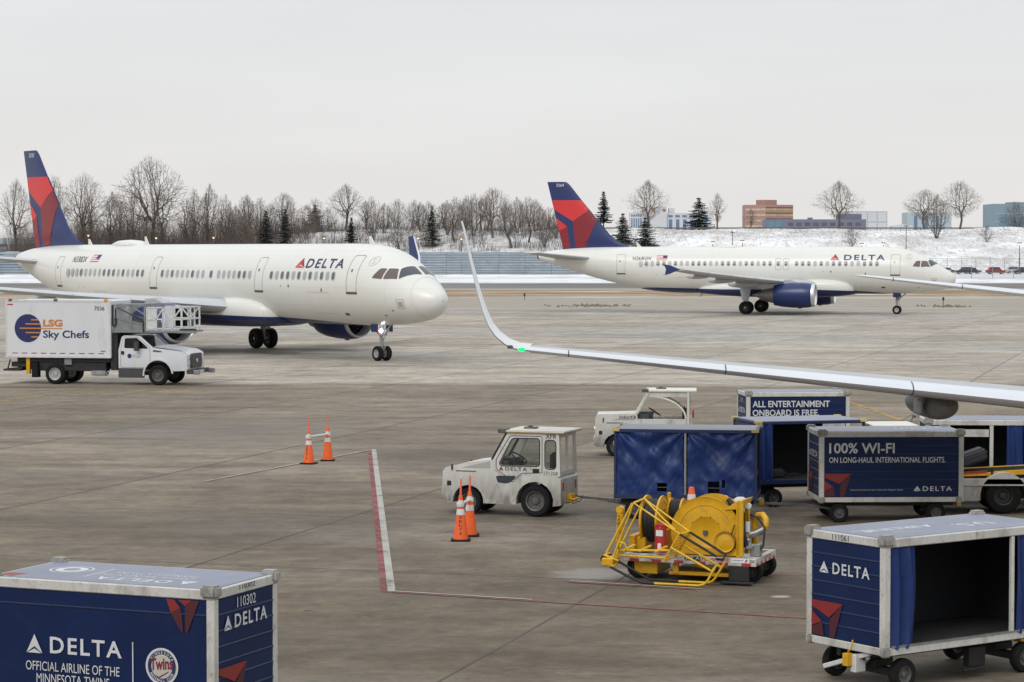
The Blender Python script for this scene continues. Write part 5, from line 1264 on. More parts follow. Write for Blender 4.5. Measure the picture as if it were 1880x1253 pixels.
def cart_wheel(t, x, y, r_=.20):
    if r_ not in CW_MESH:
        m_ = wheel_mb(r_, .13, .52, 24); CW_MESH[r_] = mesh_from('wheel', m_.v, m_.f, m_.m, ['rubber', 'rim_grey'], 0, 45)
    return link('wheel', CW_MESH[r_], t, (x, y, r_))
def cart(label, loc, rz, L=2.95, W=1.46, style='white', cuts=None, near='panel', left='panel', right='panel', back='panel', wheels=None, ZF=.42, ZT=1.86, tow=None, tabs=False):
    t = thing('baggage_cart', label, 'baggage cart', (loc[0], loc[1], 0), rz, 'airline baggage carts on the apron')
    fm = 'cart_white' if style == 'white' else 'cart_blue_frame'; pw = .10 if style == 'white' else .055
    MB().box(.02, L - .02, .02, W - .02, ZF + .05, ZF + .085).build('floor', 'cart_floor', t)
    for y in (0, W - .07): MB().box(.0, L, y, y + .07, ZF, ZF + .10).build('bottom_rail', fm, t, bev=.008)
    for x in (0, L - .07): MB().box(x + .0015, x + .0685, .0715, W - .0715, ZF + .002, ZF + .098).build('bottom_rail', fm, t, bev=.008)
    hr = .115 if style == 'white' else .07
    for y in (0, W - .06): MB().box(0, L, y, y + .06, ZT - hr, ZT - .002).build('top_rail', fm, t, bev=.010)
    for x in (0, L - .06): MB().box(x + .0015, x + .0585, .0615, W - .0615, ZT - hr + .002, ZT - .004).build('top_rail', fm, t, bev=.010)
    mb = MB(); nrow = 12      # roof, pressed slightly uneven
    mb.box(.055, L - .055, .055, W - .055, ZT - .05, ZT + .004); mb.build('roof', 'cart_roof', t, bev=.004)
    for x in (.004, L - pw - .004):
        for y in (.004, W - pw - .004):
            MB().box(x, x + pw, y, y + pw, ZF + .10, ZT - hr).build('post', fm, t, bev=.008)
    cm = 'cart_corner' if style == 'white' else 'yellow_tab'
    cs, ch = (.17, .10) if style == 'white' else (.12, .045)
    for x, sx in ((0, -1), (L, 1)):
        for y, sy in ((0, -1), (W, 1)):
            x0, x1 = (x - .03, x + cs) if sx < 0 else (x - cs, x + .03); y0, y1 = (y - .03, y + cs * .8) if sy < 0 else (y - cs * .8, y + .03)
            MB().box(x0, x1, y0, y1, ZT - ch, ZT + (.045 if style == 'white' else .012)).build('corner_bumper', cm, t, bev=.028 if style == 'white' else .006, seg=2)
            if style == 'white': MB().box(x0 + .01, x1 - .06, y0 + .01, y1 - .05, ZF - .015, ZF + .11).build('corner_bumper', 'cart_corner', t, bev=.02, seg=2)
    # chassis
    ws = wheels or ((.42, .12), (.42, W - .12), (L - .55, .12), (L - .55, W - .12))
    mb = MB()
    for y in (W * .32, W * .62): mb.box(.1, L - .1, y, y + .08, ZF - .12, ZF - .002)
    for x in sorted(set(w_[0] for w_ in ws)):
        mb.box(x - .05, x + .05, .10, W - .10, .15, .25).box(x - .16, x + .16, W * .3, W * .7, .25, ZF - .12)
    mb.build('chassis', 'chassis_black', t, bev=.008)
    for x, y in ws: cart_wheel(t, x, y)
    mb = MB().box(L - .0, L + .10, W * .45, W * .55, .26, .36); mb.build('hitch', 'yellow', t, bev=.01)
    nb = 7; z0, z1 = ZF + .10, ZT - hr; bh = (z1 - z0) / nb; brd = 'panel_blue' if style == 'white' else 'cart_blue_frame'
    def boards(a0, a1, place, nm):
        m_ = MB().box(a0, a1, -.012, .012, .006, bh - .006); 
        bm_ = mesh_from('board', m_.v, m_.f, m_.m, brd, .004, 30)
        m_ = MB().prism([(-.0240, .003), (-.0240, -.003), (-.012, -.010), (.012, -.010), (.012, .010), (-.012, .010)], 'x', a0, a1); rm = mesh_from('rib', m_.v, m_.f, m_.m, 'rib_blue' if style == 'white' else brd, 0, 20)
        if nm == 'near' and cuts:
            zs = [z0] + list(cuts) + [z1]
            for i in range(len(zs) - 1):
                m_ = MB().box(a0, a1, -.012, .012, .003, zs[i + 1] - zs[i] - .003); o = link('board', mesh_from('board', m_.v, m_.f, m_.m, brd, .003, 30), t); place(o, zs[i])
                if i: o = link('rib', rm, t); place(o, zs[i])
            return
        for i in range(nb):
            o = link('board', bm_, t); place(o, z0 + i * bh)
            if i: o = link('rib', rm, t); place(o, z0 + i * bh)
    def at_side(y, flip):
        def p(o, z): o.location = (0 if not flip else L, y, z); o.rotation_euler = (0, 0, math.pi if flip else 0)
        return p
    def at_end(x, flip):
        def p(o, z): o.location = (x, 0 if flip else W, z); o.rotation_euler = (0, 0, math.pi / 2 if flip else -math.pi / 2)
        return p
    if near == 'panel': boards(pw, L - pw, at_side(.030, False), 'near')
    if back == 'panel': boards(pw, L - pw, at_side(W - .030, True), 'back')
    if left == 'panel': boards(pw, W - pw, at_end(.030, False), 'left')
    if right == 'panel': boards(pw, W - pw, at_end(L - .030, True), 'right')
    if near == 'open':  # added black sheets imitate deep shade inside the cart
        MB().box(.11, L - .11, W - .125, W - .112, ZF + .09, ZT - .06).build('shade_sheet', 'shade_dark', t)
        if left == 'panel': MB().box(.110, .118, .12, W - .13, ZF + .09, ZT - .06).build('shade_sheet', 'shade_dark', t)
        if right == 'panel': MB().box(L - .118, L - .110, .12, W - .13, ZF + .09, ZT - .06).build('shade_sheet', 'shade_dark', t)
        MB().box(.12, L - .12, .07, W - .13, ZT - .072, ZT - .060).build('shade_sheet', 'shade_dark', t)
    if tow:
        mb = MB().bar((.30, tow[1], .28), (tow[2], tow[3], tow[4]), .05, .05); mb.tube([(tow[2] - .03, tow[3], tow[4] - .05), (tow[2] + .0, tow[3], tow[4] - .16), (tow[2] + .16, tow[3], tow[4] - .10), (tow[2] + .22, tow[3], tow[4] + .03)], .012, 6)
        mb.bar((.42, W * .25, .24), (-.20, tow[1] - .03, .30), .045).bar((.42, W * .75, .24), (-.20, tow[1] + .03, .30), .045)
        mb.build('tow_bar', 'rim_grey', t, bev=.006)
    return t
def left_map(W): return lambda u, v: (.0045, W - u, v)
def right_map(L): return lambda u, v: (L - .0045, u, v)
def roof_map(L, W, z): return lambda u, v: (L - u, W - v, z)      # reads from the far side
def rail_tag(t, u0, u1, z0, z1, mp_, s, mat='text_dark', **k_): return words(s, u1 - u0, z1 - z0, lambda a, b: mp_(u0 + a, z0 + b), mat, t, name='number', **k_)
# --- front left: promotional cart
L, W = 2.95, 1.46
a = R(-22.4)
org = (-3.22 - L * math.cos(a), 25.2 - L * math.sin(a))
t = cart('navy and white baggage cart at the lower left corner with a round baseball emblem', org, a, L, W, cuts=(1.575,))
nm = lambda u, v: (u, .0045, v)
mark(.21, .21, nm, 'text_white', t, L - 2.41, 1.03); words('DELTA', .93, .185, nm, 'text_white', t, L - 2.10, 1.04, bold=.018, space=1.2)
words('OFFICIAL AIRLINE OF THE', 1.22, .105, nm, 'text_white', t, L - 2.42, .835); words('MINNESOTA TWINS', .95, .105, nm, 'text_white', t, L - 2.28, .70)
decal('divider', [(L - 1.036, .55), (L - 1.022, .55), (L - 1.022, 1.23), (L - 1.036, 1.23)], [(0, 1, 2, 3)], nm, 'text_white', t)
facet_logo(lambda u, v: (L - .60 + u, .0045, 1.735 - .37 + v), t, .41, .37, 'high')
cx, cz, cr_ = L - .66, .985, .205
def disc(r0, r1, mt, y, nmz='emblem'):
    pts = [(math.cos(q), math.sin(q)) for q in [i * 2 * math.pi / 40 for i in range(40)]]
    v = [(cx + x * r1, cz + z * r1) for x, z in pts] + [(cx + x * r0, cz + z * r0) for x, z in pts] if r0 else [(cx + x * r1, cz + z * r1) for x, z in pts]
    f = [(i, (i + 1) % 40, 40 + (i + 1) % 40, 40 + i) for i in range(40)] if r0 else [tuple(range(40))]
    decal(nmz, v, f, lambda u, w_: (u, y - .008, w_), mt, t)
paint('emblem_cream', (.46, .43, .38), .5); paint('emblem_maroon', (.19, .012, .03), .5); paint('emblem_navy', (.010, .028, .08), .5)
disc(.185, cr_, 'text_white', .0125); disc(.178, .184, 'text_white', .0115); disc(0, .178, 'emblem_navy', .0120); disc(.124, .131, 'text_white', .0108); disc(0, .124, 'emblem_cream', .0105)
for s_, r_, a0, a1, flip in (('MINNESOTA', .154, 148, 32, 1), ('BASEBALL CLUB', .154, 212, 328, -1)):
    n_ = len(s_)
    for i, chx in enumerate(s_):
        if chx == ' ': continue
        an = R(a0 + (a1 - a0) * i / (n_ - 1)); v, f = text2d(chx, .042, .012, align='CENTER'); ca, sa = (math.cos(an - math.pi / 2), math.sin(an - math.pi / 2)) if flip > 0 else (math.cos(an + math.pi / 2), math.sin(an + math.pi / 2))
        off = -.015
        decal('emblem_letter', [(cx + r_ * math.cos(an) + x * ca - (y + off) * sa, cz + r_ * math.sin(an) + x * sa + (y + off) * ca) for x, y in v], f, lambda u, w_: (u, .0018, w_), 'text_white', t)
v, f = fit_text('Twins', width=.285, height=.135, bold=.035); decal('emblem_word', [(cx - .145 + x, cz - .052 + y + x * .10) for x, y in v], f, lambda u, w_: (u, .0005, w_), 'emblem_maroon', t)
decal('emblem_swash', [(cx - .09, cz - .085), (cx - .04, cz - .115), (cx + .09, cz - .045), (cx + .085, cz - .06), (cx - .04, cz - .135)], [(0, 1, 2, 3, 4)], lambda u, w_: (u, .0010, w_), 'emblem_maroon', t)
rm_ = right_map(L)
rail_tag(t, .56, .92, 1.792, 1.845, lambda u, v: (L + .0015, u, v), '110302'); words('110302', .42, .115, rm_, 'text_white', t, .52, 1.60, name='number')
words('DELTA', .74, .150, rm_, 'text_white', t, .46, 1.385, bold=.018, space=1.2); mark(.18, .165, rm_, 'text_white', t, .22, 1.38)
facet_logo(lambda u, v: (L - .0045, .11 + u, .56 + v), t, .62, .42)
fr = roof_map(L, W, ZT_ := 1.8655)
mark(.25, .24, fr, 'text_white', t, .42, .98); words('DELTA', .95, .19, fr, 'text_white', t, .75, 1.03, bold=.018, space=1.2); words('OFFICIAL AIRLINE OF THE', 1.20, .11, fr, 'text_white', t, .62, .80); words('MINNESOTA TWINS', 1.05, .11, fr, 'text_white', t, .66, .62)
decal('divider', [(1.86, .45), (1.885, .45), (1.885, 1.1), (1.86, 1.1)], [(0, 1, 2, 3)], fr, 'text_white', t)
for r0, r1 in ((.235, .26), (.10, .19)):
    pts = [(math.cos(i * math.pi / 20), math.sin(i * math.pi / 20)) for i in range(40)]
    decal('roof_emblem', [(2.32 + x * r1, .66 + y * r1) for x, y in pts] + [(2.32 + x * r0, .66 + y * r0) for x, y in pts], [(i, (i + 1) % 40, 40 + (i + 1) % 40, 40 + i) for i in range(40)], fr, 'text_white', t)
decal('red_facet', [(2.62, 1.12), (2.88, 1.12), (2.88, 1.30), (2.66, 1.36)], [(0, 1, 2, 3)], fr, 'cart_red', t)
# --- front right: open cart with curtains
a = R(34.9); org = (4.64, 29.0)
t = cart('open baggage cart in the lower right corner, curtains drawn aside, dark inside', org, a, 3.15, 1.46, near='open', ZF=.47, ZT=1.94)
lm = left_map(1.46)
rail_tag(t, .50, .80, 1.845, 1.92, lambda u, v: (-.0015, 1.46 - u, v), '111061'); mark(.18, .150, lm, 'text_white', t, .25, 1.405); words('DELTA', .68, .145, lm, 'text_white', t, .50, 1.405, bold=.018, space=1.2)
facet_logo(lambda u, v: (.0045, 1.46 - .11 - u, .585 + v), t, .58, .45)
curtain(t, .10, .52, .55, 1.815, .02, 2.2, .045, 3, taper=.12); curtain(t, 2.36, 3.05, .55, 1.815, .02, 3.4, .045, 5)
MB().box(2.26, 2.31, -.004, .05, .57, 1.82).build('post', 'cart_white', t, bev=.006)
MB().box(.12, 3.0, -.012, .03, .572, .592).build('floor_edge', 'steel', t)
mb = MB().box(-.10, .0, .56, .66, .28, .44); mb.tube([(-.05, .52, .62), (-.05, .55, .50), (-.05, .61, .46)], .012, 6); mb.build('latch', 'yellow', t, bev=.008)
MB().bar((.08, .34, .46), (-.0, 1.1, .20), .06).bar((.1, .4, .40), (.34, .75, .24), .05).build('steering_fork', 'rail_white', t, bev=.008)
MB().box(-.02, 0.16, .50, .60, .20, .43).build('steering_bracket', 'rail_white', t, bev=.01)
MB().box(1.7, 2.0, .2, .32, .14, .40).box(1.55, 1.9, .15, .2, .10, .14).build('brake_step', 'chassis_black', t, bev=.01)
fr = roof_map(3.15, 1.46, 1.9455)
words('AIRLINE.', 1.35, .20, fr, 'text_white', t, 1.60, .62, bold=.02); words('U.S.', .62, .26, fr, 'text_white', t, .75, .80, bold=.02)
# --- blue cart with slack curtains behind the hose cart
a = R(-9.0); org = (5.01 - 2.95 * math.cos(a), 47.7 - 2.95 * math.sin(a))
t = cart('blue baggage cart with slack torn blue curtains, hitched behind the white tractor', org, a, 2.95, 1.5, 'blue', near='curtain', left='panel', right='none', back='panel', tow=(-.35, .75, -.95, .75, .38))
curtain(t, .06, 1.43, .50, 1.80, .012, .7, .012, 11, drape=.15, holes=((.62, .75, .06, .20),)); curtain(t, 1.52, 2.89, .50, 1.80, .012, .7, .012, 12, drape=.15, holes=((.30, .48, .05, .22), (.52, .56, .12, .26)))
MB().box(1.45, 1.50, -.006, .045, .52, 1.79).build('post', 'steel', t, bev=.005)
MB().box(2.93, 2.958, .10, .20, .95, 1.04).build('reflector', 'red_reflect', t, bev=.004)
for z in (.98, 1.52): MB().box(-.012, .004, .02, .09, z, z + .09).build('reflector', 'amber', t, bev=.003)
# --- open blue cart behind it
a = R(14.0)
t = cart('open blue baggage cart behind the wireless internet cart, only roof and one end clear', (5.26, 50.2), a, 2.5, 1.55, 'blue', near='open', left='panel', right='none', back='none', ZF=.50)
curtain(t, .05, .38, .58, 1.80, .012, 2.0, .035, 21); curtain(t, .9, 1.35, .60, 1.80, 1.50, 2.0, .03, 22); curtain(t, 1.5, 2.4, .60, 1.80, 1.50, 3, .03, 23)
MB().box(.66, .71, 1.44, 1.49, .58, 1.79).build('post', 'steel', t, bev=.005)
MB().box(1.50, 2.02, -.012, -.004, 1.66, 1.79).build('notice', 'stripe_white', t)
words('TBD1', .30, .08, left_map(1.55), 'text_white', t, .50, 1.64, name='number')
# --- wireless internet cart
a = R(2.2)
t = cart('navy baggage cart with white frame advertising one hundred percent wireless internet', (6.24, 47.42), a, 2.96, 1.48, tow=(-.35, .74, -1.0, .74, .33))
words('100% WI-FI', 1.34, .215, nm, 'text_white', t, .20, 1.415, bold=.02); words('ON LONG-HAUL INTERNATIONAL FLIGHTS.', 2.38, .115, nm, 'text_white', t, .20, 1.225, bold=.012)
words('DELTA', .60, .095, nm, 'text_white', t, 2.12, .645, bold=.012, space=1.25); mark(.15, .105, nm, 'text_white', t, 1.93, .645); words('Varies by aircraft and route. Check your listing for details.', 1.08, .034, nm, 'text_white', t, .64, .652)
facet_logo(lambda u, v: (.105 + u, .0045, .535 + v), t, .55, .47)
fr = roof_map(2.96, 1.48, 1.8655)
words('WI-FI', .75, .22, fr, 'text_white', t, .55, .75, bold=.02); words('FLIGHTS.', 1.0, .16, fr, 'text_white', t, .35, .50, bold=.02)
lm = left_map(1.48); words('DELTA', .7, .14, lm, 'text_white', t, .5, 1.3, bold=.018); mark(.17, .14, lm, 'text_white', t, .25, 1.3); facet_logo(lambda u, v: (.0045, 1.48 - .11 - u, .535 + v), t, .55, .43)
MB().box(-.006, .004, .03, .07, 1.18, 1.26).build('reflector', 'amber', t)
# --- entertainment cart
a = R(4.5)
t = cart('navy baggage cart advertising free entertainment, farthest back of the carts', (6.08, 60.6), a, 2.72, 1.46)
words('ALL ENTERTAINMENT', 2.03, .165, nm, 'text_white', t, .16, 1.475, bold=.02); words('ONBOARD IS FREE.', 1.75, .165, nm, 'text_white', t, .16, 1.245, bold=.02)
lm = left_map(1.46); words('DELTA', .7, .14, lm, 'text_white', t, .5, 1.3, bold=.018); mark(.17, .14, lm, 'text_white', t, .25, 1.3); words('110', .25, .1, lm, 'text_white', t, .6, 1.58, name='number')
# --- open white cart behind the belt loader
t = cart('open white framed baggage cart behind the belt loader at the right edge', (8.98, 50.75), R(-4.0), 2.95, 1.48, near='open')
MB().box(1.38, 1.46, -.004, .05, .52, 1.74).build('post', 'cart_white', t, bev=.006)
MB().box(.80, 1.36, -.010, -.002, 1.50, 1.66).build('notice', 'stripe_white', t); curtain(t, .12, .40, .55, 1.735, .03, 2, .03, 31); curtain(t, 1.75, 2.1, .55, 1.735, .03, 2, .03, 33)
# ================================================================== TRACTORS
def tug(label, loc, heading, style='closed', name='DELTA', code='XFR', num='171358'):
    t = thing('baggage_tractor', label, 'tractor', (loc[0], loc[1], 0), heading)
    HW = .56; wb = 1.48
    def arc(cx_, cz_, r_, a0, a1, n=10): return [(cx_ + r_ * math.cos(R(a0 + (a1 - a0) * i / n)), cz_ + r_ * math.sin(R(a0 + (a1 - a0) * i / n))) for i in range(n + 1)]
    sq = style == 'open'
    hood = [(2.06, .40), (2.05, 1.05), (2.0, 1.14), (.93, 1.17)] if sq else [(2.07, .45), (2.05, .90), (1.97, .985), (1.55, 1.09), (.93, 1.17)]
    poly = [(1.86, .27), (2.03, .27)] + hood + [(.90, .96), (.55, .72), (.44, .72), (.30, .86), (-.50, .86), (-.57, .80), (-.57, .26), (-.42, .24)] + arc(0, .33, .41, 193, -10) + [(.44, .25), (1.12, .25)] + arc(wb, .28, .345, 185, -5)
    v, f = plate(poly, [], 2 * HW)
    me_ = mesh_from('body', [(x, z_, y) for x, y, z_ in v], f, [0] * len(f), 'tug_white', 0, 28)
    body = link('body', me_, t)
    bm_ = None
    # bumper, grille, lamps
    MB().box(2.03, 2.10, -HW + .02, HW - .02, .30, .55).build('bumper', 'tug_white', t, bev=.02)
    for y in (-.40, .40): MB().lathe([(2.04, .09), (2.075, .085), (2.08, .001)], 'x', (0, y, .74), 16).build('headlight', 'lamp_clear', t)
    MB().box(2.045, 2.065, -.26, .26, .60, .92).build('grille', 'grille_black', t)
    for y in (HW, -HW):
        s_ = 1 if y > 0 else -1
        mb = MB(); 
        mb.box(1.86, 1.95, y - .004 * s_, y + .006 * s_, .60, .70)
        mb.build('marker_lamp', 'grille_black', t)
        MB().add([(1.62, y + .004 * s_, .985), (.98, y + .004 * s_, .99), (.98, y + .004 * s_, 1.135), (1.30, y + .004 * s_, 1.065)], [(0, 1, 2, 3)]).build('hood_panel', 'line_grey', t, smooth=0)
        MB().box(1.82, 1.85, y - .01 * s_, y + .02 * s_, .93, 1.05).build('hood_latch', 'grille_black', t)
        MB().box(1.30, 1.75, y + .0 * s_, y + .008 * s_, .905, .925).build('hood_trim', 'rim_grey', t)
    for x, r_, w_ in ((0, .335, .24), (wb, .28, .20)):
        for y in (-HW + w_ / 2 + .01, HW - w_ / 2 - .01): wheel_mb(r_, w_, .60, 30).build('wheel', ['rubber', 'rim_grey'], t, loc=(x, y, r_), smooth=45)
    MB().box(-.3, 1.8, -.20, .20, .30, .5).build('chassis', 'chassis_black', t)
    # cab
    side = [(.93, .965), (.925, 1.17), (.60, 1.745), (-.53, 1.745), (-.56, .862), (.31, .862), (.44, .73), (.55, .73), (.88, .96)]
    win = rounded([(.77, 1.10), (.49, 1.62), (-.10, 1.63), (-.10, 1.07), (.74, 1.06)], .06, 3); win2 = rounded([(-.235, 1.02), (-.235, 1.60), (-.455, 1.60), (-.455, 1.02)], .07, 3)
    if style == 'closed':
        for y in (HW - .03, -HW + .03):
            v, f = plate(side, [win, win2], .05)
            sp_ = link('cab_side', mesh_from('cab_side', [(x, y + z_, zz) for x, zz, z_ in v], f, [0] * len(f), 'tug_white', 0, 25), t)
            s_ = 1 if y > 0 else -1; yo = y + .028 * s_
            for wp in (win, win2):
                v, f = ringpoly(wp, -.022); decal('window_seal', v, f, lambda u, w_: (u, yo, w_), 'grille_black', sp_)
                decal('window_pane', wp, [tuple(range(len(wp)))], lambda u, w_: (u, y, w_), 'clear_glass', sp_)
            dr = rounded([(.86, 1.18), (.545, 1.69), (-.17, 1.69), (-.17, .92), (.28, .90), (.45, .76), (.54, .76), (.86, .98)], .04, 2)
            v, f = ringpoly(dr, .014); decal('door_seam', v, f, lambda u, w_: (u, yo, w_), 'grille_black', sp_)
            lw = rounded([(.86, .90), (.40, .91), (.52, .775), (.62, .74), (.82, .76)], .05, 3)
            # lower pane sits in the step panel below the door
            decal('lower_pane', [(x, z - .06) for x, z in lw], [tuple(range(len(lw)))], lambda u, w_: (u, (HW + .004) * s_, w_), 'cockpit_glass', t)
            MB().box(-.10, .04, yo, yo + .012 * s_, .925, 1.01).build('door_handle', 'grille_black', sp_)
            if y > 0:
                words(name, .48, .072, lambda u, w_: (.65 - u, yo + .002, .955 + w_), 'text_dark', sp_, bold=.012, space=1.25)
                v, f = mark2d(.10); decal('airline_mark', v, f, lambda u, w_: (.79 - u, yo + .002, .955 + w_), 'cart_red', sp_)
                words(code, .24, .095, lambda u, w_: (-.24 - u, yo + .002, 1.64 + w_), 'text_dark', sp_, bold=.008); words(num, .30, .075, lambda u, w_: (-.205 - u, yo + .002, .885 + w_), 'text_dark', sp_, name='number')
        # rear wall with two panes
        ow = [(-HW + .055, .862), (HW - .055, .862), (HW - .055, 1.745), (-HW + .055, 1.745)]
        hw = [rounded([(-.44, .96), (-.03, .96), (-.03, 1.66), (-.44, 1.66)], .05, 3), rounded([(.03, .96), (.44, .96), (.44, 1.66), (.03, 1.66)], .05, 3)]
        v, f = plate(ow, hw, .04)
        rw_ = link('cab_rear', mesh_from('cab_rear', [(-.515 + z_, x, zz) for x, zz, z_ in v], f, [0] * len(f), 'tug_white', 0, 25), t)
        for wp in hw: decal('window_pane', wp, [tuple(range(len(wp)))], lambda u, w_: (-.515, u, w_), 'clear_glass', rw_)
    else:
        for y in (HW - .03, -HW + .03):
            mb = MB().bar((.93, y, 1.16), (.62, y, 1.74), .11, .06).bar((-.44, y, .86), (-.44, y, 1.74), .06, .24).bar((.66, y, 1.68), (-.5, y, 1.68), .06, .14)
            mb.box(-.40, .93, y - .02, y + .02, .78, 1.02)
            mb.build('cab_frame', 'tug_white', t, bev=.006)
            pts = [(.60 - 1.0 * math.sin(R(q)) * .98, y, 1.02 + .60 * math.cos(R(q))) for q in range(0, 91, 9)]
            MB().tube([(.62, y, 1.61)] + pts, .028, 8).build('door_hoop', 'tug_roof', t)
        MB().box(-.52, -.47, -HW + .03, HW - .03, .86, 1.05).build('cab_rear', 'tug_white', t)
        MB().box(-.505, -.495, -.40, .40, 1.06, 1.66).build('rear_pane', 'clear_glass', t)
        words(name, .46, .075, lambda u, w_: (1.40 - u, HW + .006, 1.03 + w_), 'text_dark', t, bold=.012, space=1.25); words('G', .07, .09, lambda u, w_: (-.38 - u, HW + .006, .70 + w_), 'text_dark', t)
        MB().box(-.60, -.55, .35, .45, 1.05, 1.25).build('rear_lamp', 'red_reflect', t)
    # windscreen
    MB().add([(.955, -HW + .07, 1.18), (.955, HW - .07, 1.18), (.628, HW - .07, 1.73), (.628, -HW + .07, 1.73)], [(0, 1, 2, 3)]).build('windscreen', 'clear_glass', t, smooth=0)
    mb = MB()
    for y in (-HW + .035, HW - .035): mb.bar((.955, y, 1.165), (.622, y, 1.745), .05, .045)
    mb.bar((.955, -HW + .06, 1.165), (.955, HW - .06, 1.165), .05).bar((.63, -HW + .06, 1.735), (.63, HW - .06, 1.735), .05); mb.build('windscreen_frame', 'tug_white' if sq else 'grille_black', t)
    rf = MB().box(-.66, .68, -HW - .04, HW + .04, 1.748, 1.765, 0).box(-.665, .685, -HW - .045, HW + .045, 1.765, 1.80, 1)
    rf.build('roof', ['tug_roof' if sq else 'tug_yellow_edge', 'tug_roof'], t, bev=.006)
    MB().box(.62, .80, .34, HW + .06, 1.74, 1.83).build('roof_lamp', 'rim_grey', t, bev=.015)
    MB().box(.15, .42, -.12, .06, 1.80, 1.835).lathe([(1.80, .05), (1.86, .05), (1.875, .001)], 'z', (.3, -.03, 0), 12).build('beacon', 'rim_grey', t, bev=.005)
    # inside
    MB().box(.60, .90, -.48, .48, .95, 1.14).box(.5, .9, .1, .3, 1.0, 1.2).build('dashboard', 'plastic_grey', t, bev=.02)
    tor = []; 
    mb = MB(); cen = Vector((.46, .22, 1.20)); nx_ = Vector((-.55, 0, .83)); u_ = Vector((0, 1, 0)); w_v = nx_.cross(u_)
    ring = [cen + (u_ * math.cos(q) + w_v * math.sin(q)) * .19 for q in [i * 2 * math.pi / 20 for i in range(21)]]
    mb.tube(ring, .014, 6, cap=False).tube([cen, Vector((.74, .22, .98))], .022, 6).tube([cen - u_ * .19, cen + u_ * .19], .010, 5); mb.build('steering_wheel', 'seat_black', t)
    MB().box(-.36, .10, .02, .44, .80, .90).box(-.40, -.28, .02, .44, .90, 1.34).build('seat', 'seat_black', t, bev=.04, seg=2)
    MB().box(-.66, -.56, -.12, .12, .30, .46).tube([(-.60, -.14, .37), (-.74, -.14, .36), (-.74, .14, .36), (-.60, .14, .37)], .02, 6).build('hitch', 'yellow', t, bev=.01)
    MB().box(-.580, -.568, .36, .44, .55, .72).box(-.580, -.568, -.44, -.36, .55, .72).build('tail_lamp', 'red_reflect', t)
    return t
tug('white baggage tractor with closed cab and a cream roof, at the centre of the apron', (.66, 48.99), R(160.0))
tug('white baggage tractor with open cab and curved door hoop behind the blue cart', (4.32, 63.2), R(176), 'open')
tug('white tractor between carts, only its cream yellow edged roof and rear top showing', (8.26, 50.95), R(93), 'closed', code='', num='') if False else None
tt = thing('baggage_tractor', 'tractor half hidden between carts, cream roof with a yellow edge showing', 'tractor', (8.26, 51.0, 0), R(92))
MB().box(-.6, 1.9, -.45, .45, .3, .9).build('body', 'tug_white', tt, bev=.05); MB().box(-.66, .66, -.50, .50, 1.70, 1.725, 0).box(-.665, .665, -.505, .505, 1.725, 1.765, 1).build('roof', ['tug_yellow_edge', 'tug_roof'], tt, bev=.005)
v, f = plate([(-.44, .9), (.44, .9), (.44, 1.70), (-.44, 1.70)], [rounded([(-.36, 1.0), (.36, 1.0), (.36, 1.58), (-.36, 1.58)], .05, 3)], .04)
rw_ = link('cab_rear', mesh_from('cab_rear', [(-.55 + z_, x, zz) for x, zz, z_ in v], f, [0] * len(f), 'tug_white', 0, 25), tt); MB().box(-.552, -.548, -.36, .36, 1.0, 1.58).build('rear_pane', 'smoked_glass', tt)
for y in (-.43, .43): MB().bar((.6, y, .9), (.42, y, 1.70), .06).bar((-.1, y, .9), (-.1, y, 1.7), .05).build('cab_post', 'tug_white', tt)
for x in (0, 1.45):
    for y in (-.36, .36): wheel_mb(.30, .2, .6, 22).build('wheel', ['rubber', 'rim_grey'], tt, loc=(x, y, .30), smooth=45)
MB().tube([(.4, -.52, 1.77), (.4, -.58, 1.88)], .012, 5).box(.36, .44, -.64, -.56, 1.86, 1.92).build('work_lamp', 'rim_grey', tt)
MB().box(-.2, .2, -.2, .2, .9, 1.3).build('seat', 'seat_black', tt, bev=.04)
# ================================================================== CATERING TRUCK
T = thing('catering_truck', 'white high lift catering truck with orange and navy lettering in front of the near jet', 'truck', (-18.75, 98.12, 0), R(-11.5))
HB = 1.15
MB().box(-2.12, 2.48, -HB, HB, 1.12, 3.48).build('box_body', 'truck_white', T, bev=.03)
mb = MB()
for z in (1.12, 3.43): mb.box(-2.14, 2.50, -HB - .012, -HB + .02, z - .02, z + .07).box(-2.14, 2.50, HB - .02, HB + .012, z - .02, z + .07)
for x in (-2.14, 2.44):
    for y in (-HB - .014, HB - .05): mb.box(x, x + .06, y, y + .064, 1.17, 3.42)
mb.build('box_trim', 'rail_white', T, bev=.006)
yb = -HB - .006; bm_ = lambda u, v: (u, yb, v)
bm2 = lambda u, v: (u, yb - .004, v)
cx, cz, rr_ = -1.15, 2.32, .585
pts = [(cx + rr_ * math.cos(q), cz + rr_ * math.sin(q)) for q in [i * 2 * math.pi / 48 for i in range(48)]]
decal('round_logo', pts, [tuple(range(48))], bm_, 'text_navy', T)
for dz, x0 in ((.35, .15), (.18, -.10), (0, -.36), (-.18, -.10), (-.36, .15)):
    x1 = cx + math.sqrt(max(0, rr_ ** 2 - dz ** 2)) - (.0 if dz else .0)
    decal('logo_bar', [(cx + x0, cz + dz - .026), (x1 if dz else x1 + .05, cz + dz - .026), (x1 if dz else x1 + .05, cz + dz + .026), (cx + x0, cz + dz + .026)], [(0, 1, 2, 3)], bm2, 'orange_text', T)
words('LSG', .86, .30, bm2, 'orange_text', T, -.48, 2.39, bold=.045); decal('logo_bar', [(-.52, 2.295), (.38, 2.295), (.38, 2.335), (-.52, 2.335)], [(0, 1, 2, 3)], bm2, 'orange_text', T)
words('Sky Chefs', 2.02, .41, bm2, 'text_navy', T, -.48, 1.83, bold=.018); words('7036', .44, .17, bm2, 'text_dark', T, 1.78, 3.07, bold=.004, name='number')
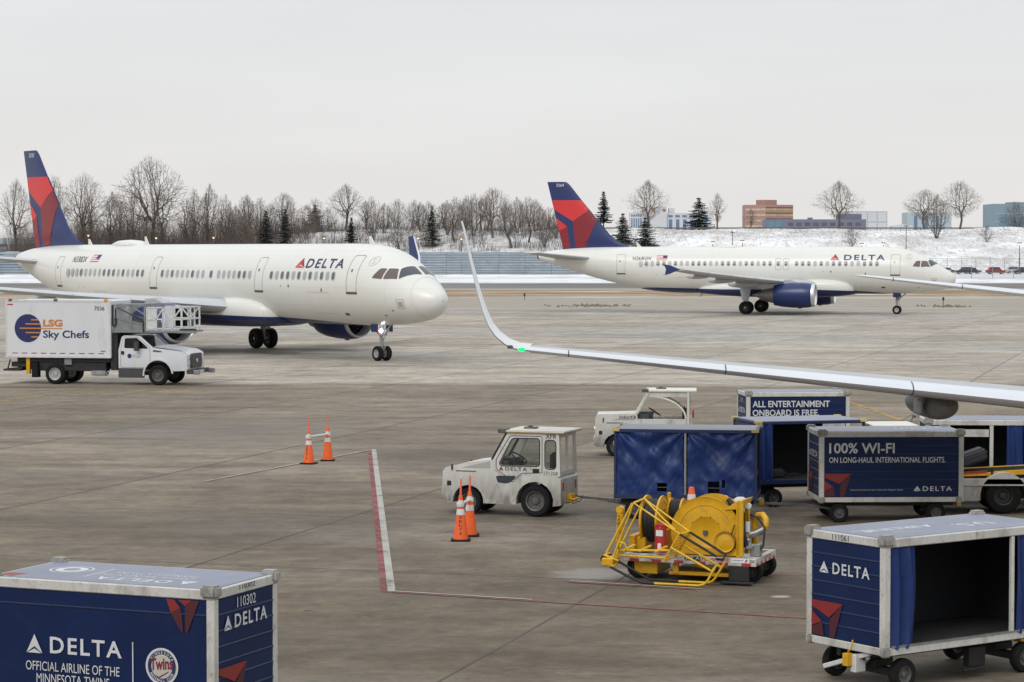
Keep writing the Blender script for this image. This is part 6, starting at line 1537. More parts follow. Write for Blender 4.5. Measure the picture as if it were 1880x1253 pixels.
for i in range(10):
    x = -1.85 + i * .42; decal('reflector_strip', [(x, 1.27), (x + .25, 1.27), (x + .25, 1.305), (x, 1.305)], [(0, 1, 2, 3)], bm_, 'red_reflect', T)
for x, mt in ((-2.0, 'red_reflect'), (.0, 'rail_dark'), (2.2, 'amber')): MB().box(x, x + .16, -HB - .03, -HB + .05, 3.44, 3.54).build('marker_lamp', mt, T, bev=.01)
MB().box(-2.05, -1.80, -HB - .008, -HB, 3.28, 3.33).build('marker_lamp', 'red_reflect', T)
decal('small_notice', [(2.05, 1.36), (2.25, 1.36), (2.25, 1.41), (2.05, 1.41)], [(0, 1, 2, 3)], bm_, 'pane_teal', T)
# chassis and lift
mb = MB().box(-1.9, 5.6, -.45, -.30, .62, .86).box(-1.9, 5.6, .30, .45, .62, .86).box(-1.7, 2.4, -1.0, 1.0, .92, 1.10)
mb.box(-.8, 2.2, -.95, -.5, .55, .95).bar((-1.5, -.7, .75), (1.8, -.7, 1.08), .12, .16).bar((1.8, .7, .75), (-1.5, .7, 1.08), .12, .16).box(-2.0, -.8, -.9, .9, .70, .90).box(2.42, 2.72, -1.0, 1.0, .6, 2.1)
mb.build('chassis', 'chassis_black', T, bev=.015)
MB().box(1.55, 2.25, -1.08, -.70, .36, .58).build('fuel_tank', 'steel', T, bev=.06, seg=2); MB().box(.4, .72, -1.05, -.75, .80, 1.10).build('hydraulic_tank', 'truck_grey', T, bev=.02)
for y in (-.98, .98):
    MB().box(-1.28, -1.12, y - .08, y + .08, .42, 1.12).build('stabilizer_leg', 'yellow' if y < 0 else 'truck_grey', T, bev=.01)
    MB().box(-1.0, -.74, y - .16, y + .16, .28, .9).build('mud_flap', 'rubber', T)
mb = MB().tube([(-2.0, -1.0, 1.02), (-2.12, -1.0, .62), (-2.25, -1.0, .60)], .03, 6).box(-2.30, -1.55, -1.05, 1.05, .54, .62).bar((-1.5, -.9, .66), (-2.2, -.9, .60), .06); mb.build('rear_bumper', 'chassis_black', T)
for x, r_, ys_ in ((0, .43, (-.98, -.70, .70, .98)), (4.5, .42, (-.98, .98))):
    for y in ys_: wheel_mb(r_, .26, .58, 30).build('wheel', ['rubber', 'rim_light' if x == 0 else 'rim_grey'], T, loc=(x, y, r_), smooth=45)
# cab: sides with wheel arch and window openings
def arc(cx_, cz_, r_, a0, a1, n=12): return [(cx_ + r_ * math.cos(R(a0 + (a1 - a0) * i / n)), cz_ + r_ * math.sin(R(a0 + (a1 - a0) * i / n))) for i in range(n + 1)]
CWD = 1.02
prof = [(2.78, .46), (2.78, 1.45), (2.92, 1.98), (3.02, 2.04), (3.62, 2.04), (3.72, 2.0), (4.22, 1.56), (4.42, 1.53), (5.55, 1.40), (5.72, 1.30), (5.76, .62)] + [(5.1, .58)] + arc(4.5, .44, .60, 15, 178) + [(3.86, .46)]
win = rounded([(3.02, 1.52), (3.05, 1.93), (3.58, 1.95), (4.05, 1.55), (4.05, 1.50)], .05, 3)
v, f = plate(prof, [win], .05)
for s_ in (-1, 1):
    o = link('cab_side', mesh_from('cab_side', [(x, s_ * CWD + z_ * 1.0, zz) for x, zz, z_ in v], f, [0] * len(f), 'cab_white', 0, 25), T)
    decal('window_pane', win, [tuple(range(len(win)))], lambda u, w_: (u, s_ * CWD, w_), 'smoked_glass', o)
    yo = s_ * (CWD + .028)
    dr = rounded([(2.86, .72), (2.88, 1.5), (2.98, 1.99), (3.62, 1.99), (4.14, 1.56), (4.16, 1.05), (3.98, .72)], .05, 2); v2, f2 = ringpoly(dr, .014); decal('door_seam', v2, f2, lambda u, w_: (u, yo, w_), 'rim_grey', o)
    MB().box(2.90, 3.03, yo - .004, yo + s_ * .03, 1.26, 1.40).build('door_handle', 'grille_black', o, bev=.008)
    mb = MB().box(3.54, 3.72, yo + s_ * .10, yo + s_ * .26, 1.42, 1.80).tube([(3.70, yo, 1.50), (3.64, yo + s_ * .14, 1.55)], .02, 6); mb.build('mirror', 'plastic_grey', T, bev=.03, seg=2)
    MB().box(2.78, 3.92, yo - .02, yo + s_ * .012, .30, .70).build('step_panel', 'plastic_grey', T, bev=.02)
    if s_ < 0:
        pts = [(3.26 + .095 * math.cos(q), 1.20 + .095 * math.sin(q)) for q in [i * math.pi / 12 for i in range(24)]]
        decal('round_logo', pts, [tuple(range(24))], lambda u, w_: (u, yo - .002, w_), 'text_navy', o); words('LSG', .14, .05, lambda u, w_: (u, yo - .002, w_), 'orange_text', o, 3.39, 1.215, bold=.02); words('Sky Chefs', .32, .06, lambda u, w_: (u, yo - .002, w_), 'text_navy', o, 3.39, 1.13)
        decal('fender_vent', [(4.26, 1.38), (4.62, 1.36), (4.66, 1.41), (4.30, 1.46)], [(0, 1, 2, 3)], lambda u, w_: (u, yo - .002, w_), 'rim_grey', o)
    # wheel arch flare
    a_o = arc(4.5, .44, .66, 5, 185); a_i = arc(4.5, .44, .595, 5, 185); vv = a_o + a_i; n_ = len(a_o)
    mb = MB(); mb.add([(x, yo, z) for x, z in vv] + [(x, yo + s_ * .05, z) for x, z in vv], [(i, i + 1, n_ + i + 1, n_ + i) for i in range(n_ - 1)] + [(2 * n_ + i, 2 * n_ + i + 1, 3 * n_ + i + 1, 3 * n_ + i) for i in range(n_ - 1)] + [(i, i + 1, 2 * n_ + i + 1, 2 * n_ + i) for i in range(n_ - 1)]); mb.build('fender', 'cab_white', T, smooth=50)
# cab skin across
mb = MB()
top = [(2.78, .6), (2.78, 1.45), (2.92, 1.98), (3.02, 2.04), (3.62, 2.04), (3.72, 2.0)]
for (x0, z0), (x1, z1) in zip(top, top[1:]): mb.add([(x0, -CWD, z0), (x0, CWD, z0), (x1, CWD, z1), (x1, -CWD, z1)], [(0, 1, 2, 3)])
mb.build('cab_roof', 'cab_white', T, smooth=50)
hood = [(4.24, 1.545), (4.44, 1.565), (5.50, 1.43), (5.70, 1.33), (5.755, 1.22)]
vs_ = []; fs = []
for x, z in hood:
    for k_ in range(9):
        y = -CWD + 2 * CWD * k_ / 8; b_ = 1 - (abs(y) / CWD) ** 2.2; vs_.append((x, y, z + .075 * b_))
for i in range(len(hood) - 1):
    for k_ in range(8): a = i * 9 + k_; fs.append((a, a + 1, a + 10, a + 9))
MB().add(vs_, fs).build('hood', 'cab_white', T, smooth=60)
MB().add([(4.23, -CWD + .03, 1.56), (4.23, CWD - .03, 1.56), (3.71, CWD - .06, 2.0), (3.71, -CWD + .06, 2.0)], [(0, 1, 2, 3)]).build('windscreen', 'smoked_glass', T, smooth=0)
mb = MB()
for y in (-CWD + .02, CWD - .02): mb.bar((4.24, y, 1.55), (3.70, y, 2.01), .05)
mb.build('windscreen_post', 'cab_white', T)
MB().box(3.9, 4.25, -.9, .9, 1.3, 1.52).build('dashboard', 'plastic_grey', T); MB().box(2.95, 3.3, -.8, .8, .9, 1.75).build('seat', 'seat_black', T, bev=.06)
MB().box(5.70, 5.745, -CWD + .01, CWD - .01, .62, 1.28).build('front_panel', 'cab_white', T, bev=.02)
gm = MB().prism(rounded([(-.62, .70), (.62, .70), (.70, 1.00), (.62, 1.30), (-.62, 1.30), (-.70, 1.00)], .06, 2), 'x', 5.73, 5.80).build('grille', 'plastic_grey', T)
for z in (.80, .92, 1.04, 1.16): MB().box(5.795, 5.815, -.58, .58, z - .025, z + .025).build('grille_bar', 'grille_black', gm)
MB().lathe([(5.815, .085), (5.83, .08), (5.832, .001)], 'x', (0, 0, 1.0), 20).build('badge', 'lamp_clear', gm)
for y in (-.86, .86): MB().box(5.62, 5.775, y - .15, y + .15, .80, 1.08).build('headlight', 'lamp_clear', T, bev=.03, seg=2)
MB().box(5.72, 6.02, -1.08, 1.08, .48, .66).build('front_bumper', 'plastic_grey', T, bev=.03, seg=2)
MB().box(6.02, 6.035, -.25, .25, .50, .62).build('number_plate', 'stripe_white', T)
MB().box(6.0, 6.25, -1.05, -.85, .46, .64).box(6.0, 6.25, .85, 1.05, .46, .64).build('bumper_bracket', 'truck_grey', T, bev=.02)
# platform above the cab
mb = MB().box(2.52, 5.72, -1.10, 1.10, 2.16, 2.24).box(5.3, 6.15, -1.14, -.98, 2.15, 2.27)
mb.build('platform_floor', 'truck_grey', T, bev=.01)
mb = MB().box(5.45, 6.18, -1.16, -1.02, 2.275, 2.33); mb.build('platform_bumper', 'rubber', T, bev=.02)
for y in (-1.08, 1.08):
    mb = MB()
    for x in (2.56, 3.35, 3.95): mb.bar((x, y, 2.24), (x, y, 3.32), .07)
    mb.bar((2.56, y, 3.28), (3.95, y, 3.28), .07).bar((2.56, y, 2.78), (3.95, y, 2.50), .06).bar((3.35, y, 3.25), (3.95, y, 2.9), .05)
    mb.add([(2.58, y, 2.25), (3.9, y, 2.25), (3.9, y, 2.50), (2.58, y, 2.80)], [(0, 1, 2, 3)])
    mb.build('side_frame', 'truck_grey', T)
mb = MB().tube([(2.56, -1.13, 3.30), (2.56, -1.13, 2.45), (2.64, -1.13, 2.42), (2.70, -1.13, 2.50), (2.70, -1.13, 3.15), (2.80, -1.13, 3.18), (3.86, -1.13, 2.70), (3.90, -1.13, 2.60), (3.90, -1.13, 2.2)], .03, 7); mb.build('handrail', 'grille_black', T)
mb = MB()
for y in (-1.10, 1.10):
    for x in (4.05, 4.45, 4.75, 5.15, 5.55): mb.bar((x, y, 2.25), (x, y, 3.22), .055)
    for z in (2.34, 2.72, 3.20): mb.bar((4.05, y, z), (5.58, y, z), .055)
    mb.bar((4.47, y, 2.75), (4.75, y, 3.18), .045).bar((5.15, y, 2.75), (5.55, y, 3.18), .045).bar((4.75, y, 3.18), (5.1, y, 2.75), .045)
    mb.box(4.08, 4.42, y - .01, y + .01, 2.28, 3.18)
for z in (2.34, 2.72, 3.20): mb.bar((5.58, -1.1, z), (5.58, 1.1, z), .05)
for y in (-.4, .4): mb.bar((5.58, y, 2.25), (5.58, y, 3.2), .05)
mb.build('platform_cage', 'rail_white', T)
MB().box(2.56, 3.6, -.6, .6, 3.25, 3.33).build('canopy_arm', 'truck_grey', T)
# ================================================================== HYDRANT HOSE CART
Hc = thing('hydrant_hose_cart', 'yellow fuel hydrant hose cart with big reels and a red white striped frame', 'fuel cart', (1.89, 39.3, 0), R(-20.5))
L_, W_ = 2.28, 1.36
mb = MB().box(0, L_, 0, .10, .31, .44).box(0, L_, W_ - .10, W_, .31, .44).box(.0, .10, .1005, W_ - .1005, .312, .438).box(L_ - .10, L_, .1005, W_ - .1005, .312, .438).box(.1005, L_ - .1005, .1005, W_ - .1005, .34, .37)
mb.build('deck_frame', 'stripe_white', Hc, bev=.006)
ns_ = 11
for i in range(ns_):
    x0 = .1 + i * (L_ - .15) / ns_
    if i % 2 == 0: decal('red_stripe', [(x0, .315), (x0 + .16, .315), (x0 + .16, .362), (x0, .362)], [(0, 1, 2, 3)], lambda u, v: (u, -.004, v), 'stripe_red', Hc)
for i in range(5):
    y0 = .05 + i * .27; decal('red_stripe', [(y0, .315), (y0 + .13, .315), (y0 + .13, .362), (y0, .362)], [(0, 1, 2, 3)], lambda u, v: (L_ + .004, u, v), 'stripe_red', Hc)
fm_ = lambda u, v: (u, -.005, v)
decal('black_plate', [(1.06, .368), (1.33, .368), (1.33, .44), (1.06, .44)], [(0, 1, 2, 3)], lambda u, v: (u, -.004, v), 'text_dark', Hc); words('JET A', .25, .058, lambda u, v: (u, -.006, v), 'text_white', Hc, 1.07, .375, bold=.015); words('FLAMMABLE', .46, .055, fm_, 'text_red', Hc, 1.36, .375)
decal('white_plate', [(1.86, .366), (2.16, .366), (2.16, .438), (1.86, .438)], [(0, 1, 2, 3)], lambda u, v: (u, -.004, v), 'flag_white', Hc); words('swissport', .19, .034, lambda u, v: (u, -.006, v), 'pane_teal', Hc, 1.88, .388, bold=.02); decal('plate_mark', [(2.09, .378), (2.12, .378), (2.145, .426), (2.115, .426)], [(0, 1, 2, 3)], lambda u, v: (u, -.006, v), 'text_red', Hc); words('DIESEL', .5, .06, lambda u, v: (L_ + .005, u, v), 'text_red', Hc, .55, .372)
words('EA', .07, .05, fm_, 'text_dark', Hc, 2.19, .375)
def reel(cx_, cy_, cz_, r_, half, axis, nm):
    o = MB()
    for s_ in (-1, 1):
        t0 = s_ * half
        o.lathe([(t0 + s_ * .012, .001), (t0 + s_ * .012, r_ * .42), (t0 + s_ * .022, r_ * .44), (t0 + s_ * .010, r_ * .74), (t0 + s_ * .020, r_ * .76), (t0 + s_ * .010, r_ * .95), (t0 + s_ * .026, r_), (t0 - s_ * .006, r_), (t0 - s_ * .004, r_ * .5), (t0 - s_ * .004, .001)], axis, (cx_, cy_, cz_), 44)
    b_ = o.build('hose_reel', 'yellow', Hc, smooth=40); b_['label'] = nm
    pr = []
    n_ = max(3, int(half * 2 / .075))
    for i in range(n_):
        a = -half + .01 + (2 * half - .02) * i / n_; w2 = (2 * half - .02) / n_
        for q in range(7): pr.append((a + w2 * (q + .5) / 7, r_ * .80 + .030 * math.sin(math.pi * (q + .5) / 7)))
    MB().lathe(pr, axis, (cx_, cy_, cz_), 36).build('hose', 'hose_black', b_, smooth=50)
    mb_ = MB(); rr2 = random.Random(int(r_ * 1000))
    c = {'x': lambda u, w_: (cx_ + half + .025, cy_ + u, cz_ + w_), 'y': lambda u, w_: (cx_ + u, cy_ - half - .025, cz_ + w_)}[axis]
    for i in range(10):
        a = i * 2 * math.pi / 10; p = c(r_ * .46 * math.cos(a), r_ * .46 * math.sin(a)); mb_.box(p[0] - .008, p[0] + .008, p[1] - .008, p[1] + .008, p[2] - .008, p[2] + .008)
    p = c(0, 0); mb_.box(p[0] - .035, p[0] + .035, p[1] - .035, p[1] + .035, p[2] - .035, p[2] + .035)
    mb_.build('bolts', 'rim_grey', b_)
    return b_
reel(1.38, .42, .83, .60, .26, 'y', 'largest yellow reel with a flat dished face')
reel(.35, .62, .94, .43, .13, 'x', 'upright yellow reel wound with black hose'); reel(.62, 1.05, 1.05, .24, .10, 'x', 'smallest yellow reel at the back')
mb = MB().lathe([(-.07, .001), (-.07, .05), (-.05, .14), (-.075, .165), (-.045, .168), (-.02, .15), (-.02, .001)], 'y', (1.74, .10, .69), 28); mb.build('sprocket', 'yellow', Hc, smooth=40)
mb = MB()
for q in range(30):
    a = q * 2 * math.pi / 30; p = (1.74 + .172 * math.cos(a), .05, .69 + .172 * math.sin(a)); mb.box(p[0] - .009, p[0] + .009, .04, .07, p[2] - .009, p[2] + .009)
for q in range(16): mb.box(1.83 + .004 * q, 1.85 + .004 * q, .045, .07, .80 + .012 * q, .808 + .012 * q)
mb.build('chain', 'chassis_black', Hc)
mb = MB().bar((1.95, .15, .44), (1.95, .15, 1.37), .07, .10).bar((1.95, .70, .44), (1.95, .70, 1.33), .07, .10).prism([(1.70, 1.22), (1.98, 1.24), (2.04, 1.40), (1.90, 1.36)], 'y', .12, .72).box(1.93, 2.03, .10, .16, .46, 1.39).box(.85, 1.95, .10, .16, .46, .58).box(.85, .95, .10, .7, .44, .8)
mb.box(.12, .28, .30, .95, .44, .68).box(.52, .60, .30, .95, .44, .80).box(.02, .12, .2, .9, .44, .72).box(.45, .50, 1.0, 1.08, .44, 1.38); mb.build('reel_stand', 'yellow', Hc, bev=.006)
mb = MB().box(.15, .55, .10, .9, .10, .30).box(.75, 1.85, .12, 1.2, .10, .16).box(.82, .92, .1, .16, .12, .31); mb.build('under_frame', 'yellow', Hc, bev=.006)
mb = MB().tube([(-.08, -.03, .45), (-.06, -.03, 1.15)], .055, 10).tube([(-.06, -.09, 1.18), (-.06, .03, 1.18)], .06, 12); mb.build('crane_post', 'yellow', Hc)
for i, ch_ in enumerate('282'): words(ch_, .055, .085, lambda u, v: (u, -.087, v), 'text_dark', Hc, -.095, 1.0 - i * .10, name='number')
# extinguisher
E_ = MB().lathe([(.48, .001), (.48, .085), (.88, .09), (.93, .07), (.965, .03), (.99, .028), (.99, .001)], 'z', (.64, .02, 0), 22).build('extinguisher', 'ext_red', Hc, smooth=45)
MB().box(.58, .70, -.075, -.062, .76, .86).build('extinguisher_label', 'flag_white', E_); MB().box(.61, .67, -.078, -.066, .53, .64).build('extinguisher_label', 'flag_white', E_); MB().box(.55, .74, -.055, -.01, .50, .97).build('extinguisher_case', 'ext_red', E_, bev=.02)
# lifting frame of yellow pipe
def pipe(pts, r_=.020, mat='yellow_pipe', nm='frame_pipe'): return MB().tube(pts, r_, 8).build(nm, mat, Hc, smooth=50)
pipe([(-.08, -.42, .35), (.30, -.42, 1.34), (1.10, -.42, .85)]); pipe([(-.09, -.16, .42), (.40, -.16, 1.39), (1.18, -.16, .87)])
pipe([(-.26, -.16, .45), (.19, -.16, 1.30)]); pipe([(.40, -.16, 1.39), (.80, -.30, 1.06), (1.02, -.42, .92)], .016)
pipe([(1.10, -.42, .85), (1.73, -.42, .51)], .022, 'hose_black', 'padded_pipe'); pipe([(1.18, -.16, .87), (1.82, -.16, .51), (1.78, -.24, .44), (1.70, -.34, .46)], .022, 'hose_black', 'padded_pipe')
pipe([(.30, -.42, 1.34), (.40, -.16, 1.39)]); pipe([(1.10, -.42, .85), (1.18, -.16, .87)])
pipe([(-.08, -.52, .27), (.27, -.52, .11), (.48, -.52, .03), (.69, -.52, .03)], .022, 'hose_black', 'padded_pipe'); pipe([(.69, -.52, .03), (1.45, -.52, .03), (1.55, -.52, .06), (1.61, -.52, .13), (1.74, -.50, .37)])
pipe([(-.02, -.22, .32), (.35, -.22, .13), (.52, -.22, .045), (1.02, -.22, .04)], .022, 'hose_black', 'padded_pipe'); pipe([(1.02, -.22, .04), (1.52, -.22, .04), (1.60, -.22, .07), (1.66, -.22, .14), (1.82, -.22, .41)])
pipe([(.95, -.45, .63), (1.65, -.45, .27)]); pipe([(1.09, -.20, .65), (1.74, -.20, .31)]); pipe([(1.74, -.50, .37), (1.65, -.45, .27)], .016)
pipe([(-.20, -.45, .45), (.04, -.45, .37), (-.02, -.45, .28), (-.08, -.52, .27)]); pipe([(-.20, -.45, .45), (-.21, -.16, .45)]); pipe([(-.01, -.30, .52), (.91, -.30, .56)]); pipe([(-.01, -.30, .44), (.88, -.30, .43)])
pipe([(.02, -.30, .44), (.02, -.38, .62), (.06, -.42, .68), (.14, -.42, .66), (.18, -.40, .55)], .016)
for x in (.10, .38, .66): MB().bar((x, -.36, .53), (x + .12, -.10, .60), .05, .025).build('rung', 'yellow_pipe', Hc)
gr = MB()
for i in range(9):
    q = i / 8; gr.bar((.83 + q * .25, -.42, .40 + q * .44), (.95 + q * .25, -.16, .44 + q * .44), .03, .012)
gr.bar((.82, -.42, .39), (1.08, -.42, .85), .03).bar((.94, -.16, .43), (1.21, -.16, .88), .03); gr.build('step_grating', 'yellow', Hc)
mb = MB().box(-.24, -.04, -.50, -.10, .27, .41); mb.build('foot_block', 'yellow', Hc, bev=.02)
for y in (-.42, -.14): wheel_mb(.06, .05, .5, 14).build('caster', ['rubber', 'rim_grey'], Hc, loc=(-.22, y, .38))
for x, y in ((.18, .25), (.18, 1.12), (2.12, 1.22), (2.12, .34)): wheel_mb(.20, .14, .5, 24).build('wheel', ['rubber', 'rim_grey'], Hc, loc=(x, y, .20), smooth=45)
mb = MB().box(1.82, 2.16, -.02, .06, .06, .31).box(1.70, 2.24, -.14, .02, .03, .06); mb.build('outrigger', 'chassis_black', Hc, bev=.008)
# pipework and valves
MB().tube([(2.10, .62, .60), (2.10, .62, 1.02), (2.16, .60, 1.10), (2.26, .52, 1.12), (2.32, .48, 1.06), (2.33, .46, .96), (2.28, .44, .87), (2.16, .42, .82), (2.02, .40, .78), (1.98, .40, .70)], .055, 12).build('fuel_pipe', 'yellow', Hc, smooth=50)
MB().tube([(2.30, .43, .89), (2.18, .41, .825), (2.08, .40, .80)], .066, 12).tube([(2.01, .30, .80), (2.06, .28, .66), (2.09, .27, .58)], .05, 12).lathe([(.56, .04), (.58, .075), (.62, .075), (.64, .04)], 'z', (2.09, .27, 0), 14).lathe([(.68, .05), (.70, .07), (.73, .07), (.75, .05)], 'z', (2.05, .285, 0), 14).build('coupling', 'steel', Hc, smooth=50)
MB().tube([(1.72, .30, 1.38), (1.90, .25, 1.22), (1.98, .22, .98), (2.02, .22, .80), (2.06, .25, .62)], .045, 10).tube([(2.05, .5, 1.12), (2.2, .42, 1.08), (2.33, .40, .92), (2.31, .38, .62), (2.24, .36, .50)], .018, 7).build('loose_hose', 'hose_black', Hc, smooth=50)
MB().box(2.10, 2.27, .30, .46, .44, .65).build('junction_box', 'steel', Hc, bev=.01); MB().lathe([(-.02, .001), (-.02, .05), (.02, .05), (.022, .001)], 'y', (2.04, .42, 1.27), 16).build('gauge', 'flag_white', Hc)
MB().lathe([(1.10, .14), (1.22, .15), (1.30, .13), (1.35, .06), (1.355, .001)], 'z', (1.74, 1.02, 0), 20).build('filter_tank', 'line_faint', Hc, smooth=50); MB().box(1.15, 1.50, .88, 1.1, 1.28, 1.36).build('top_box', 'flag_white', Hc, bev=.015); MB().box(2.02, 2.09, .33, .345, .84, 1.02).build('notice', 'flag_white', Hc)
MB().box(.75, 1.2, 1.0, 1.3, .44, .95).build('pump_box', 'yellow', Hc, bev=.015)
# ================================================================== CONES
def cone_at(label, loc, tall=True, word=None, z=0.0, s=1.0, rz=0.0):
    t = thing('traffic_cone', label, 'traffic cone', (*loc, z), rz, 'orange cones on the apron'); t.scale = (s, s, s)
    MB().box(-.185, .185, -.185, .185, 0, .035).build('base', 'rubber', t, bev=.01)
    def cr2(zz): return .145 + (.034 - .145) * (zz - .035) / .83
    MB().lathe([(q, cr2(q)) for q in (.035, .20, .40, .50, .60, .72, .865)] + [(.87, .001)], 'z', (0, 0, 0), 28).build('cone_body', 'cone_orange', t, smooth=50)
    for z0, z1 in ((.50, .61), (.70, .775)): MB().lathe([(q, cr2(q) + .003) for q in (z0, (z0 + z1) / 2, z1)], 'z', (0, 0, 0), 28).build('white_band', 'cone_white', t, smooth=50)
    if tall: MB().tube([(0, 0, .86), (.008, 0, 1.18)], [.022, .016], 8).build('stick', 'flag_orange', t)
    if word:
        for i, ch_ in enumerate(word):
            v, f = fit_text(ch_, width=.055, height=.052, bold=.03); zz = .43 - i * .075
            decal('letter', [(x - .0275, y + zz) for x, y in v], f, lambda u, w_: (u, -math.sqrt(max(1e-6, (cr2(w_) + .003) ** 2 - u * u)), w_), 'text_dark', t)
    return t
cone_at('tall orange cone with vertical black letters, nearest the white tractor front', (-.98, 44.54), word='DELTA'); cone_at('orange cone close behind the lettered one by the white tractor', (-.82, 45.28))
cone_at('left one of the two far orange cones on the thin line', (-5.28, 60.68), word='DELTA', rz=R(-20)); cone_at('right one of the two far orange cones on the thin line', (-4.86, 61.6))
def link_bar(label, a, b, z):
    t = thing('barrier_bar', label, 'barrier bar', (a[0], a[1], z)); d = Vector((b[0] - a[0], b[1] - a[1], 0))
    MB().tube([(0, 0, 0) , tuple(d)], .030, 10).build('tube', 'cone_white', t)
    for p, o in ((Vector((0, 0, 0)), -1), (d, 1)): q = p + d.normalized() * .02 * o; MB().lathe([(-.05, .066), (0, .078), (.05, .066)], 'z', (q.x, q.y, 0), 16).build('ring', 'cone_white', t)
link_bar('white bar joining the two near cones', (-.98, 44.54), (-.82, 45.28), .70); link_bar('white bar joining the two far cones', (-5.28, 60.68), (-4.86, 61.6), .70)
hz_ = Matrix.Rotation(R(-20.5), 3, 'Z') @ Vector((.91, .92, 0))
c_ = cone_at('orange red cone riding on the hose cart behind the big reel', (1.89 + hz_.x, 39.3 + hz_.y), tall=False, z=.375, s=1.30)
# ================================================================== BELT LOADER, LUGGAGE
B = thing('belt_loader', 'white belt loader with yellow conveyor rails at the right edge', 'belt loader', (8.95, 49.0, 0), R(0))
def arc2(cx_, cz_, r_, a0, a1, n=14): return [(cx_ + r_ * math.cos(R(a0 + (a1 - a0) * i / n)), cz_ + r_ * math.sin(R(a0 + (a1 - a0) * i / n))) for i in range(n + 1)]
poly = [(0, .28), (0, .74), (3.6, .74), (3.6, .28), (2.0, .28)] + arc2(1.38, .38, .50, -10, 190) + [(.85, .28)]
v, f = plate(poly, [], 1.25); link('body', mesh_from('body', [(x, .64 + z_, y) for x, y, z_ in v], f, [0] * len(f), 'loader_white', 0, 28), B)
mb = MB().box(0.0, 3.6, -.005, .06, .60, .63); mb.build('side_trim', 'loader_white', B); MB().box(-.0, .06, -.008, .04, .40, .56).build('tail_lamp', 'red_reflect', B)
for x in (1.38, 3.1):
    for y in (.17, 1.1): wheel_mb(.385, .28, .50, 32).build('wheel', ['rubber', 'dark_metal'], B, loc=(x, y, .385), smooth=45)
MB().box(.1, 3.5, .3, 1.0, .3, .6).build('chassis', 'chassis_black', B)
mb = MB().bar((-.3, .18, .78), (1.2, .18, .84), .05, .07).bar((1.2, .18, .84), (4.2, .18, 1.02), .05, .10).bar((-.3, 1.0, .78), (4.2, 1.0, 1.02), .05, .10); mb.build('conveyor_rail', 'yellow', B, bev=.006)
MB().bar((-.35, .59, .80), (4.2, .59, 1.035), .74, .03).build('belt', 'rubber', B)
MB().bar((.35, .14, .76), (.35, .14, .95), .05).bar((1.15, .14, .80), (1.15, .14, .98), .04).build('guide_post', 'chassis_black', B); MB().bar((.25, .15, .845), (1.05, .15, .885), .012, .05).build('warning_strip', 'stripe_red', B)
def suitcase(label, loc, rz, tilt, l, w, h, mat):
    s_ = thing('suitcase', label, 'suitcase', loc, rz); s_.rotation_euler = (0, R(tilt), rz)
    b_ = MB().box(0, l, 0, w, 0, h).build('shell', mat, s_, bev=.045, seg=3)
    MB().box(l * .02, l * .98, -.004, w + .004, h * .47, h * .53).build('zip', 'grille_black', s_, bev=.002)
    MB().tube([(l - .0, w * .35, h * .5), (l + .05, w * .35, h * .5), (l + .05, w * .65, h * .5), (l, w * .65, h * .5)], .010, 6).build('handle', 'grille_black', s_)
    for y in (w * .12, w * .88):
        for z in (h * .15, h * .85): MB().lathe([(-.012, .001), (-.012, .028), (.012, .028), (.012, .001)], 'y', (-.02, y, z), 12).build('wheel', 'rim_grey', s_)
    return s_
suitcase('dark grey suitcase lying tilted on the belt loader', (9.42, 49.32, .90), R(4), -19, .70, .42, .27, 'suitcase')
paint('case_red', (.12, .03, .025), .6); suitcase('dull red suitcase inside the open cart behind the belt loader', (9.15, 51.1, .512), R(0), 0, .55, .35, .42, 'case_red'); suitcase('black suitcase deep in the open cart at the right edge', (10.9, 51.1, .512), R(0), 0, .5, .3, .36, 'suitcase')
suitcase('small dark suitcase on the floor of the open blue cart', (5.62, 50.75, .592), R(14), 0, .34, .24, .20, 'suitcase')
# ================================================================== WINGS OF PARKED JETS
def span_wing(secs, name, parent, mats, n=10):
    """secs: (point of leading edge, chord, thickness ratio, thickness direction, chord direction)"""
    af_ = airfoil(n); rings = []
    for P, ch, th, up, cd in secs:
        P = Vector(P); up = Vector(up).normalized(); cd = Vector(cd).normalized()
        rings.append([tuple(P + cd * (x * ch) + up * (y * ch * th / .12)) for x, y in af_])
    nn = len(af_)
    def mi(i, k_):
        x = (af_[k_][0] + af_[(k_ + 1) % nn][0]) / 2
        if x < .10: return 2
        return 0 if k_ < n else 1
    return loft_sections(rings, name, mats, parent, mi, 55)
Wg = thing('parked_jet_wing', 'long silver wing with a tall upturned winglet and a green tip light', 'airplane wing', (0, 48, 0), 0.0)
def le(x): return (x, -.495 * x, 3.53 - .083 * x)
secs = [(le(x), 1.32 + .20 * x, .12 + .002 * x, (.08, 0, 1), (.12, 1, 0)) for x in (0.35, 1.5, 3, 4.5, 6, 7.5, 9, 10.5, 12, 14, 17)]
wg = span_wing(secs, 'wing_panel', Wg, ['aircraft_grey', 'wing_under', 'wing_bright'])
wl_ = [(.35, .0), (.06, .035), (-.14, .12), (-.33, .28), (-.47, .48), (-.58, .75), (-.70, 1.15), (-.86, 1.80), (-1.02, 2.50), (-1.06, 2.64)]
ss = []
z00 = 3.53 - .083 * .35
for i, (x, dz) in enumerate(wl_):
    p0 = Vector(wl_[max(0, i - 1)]); p1 = Vector(wl_[min(len(wl_) - 1, i + 1)]); d = (p1 - p0).normalized(); up = (-d.y * -1, 0, -d.x)   # normal to the span in the vertical plane
    up = Vector((d.y, 0, -d.x)); up = up if up.z > 0 or up.x > 0 else -up
    q = i / (len(wl_) - 1); ch = 1.39 - .95 * max(0, dz / 2.64) ** .8
    ss.append(((x, -.175 + .0 + .55 * dz, z00 + dz), ch, .105, up, (.10 * (1 - q), 1, .05)))
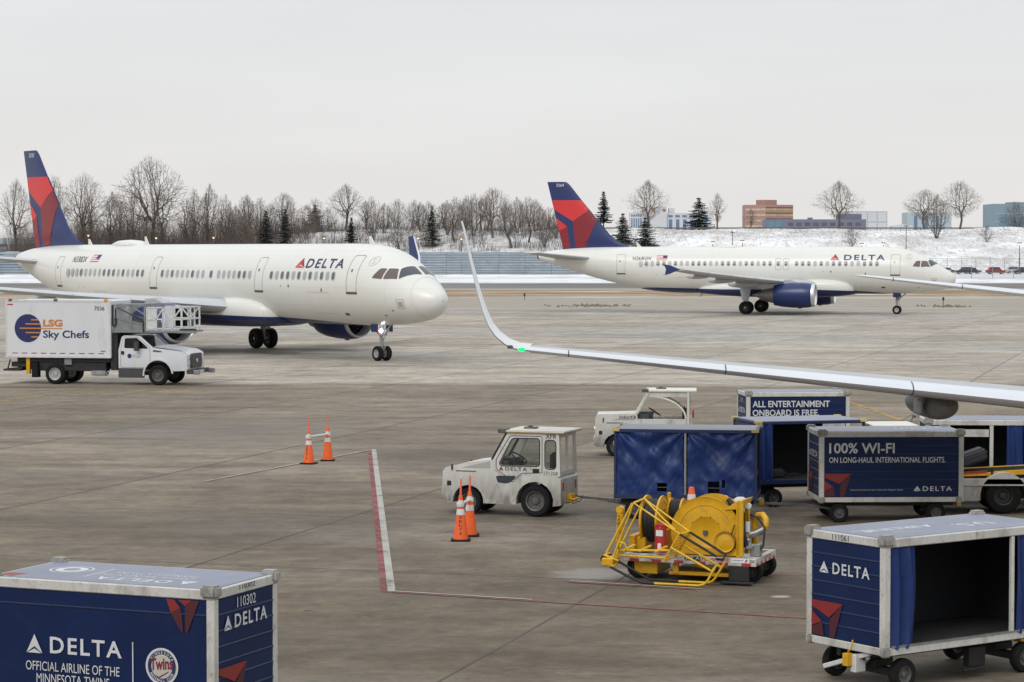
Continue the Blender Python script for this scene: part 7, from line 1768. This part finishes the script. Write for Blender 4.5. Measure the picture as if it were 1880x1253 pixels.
span_wing(ss, 'winglet', Wg, ['aircraft_white', 'aircraft_white', 'wing_bright'])
gl_ = MB().lathe([(-.08, .010), (-.05, .032), (0, .038), (.05, .032), (.08, .010)], 'x', (.20, -.15, 3.515), 14).build('tip_light', 'green_lamp', Wg, smooth=60)
mb = MB().box(-.10, .02, -.17, -.10, 3.53, 3.60); mb.build('light_recess', 'rail_dark', Wg, bev=.02)
for x in (1.15, 4.2, 7.6, 11.0):
    P = Vector(le(x)); ch = 1.32 + .2 * x; mb = MB(); pr = [(a * ch, b * ch * (.12 + .002 * x) / .12 * 1.015) for a, b in airfoil(10) if a < .14]
    for (a0, b0), (a1, b1) in zip(pr, pr[1:]): mb.add([(P.x - .012, P.y + a0 - .006, P.z + b0), (P.x + .012, P.y + a0 - .006, P.z + b0), (P.x + .012, P.y + a1 - .006, P.z + b1), (P.x - .012, P.y + a1 - .006, P.z + b1)], [(0, 1, 2, 3)])
    mb.build('slat_gap', 'rim_grey', wg, smooth=0)
# drooping grey pod under the wing
pd = []
for q in range(13):
    u = q / 12; r_ = max(.02, (1 - (2 * u - 1) ** 4) ** .5 if 0 < u < 1 else .02); pd.append((u, r_))
rings = []
for u, r_ in pd:
    y = -4.0 + 2.6 * u + 1.2; cx_ = 8.40 - .12 * u; rings.append([(cx_ + .38 * r_ * math.cos(a), y, 2.50 + .29 * r_ * (math.sin(a) if math.sin(a) > 0 else math.sin(a) * 1.0)) for a in [2 * math.pi * k_ / 24 for k_ in range(24)]])
loft_sections(rings, 'under_wing_pod', ['pod_grey'], Wg, smooth=60)
MB().box(7.86, 7.98, -2.6, -2.2, 2.36, 2.66).build('pod_bracket', 'aircraft_grey', Wg, bev=.04)
W2 = thing('parked_jet_wing', 'plain tapered wing tip reaching in from the right in front of the far jet', 'airplane wing', (16.5, 112, 0), 0.0)
secs = [((x, -.5 * x + (.5 if x == 0 else 0), 4.36 - .113 * x), .55 + .30 * x ** .92 + (.35 if x > 0 else 0), .13, (.1, 0, 1), (.1, 1, 0)) for x in (0, .35, 1.2, 2.5, 4, 5.5, 7, 8.5, 10, 13)]
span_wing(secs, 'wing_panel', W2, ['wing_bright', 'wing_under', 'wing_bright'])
for x in (1.6, 4.6):
    P = Vector((x, -.5 * x, 4.36 - .113 * x)); MB().box(P.x - .015, P.x + .015, P.y - .004, P.y + .10, P.z - .10, P.z + .10).build('slat_gap', 'rim_grey', W2)
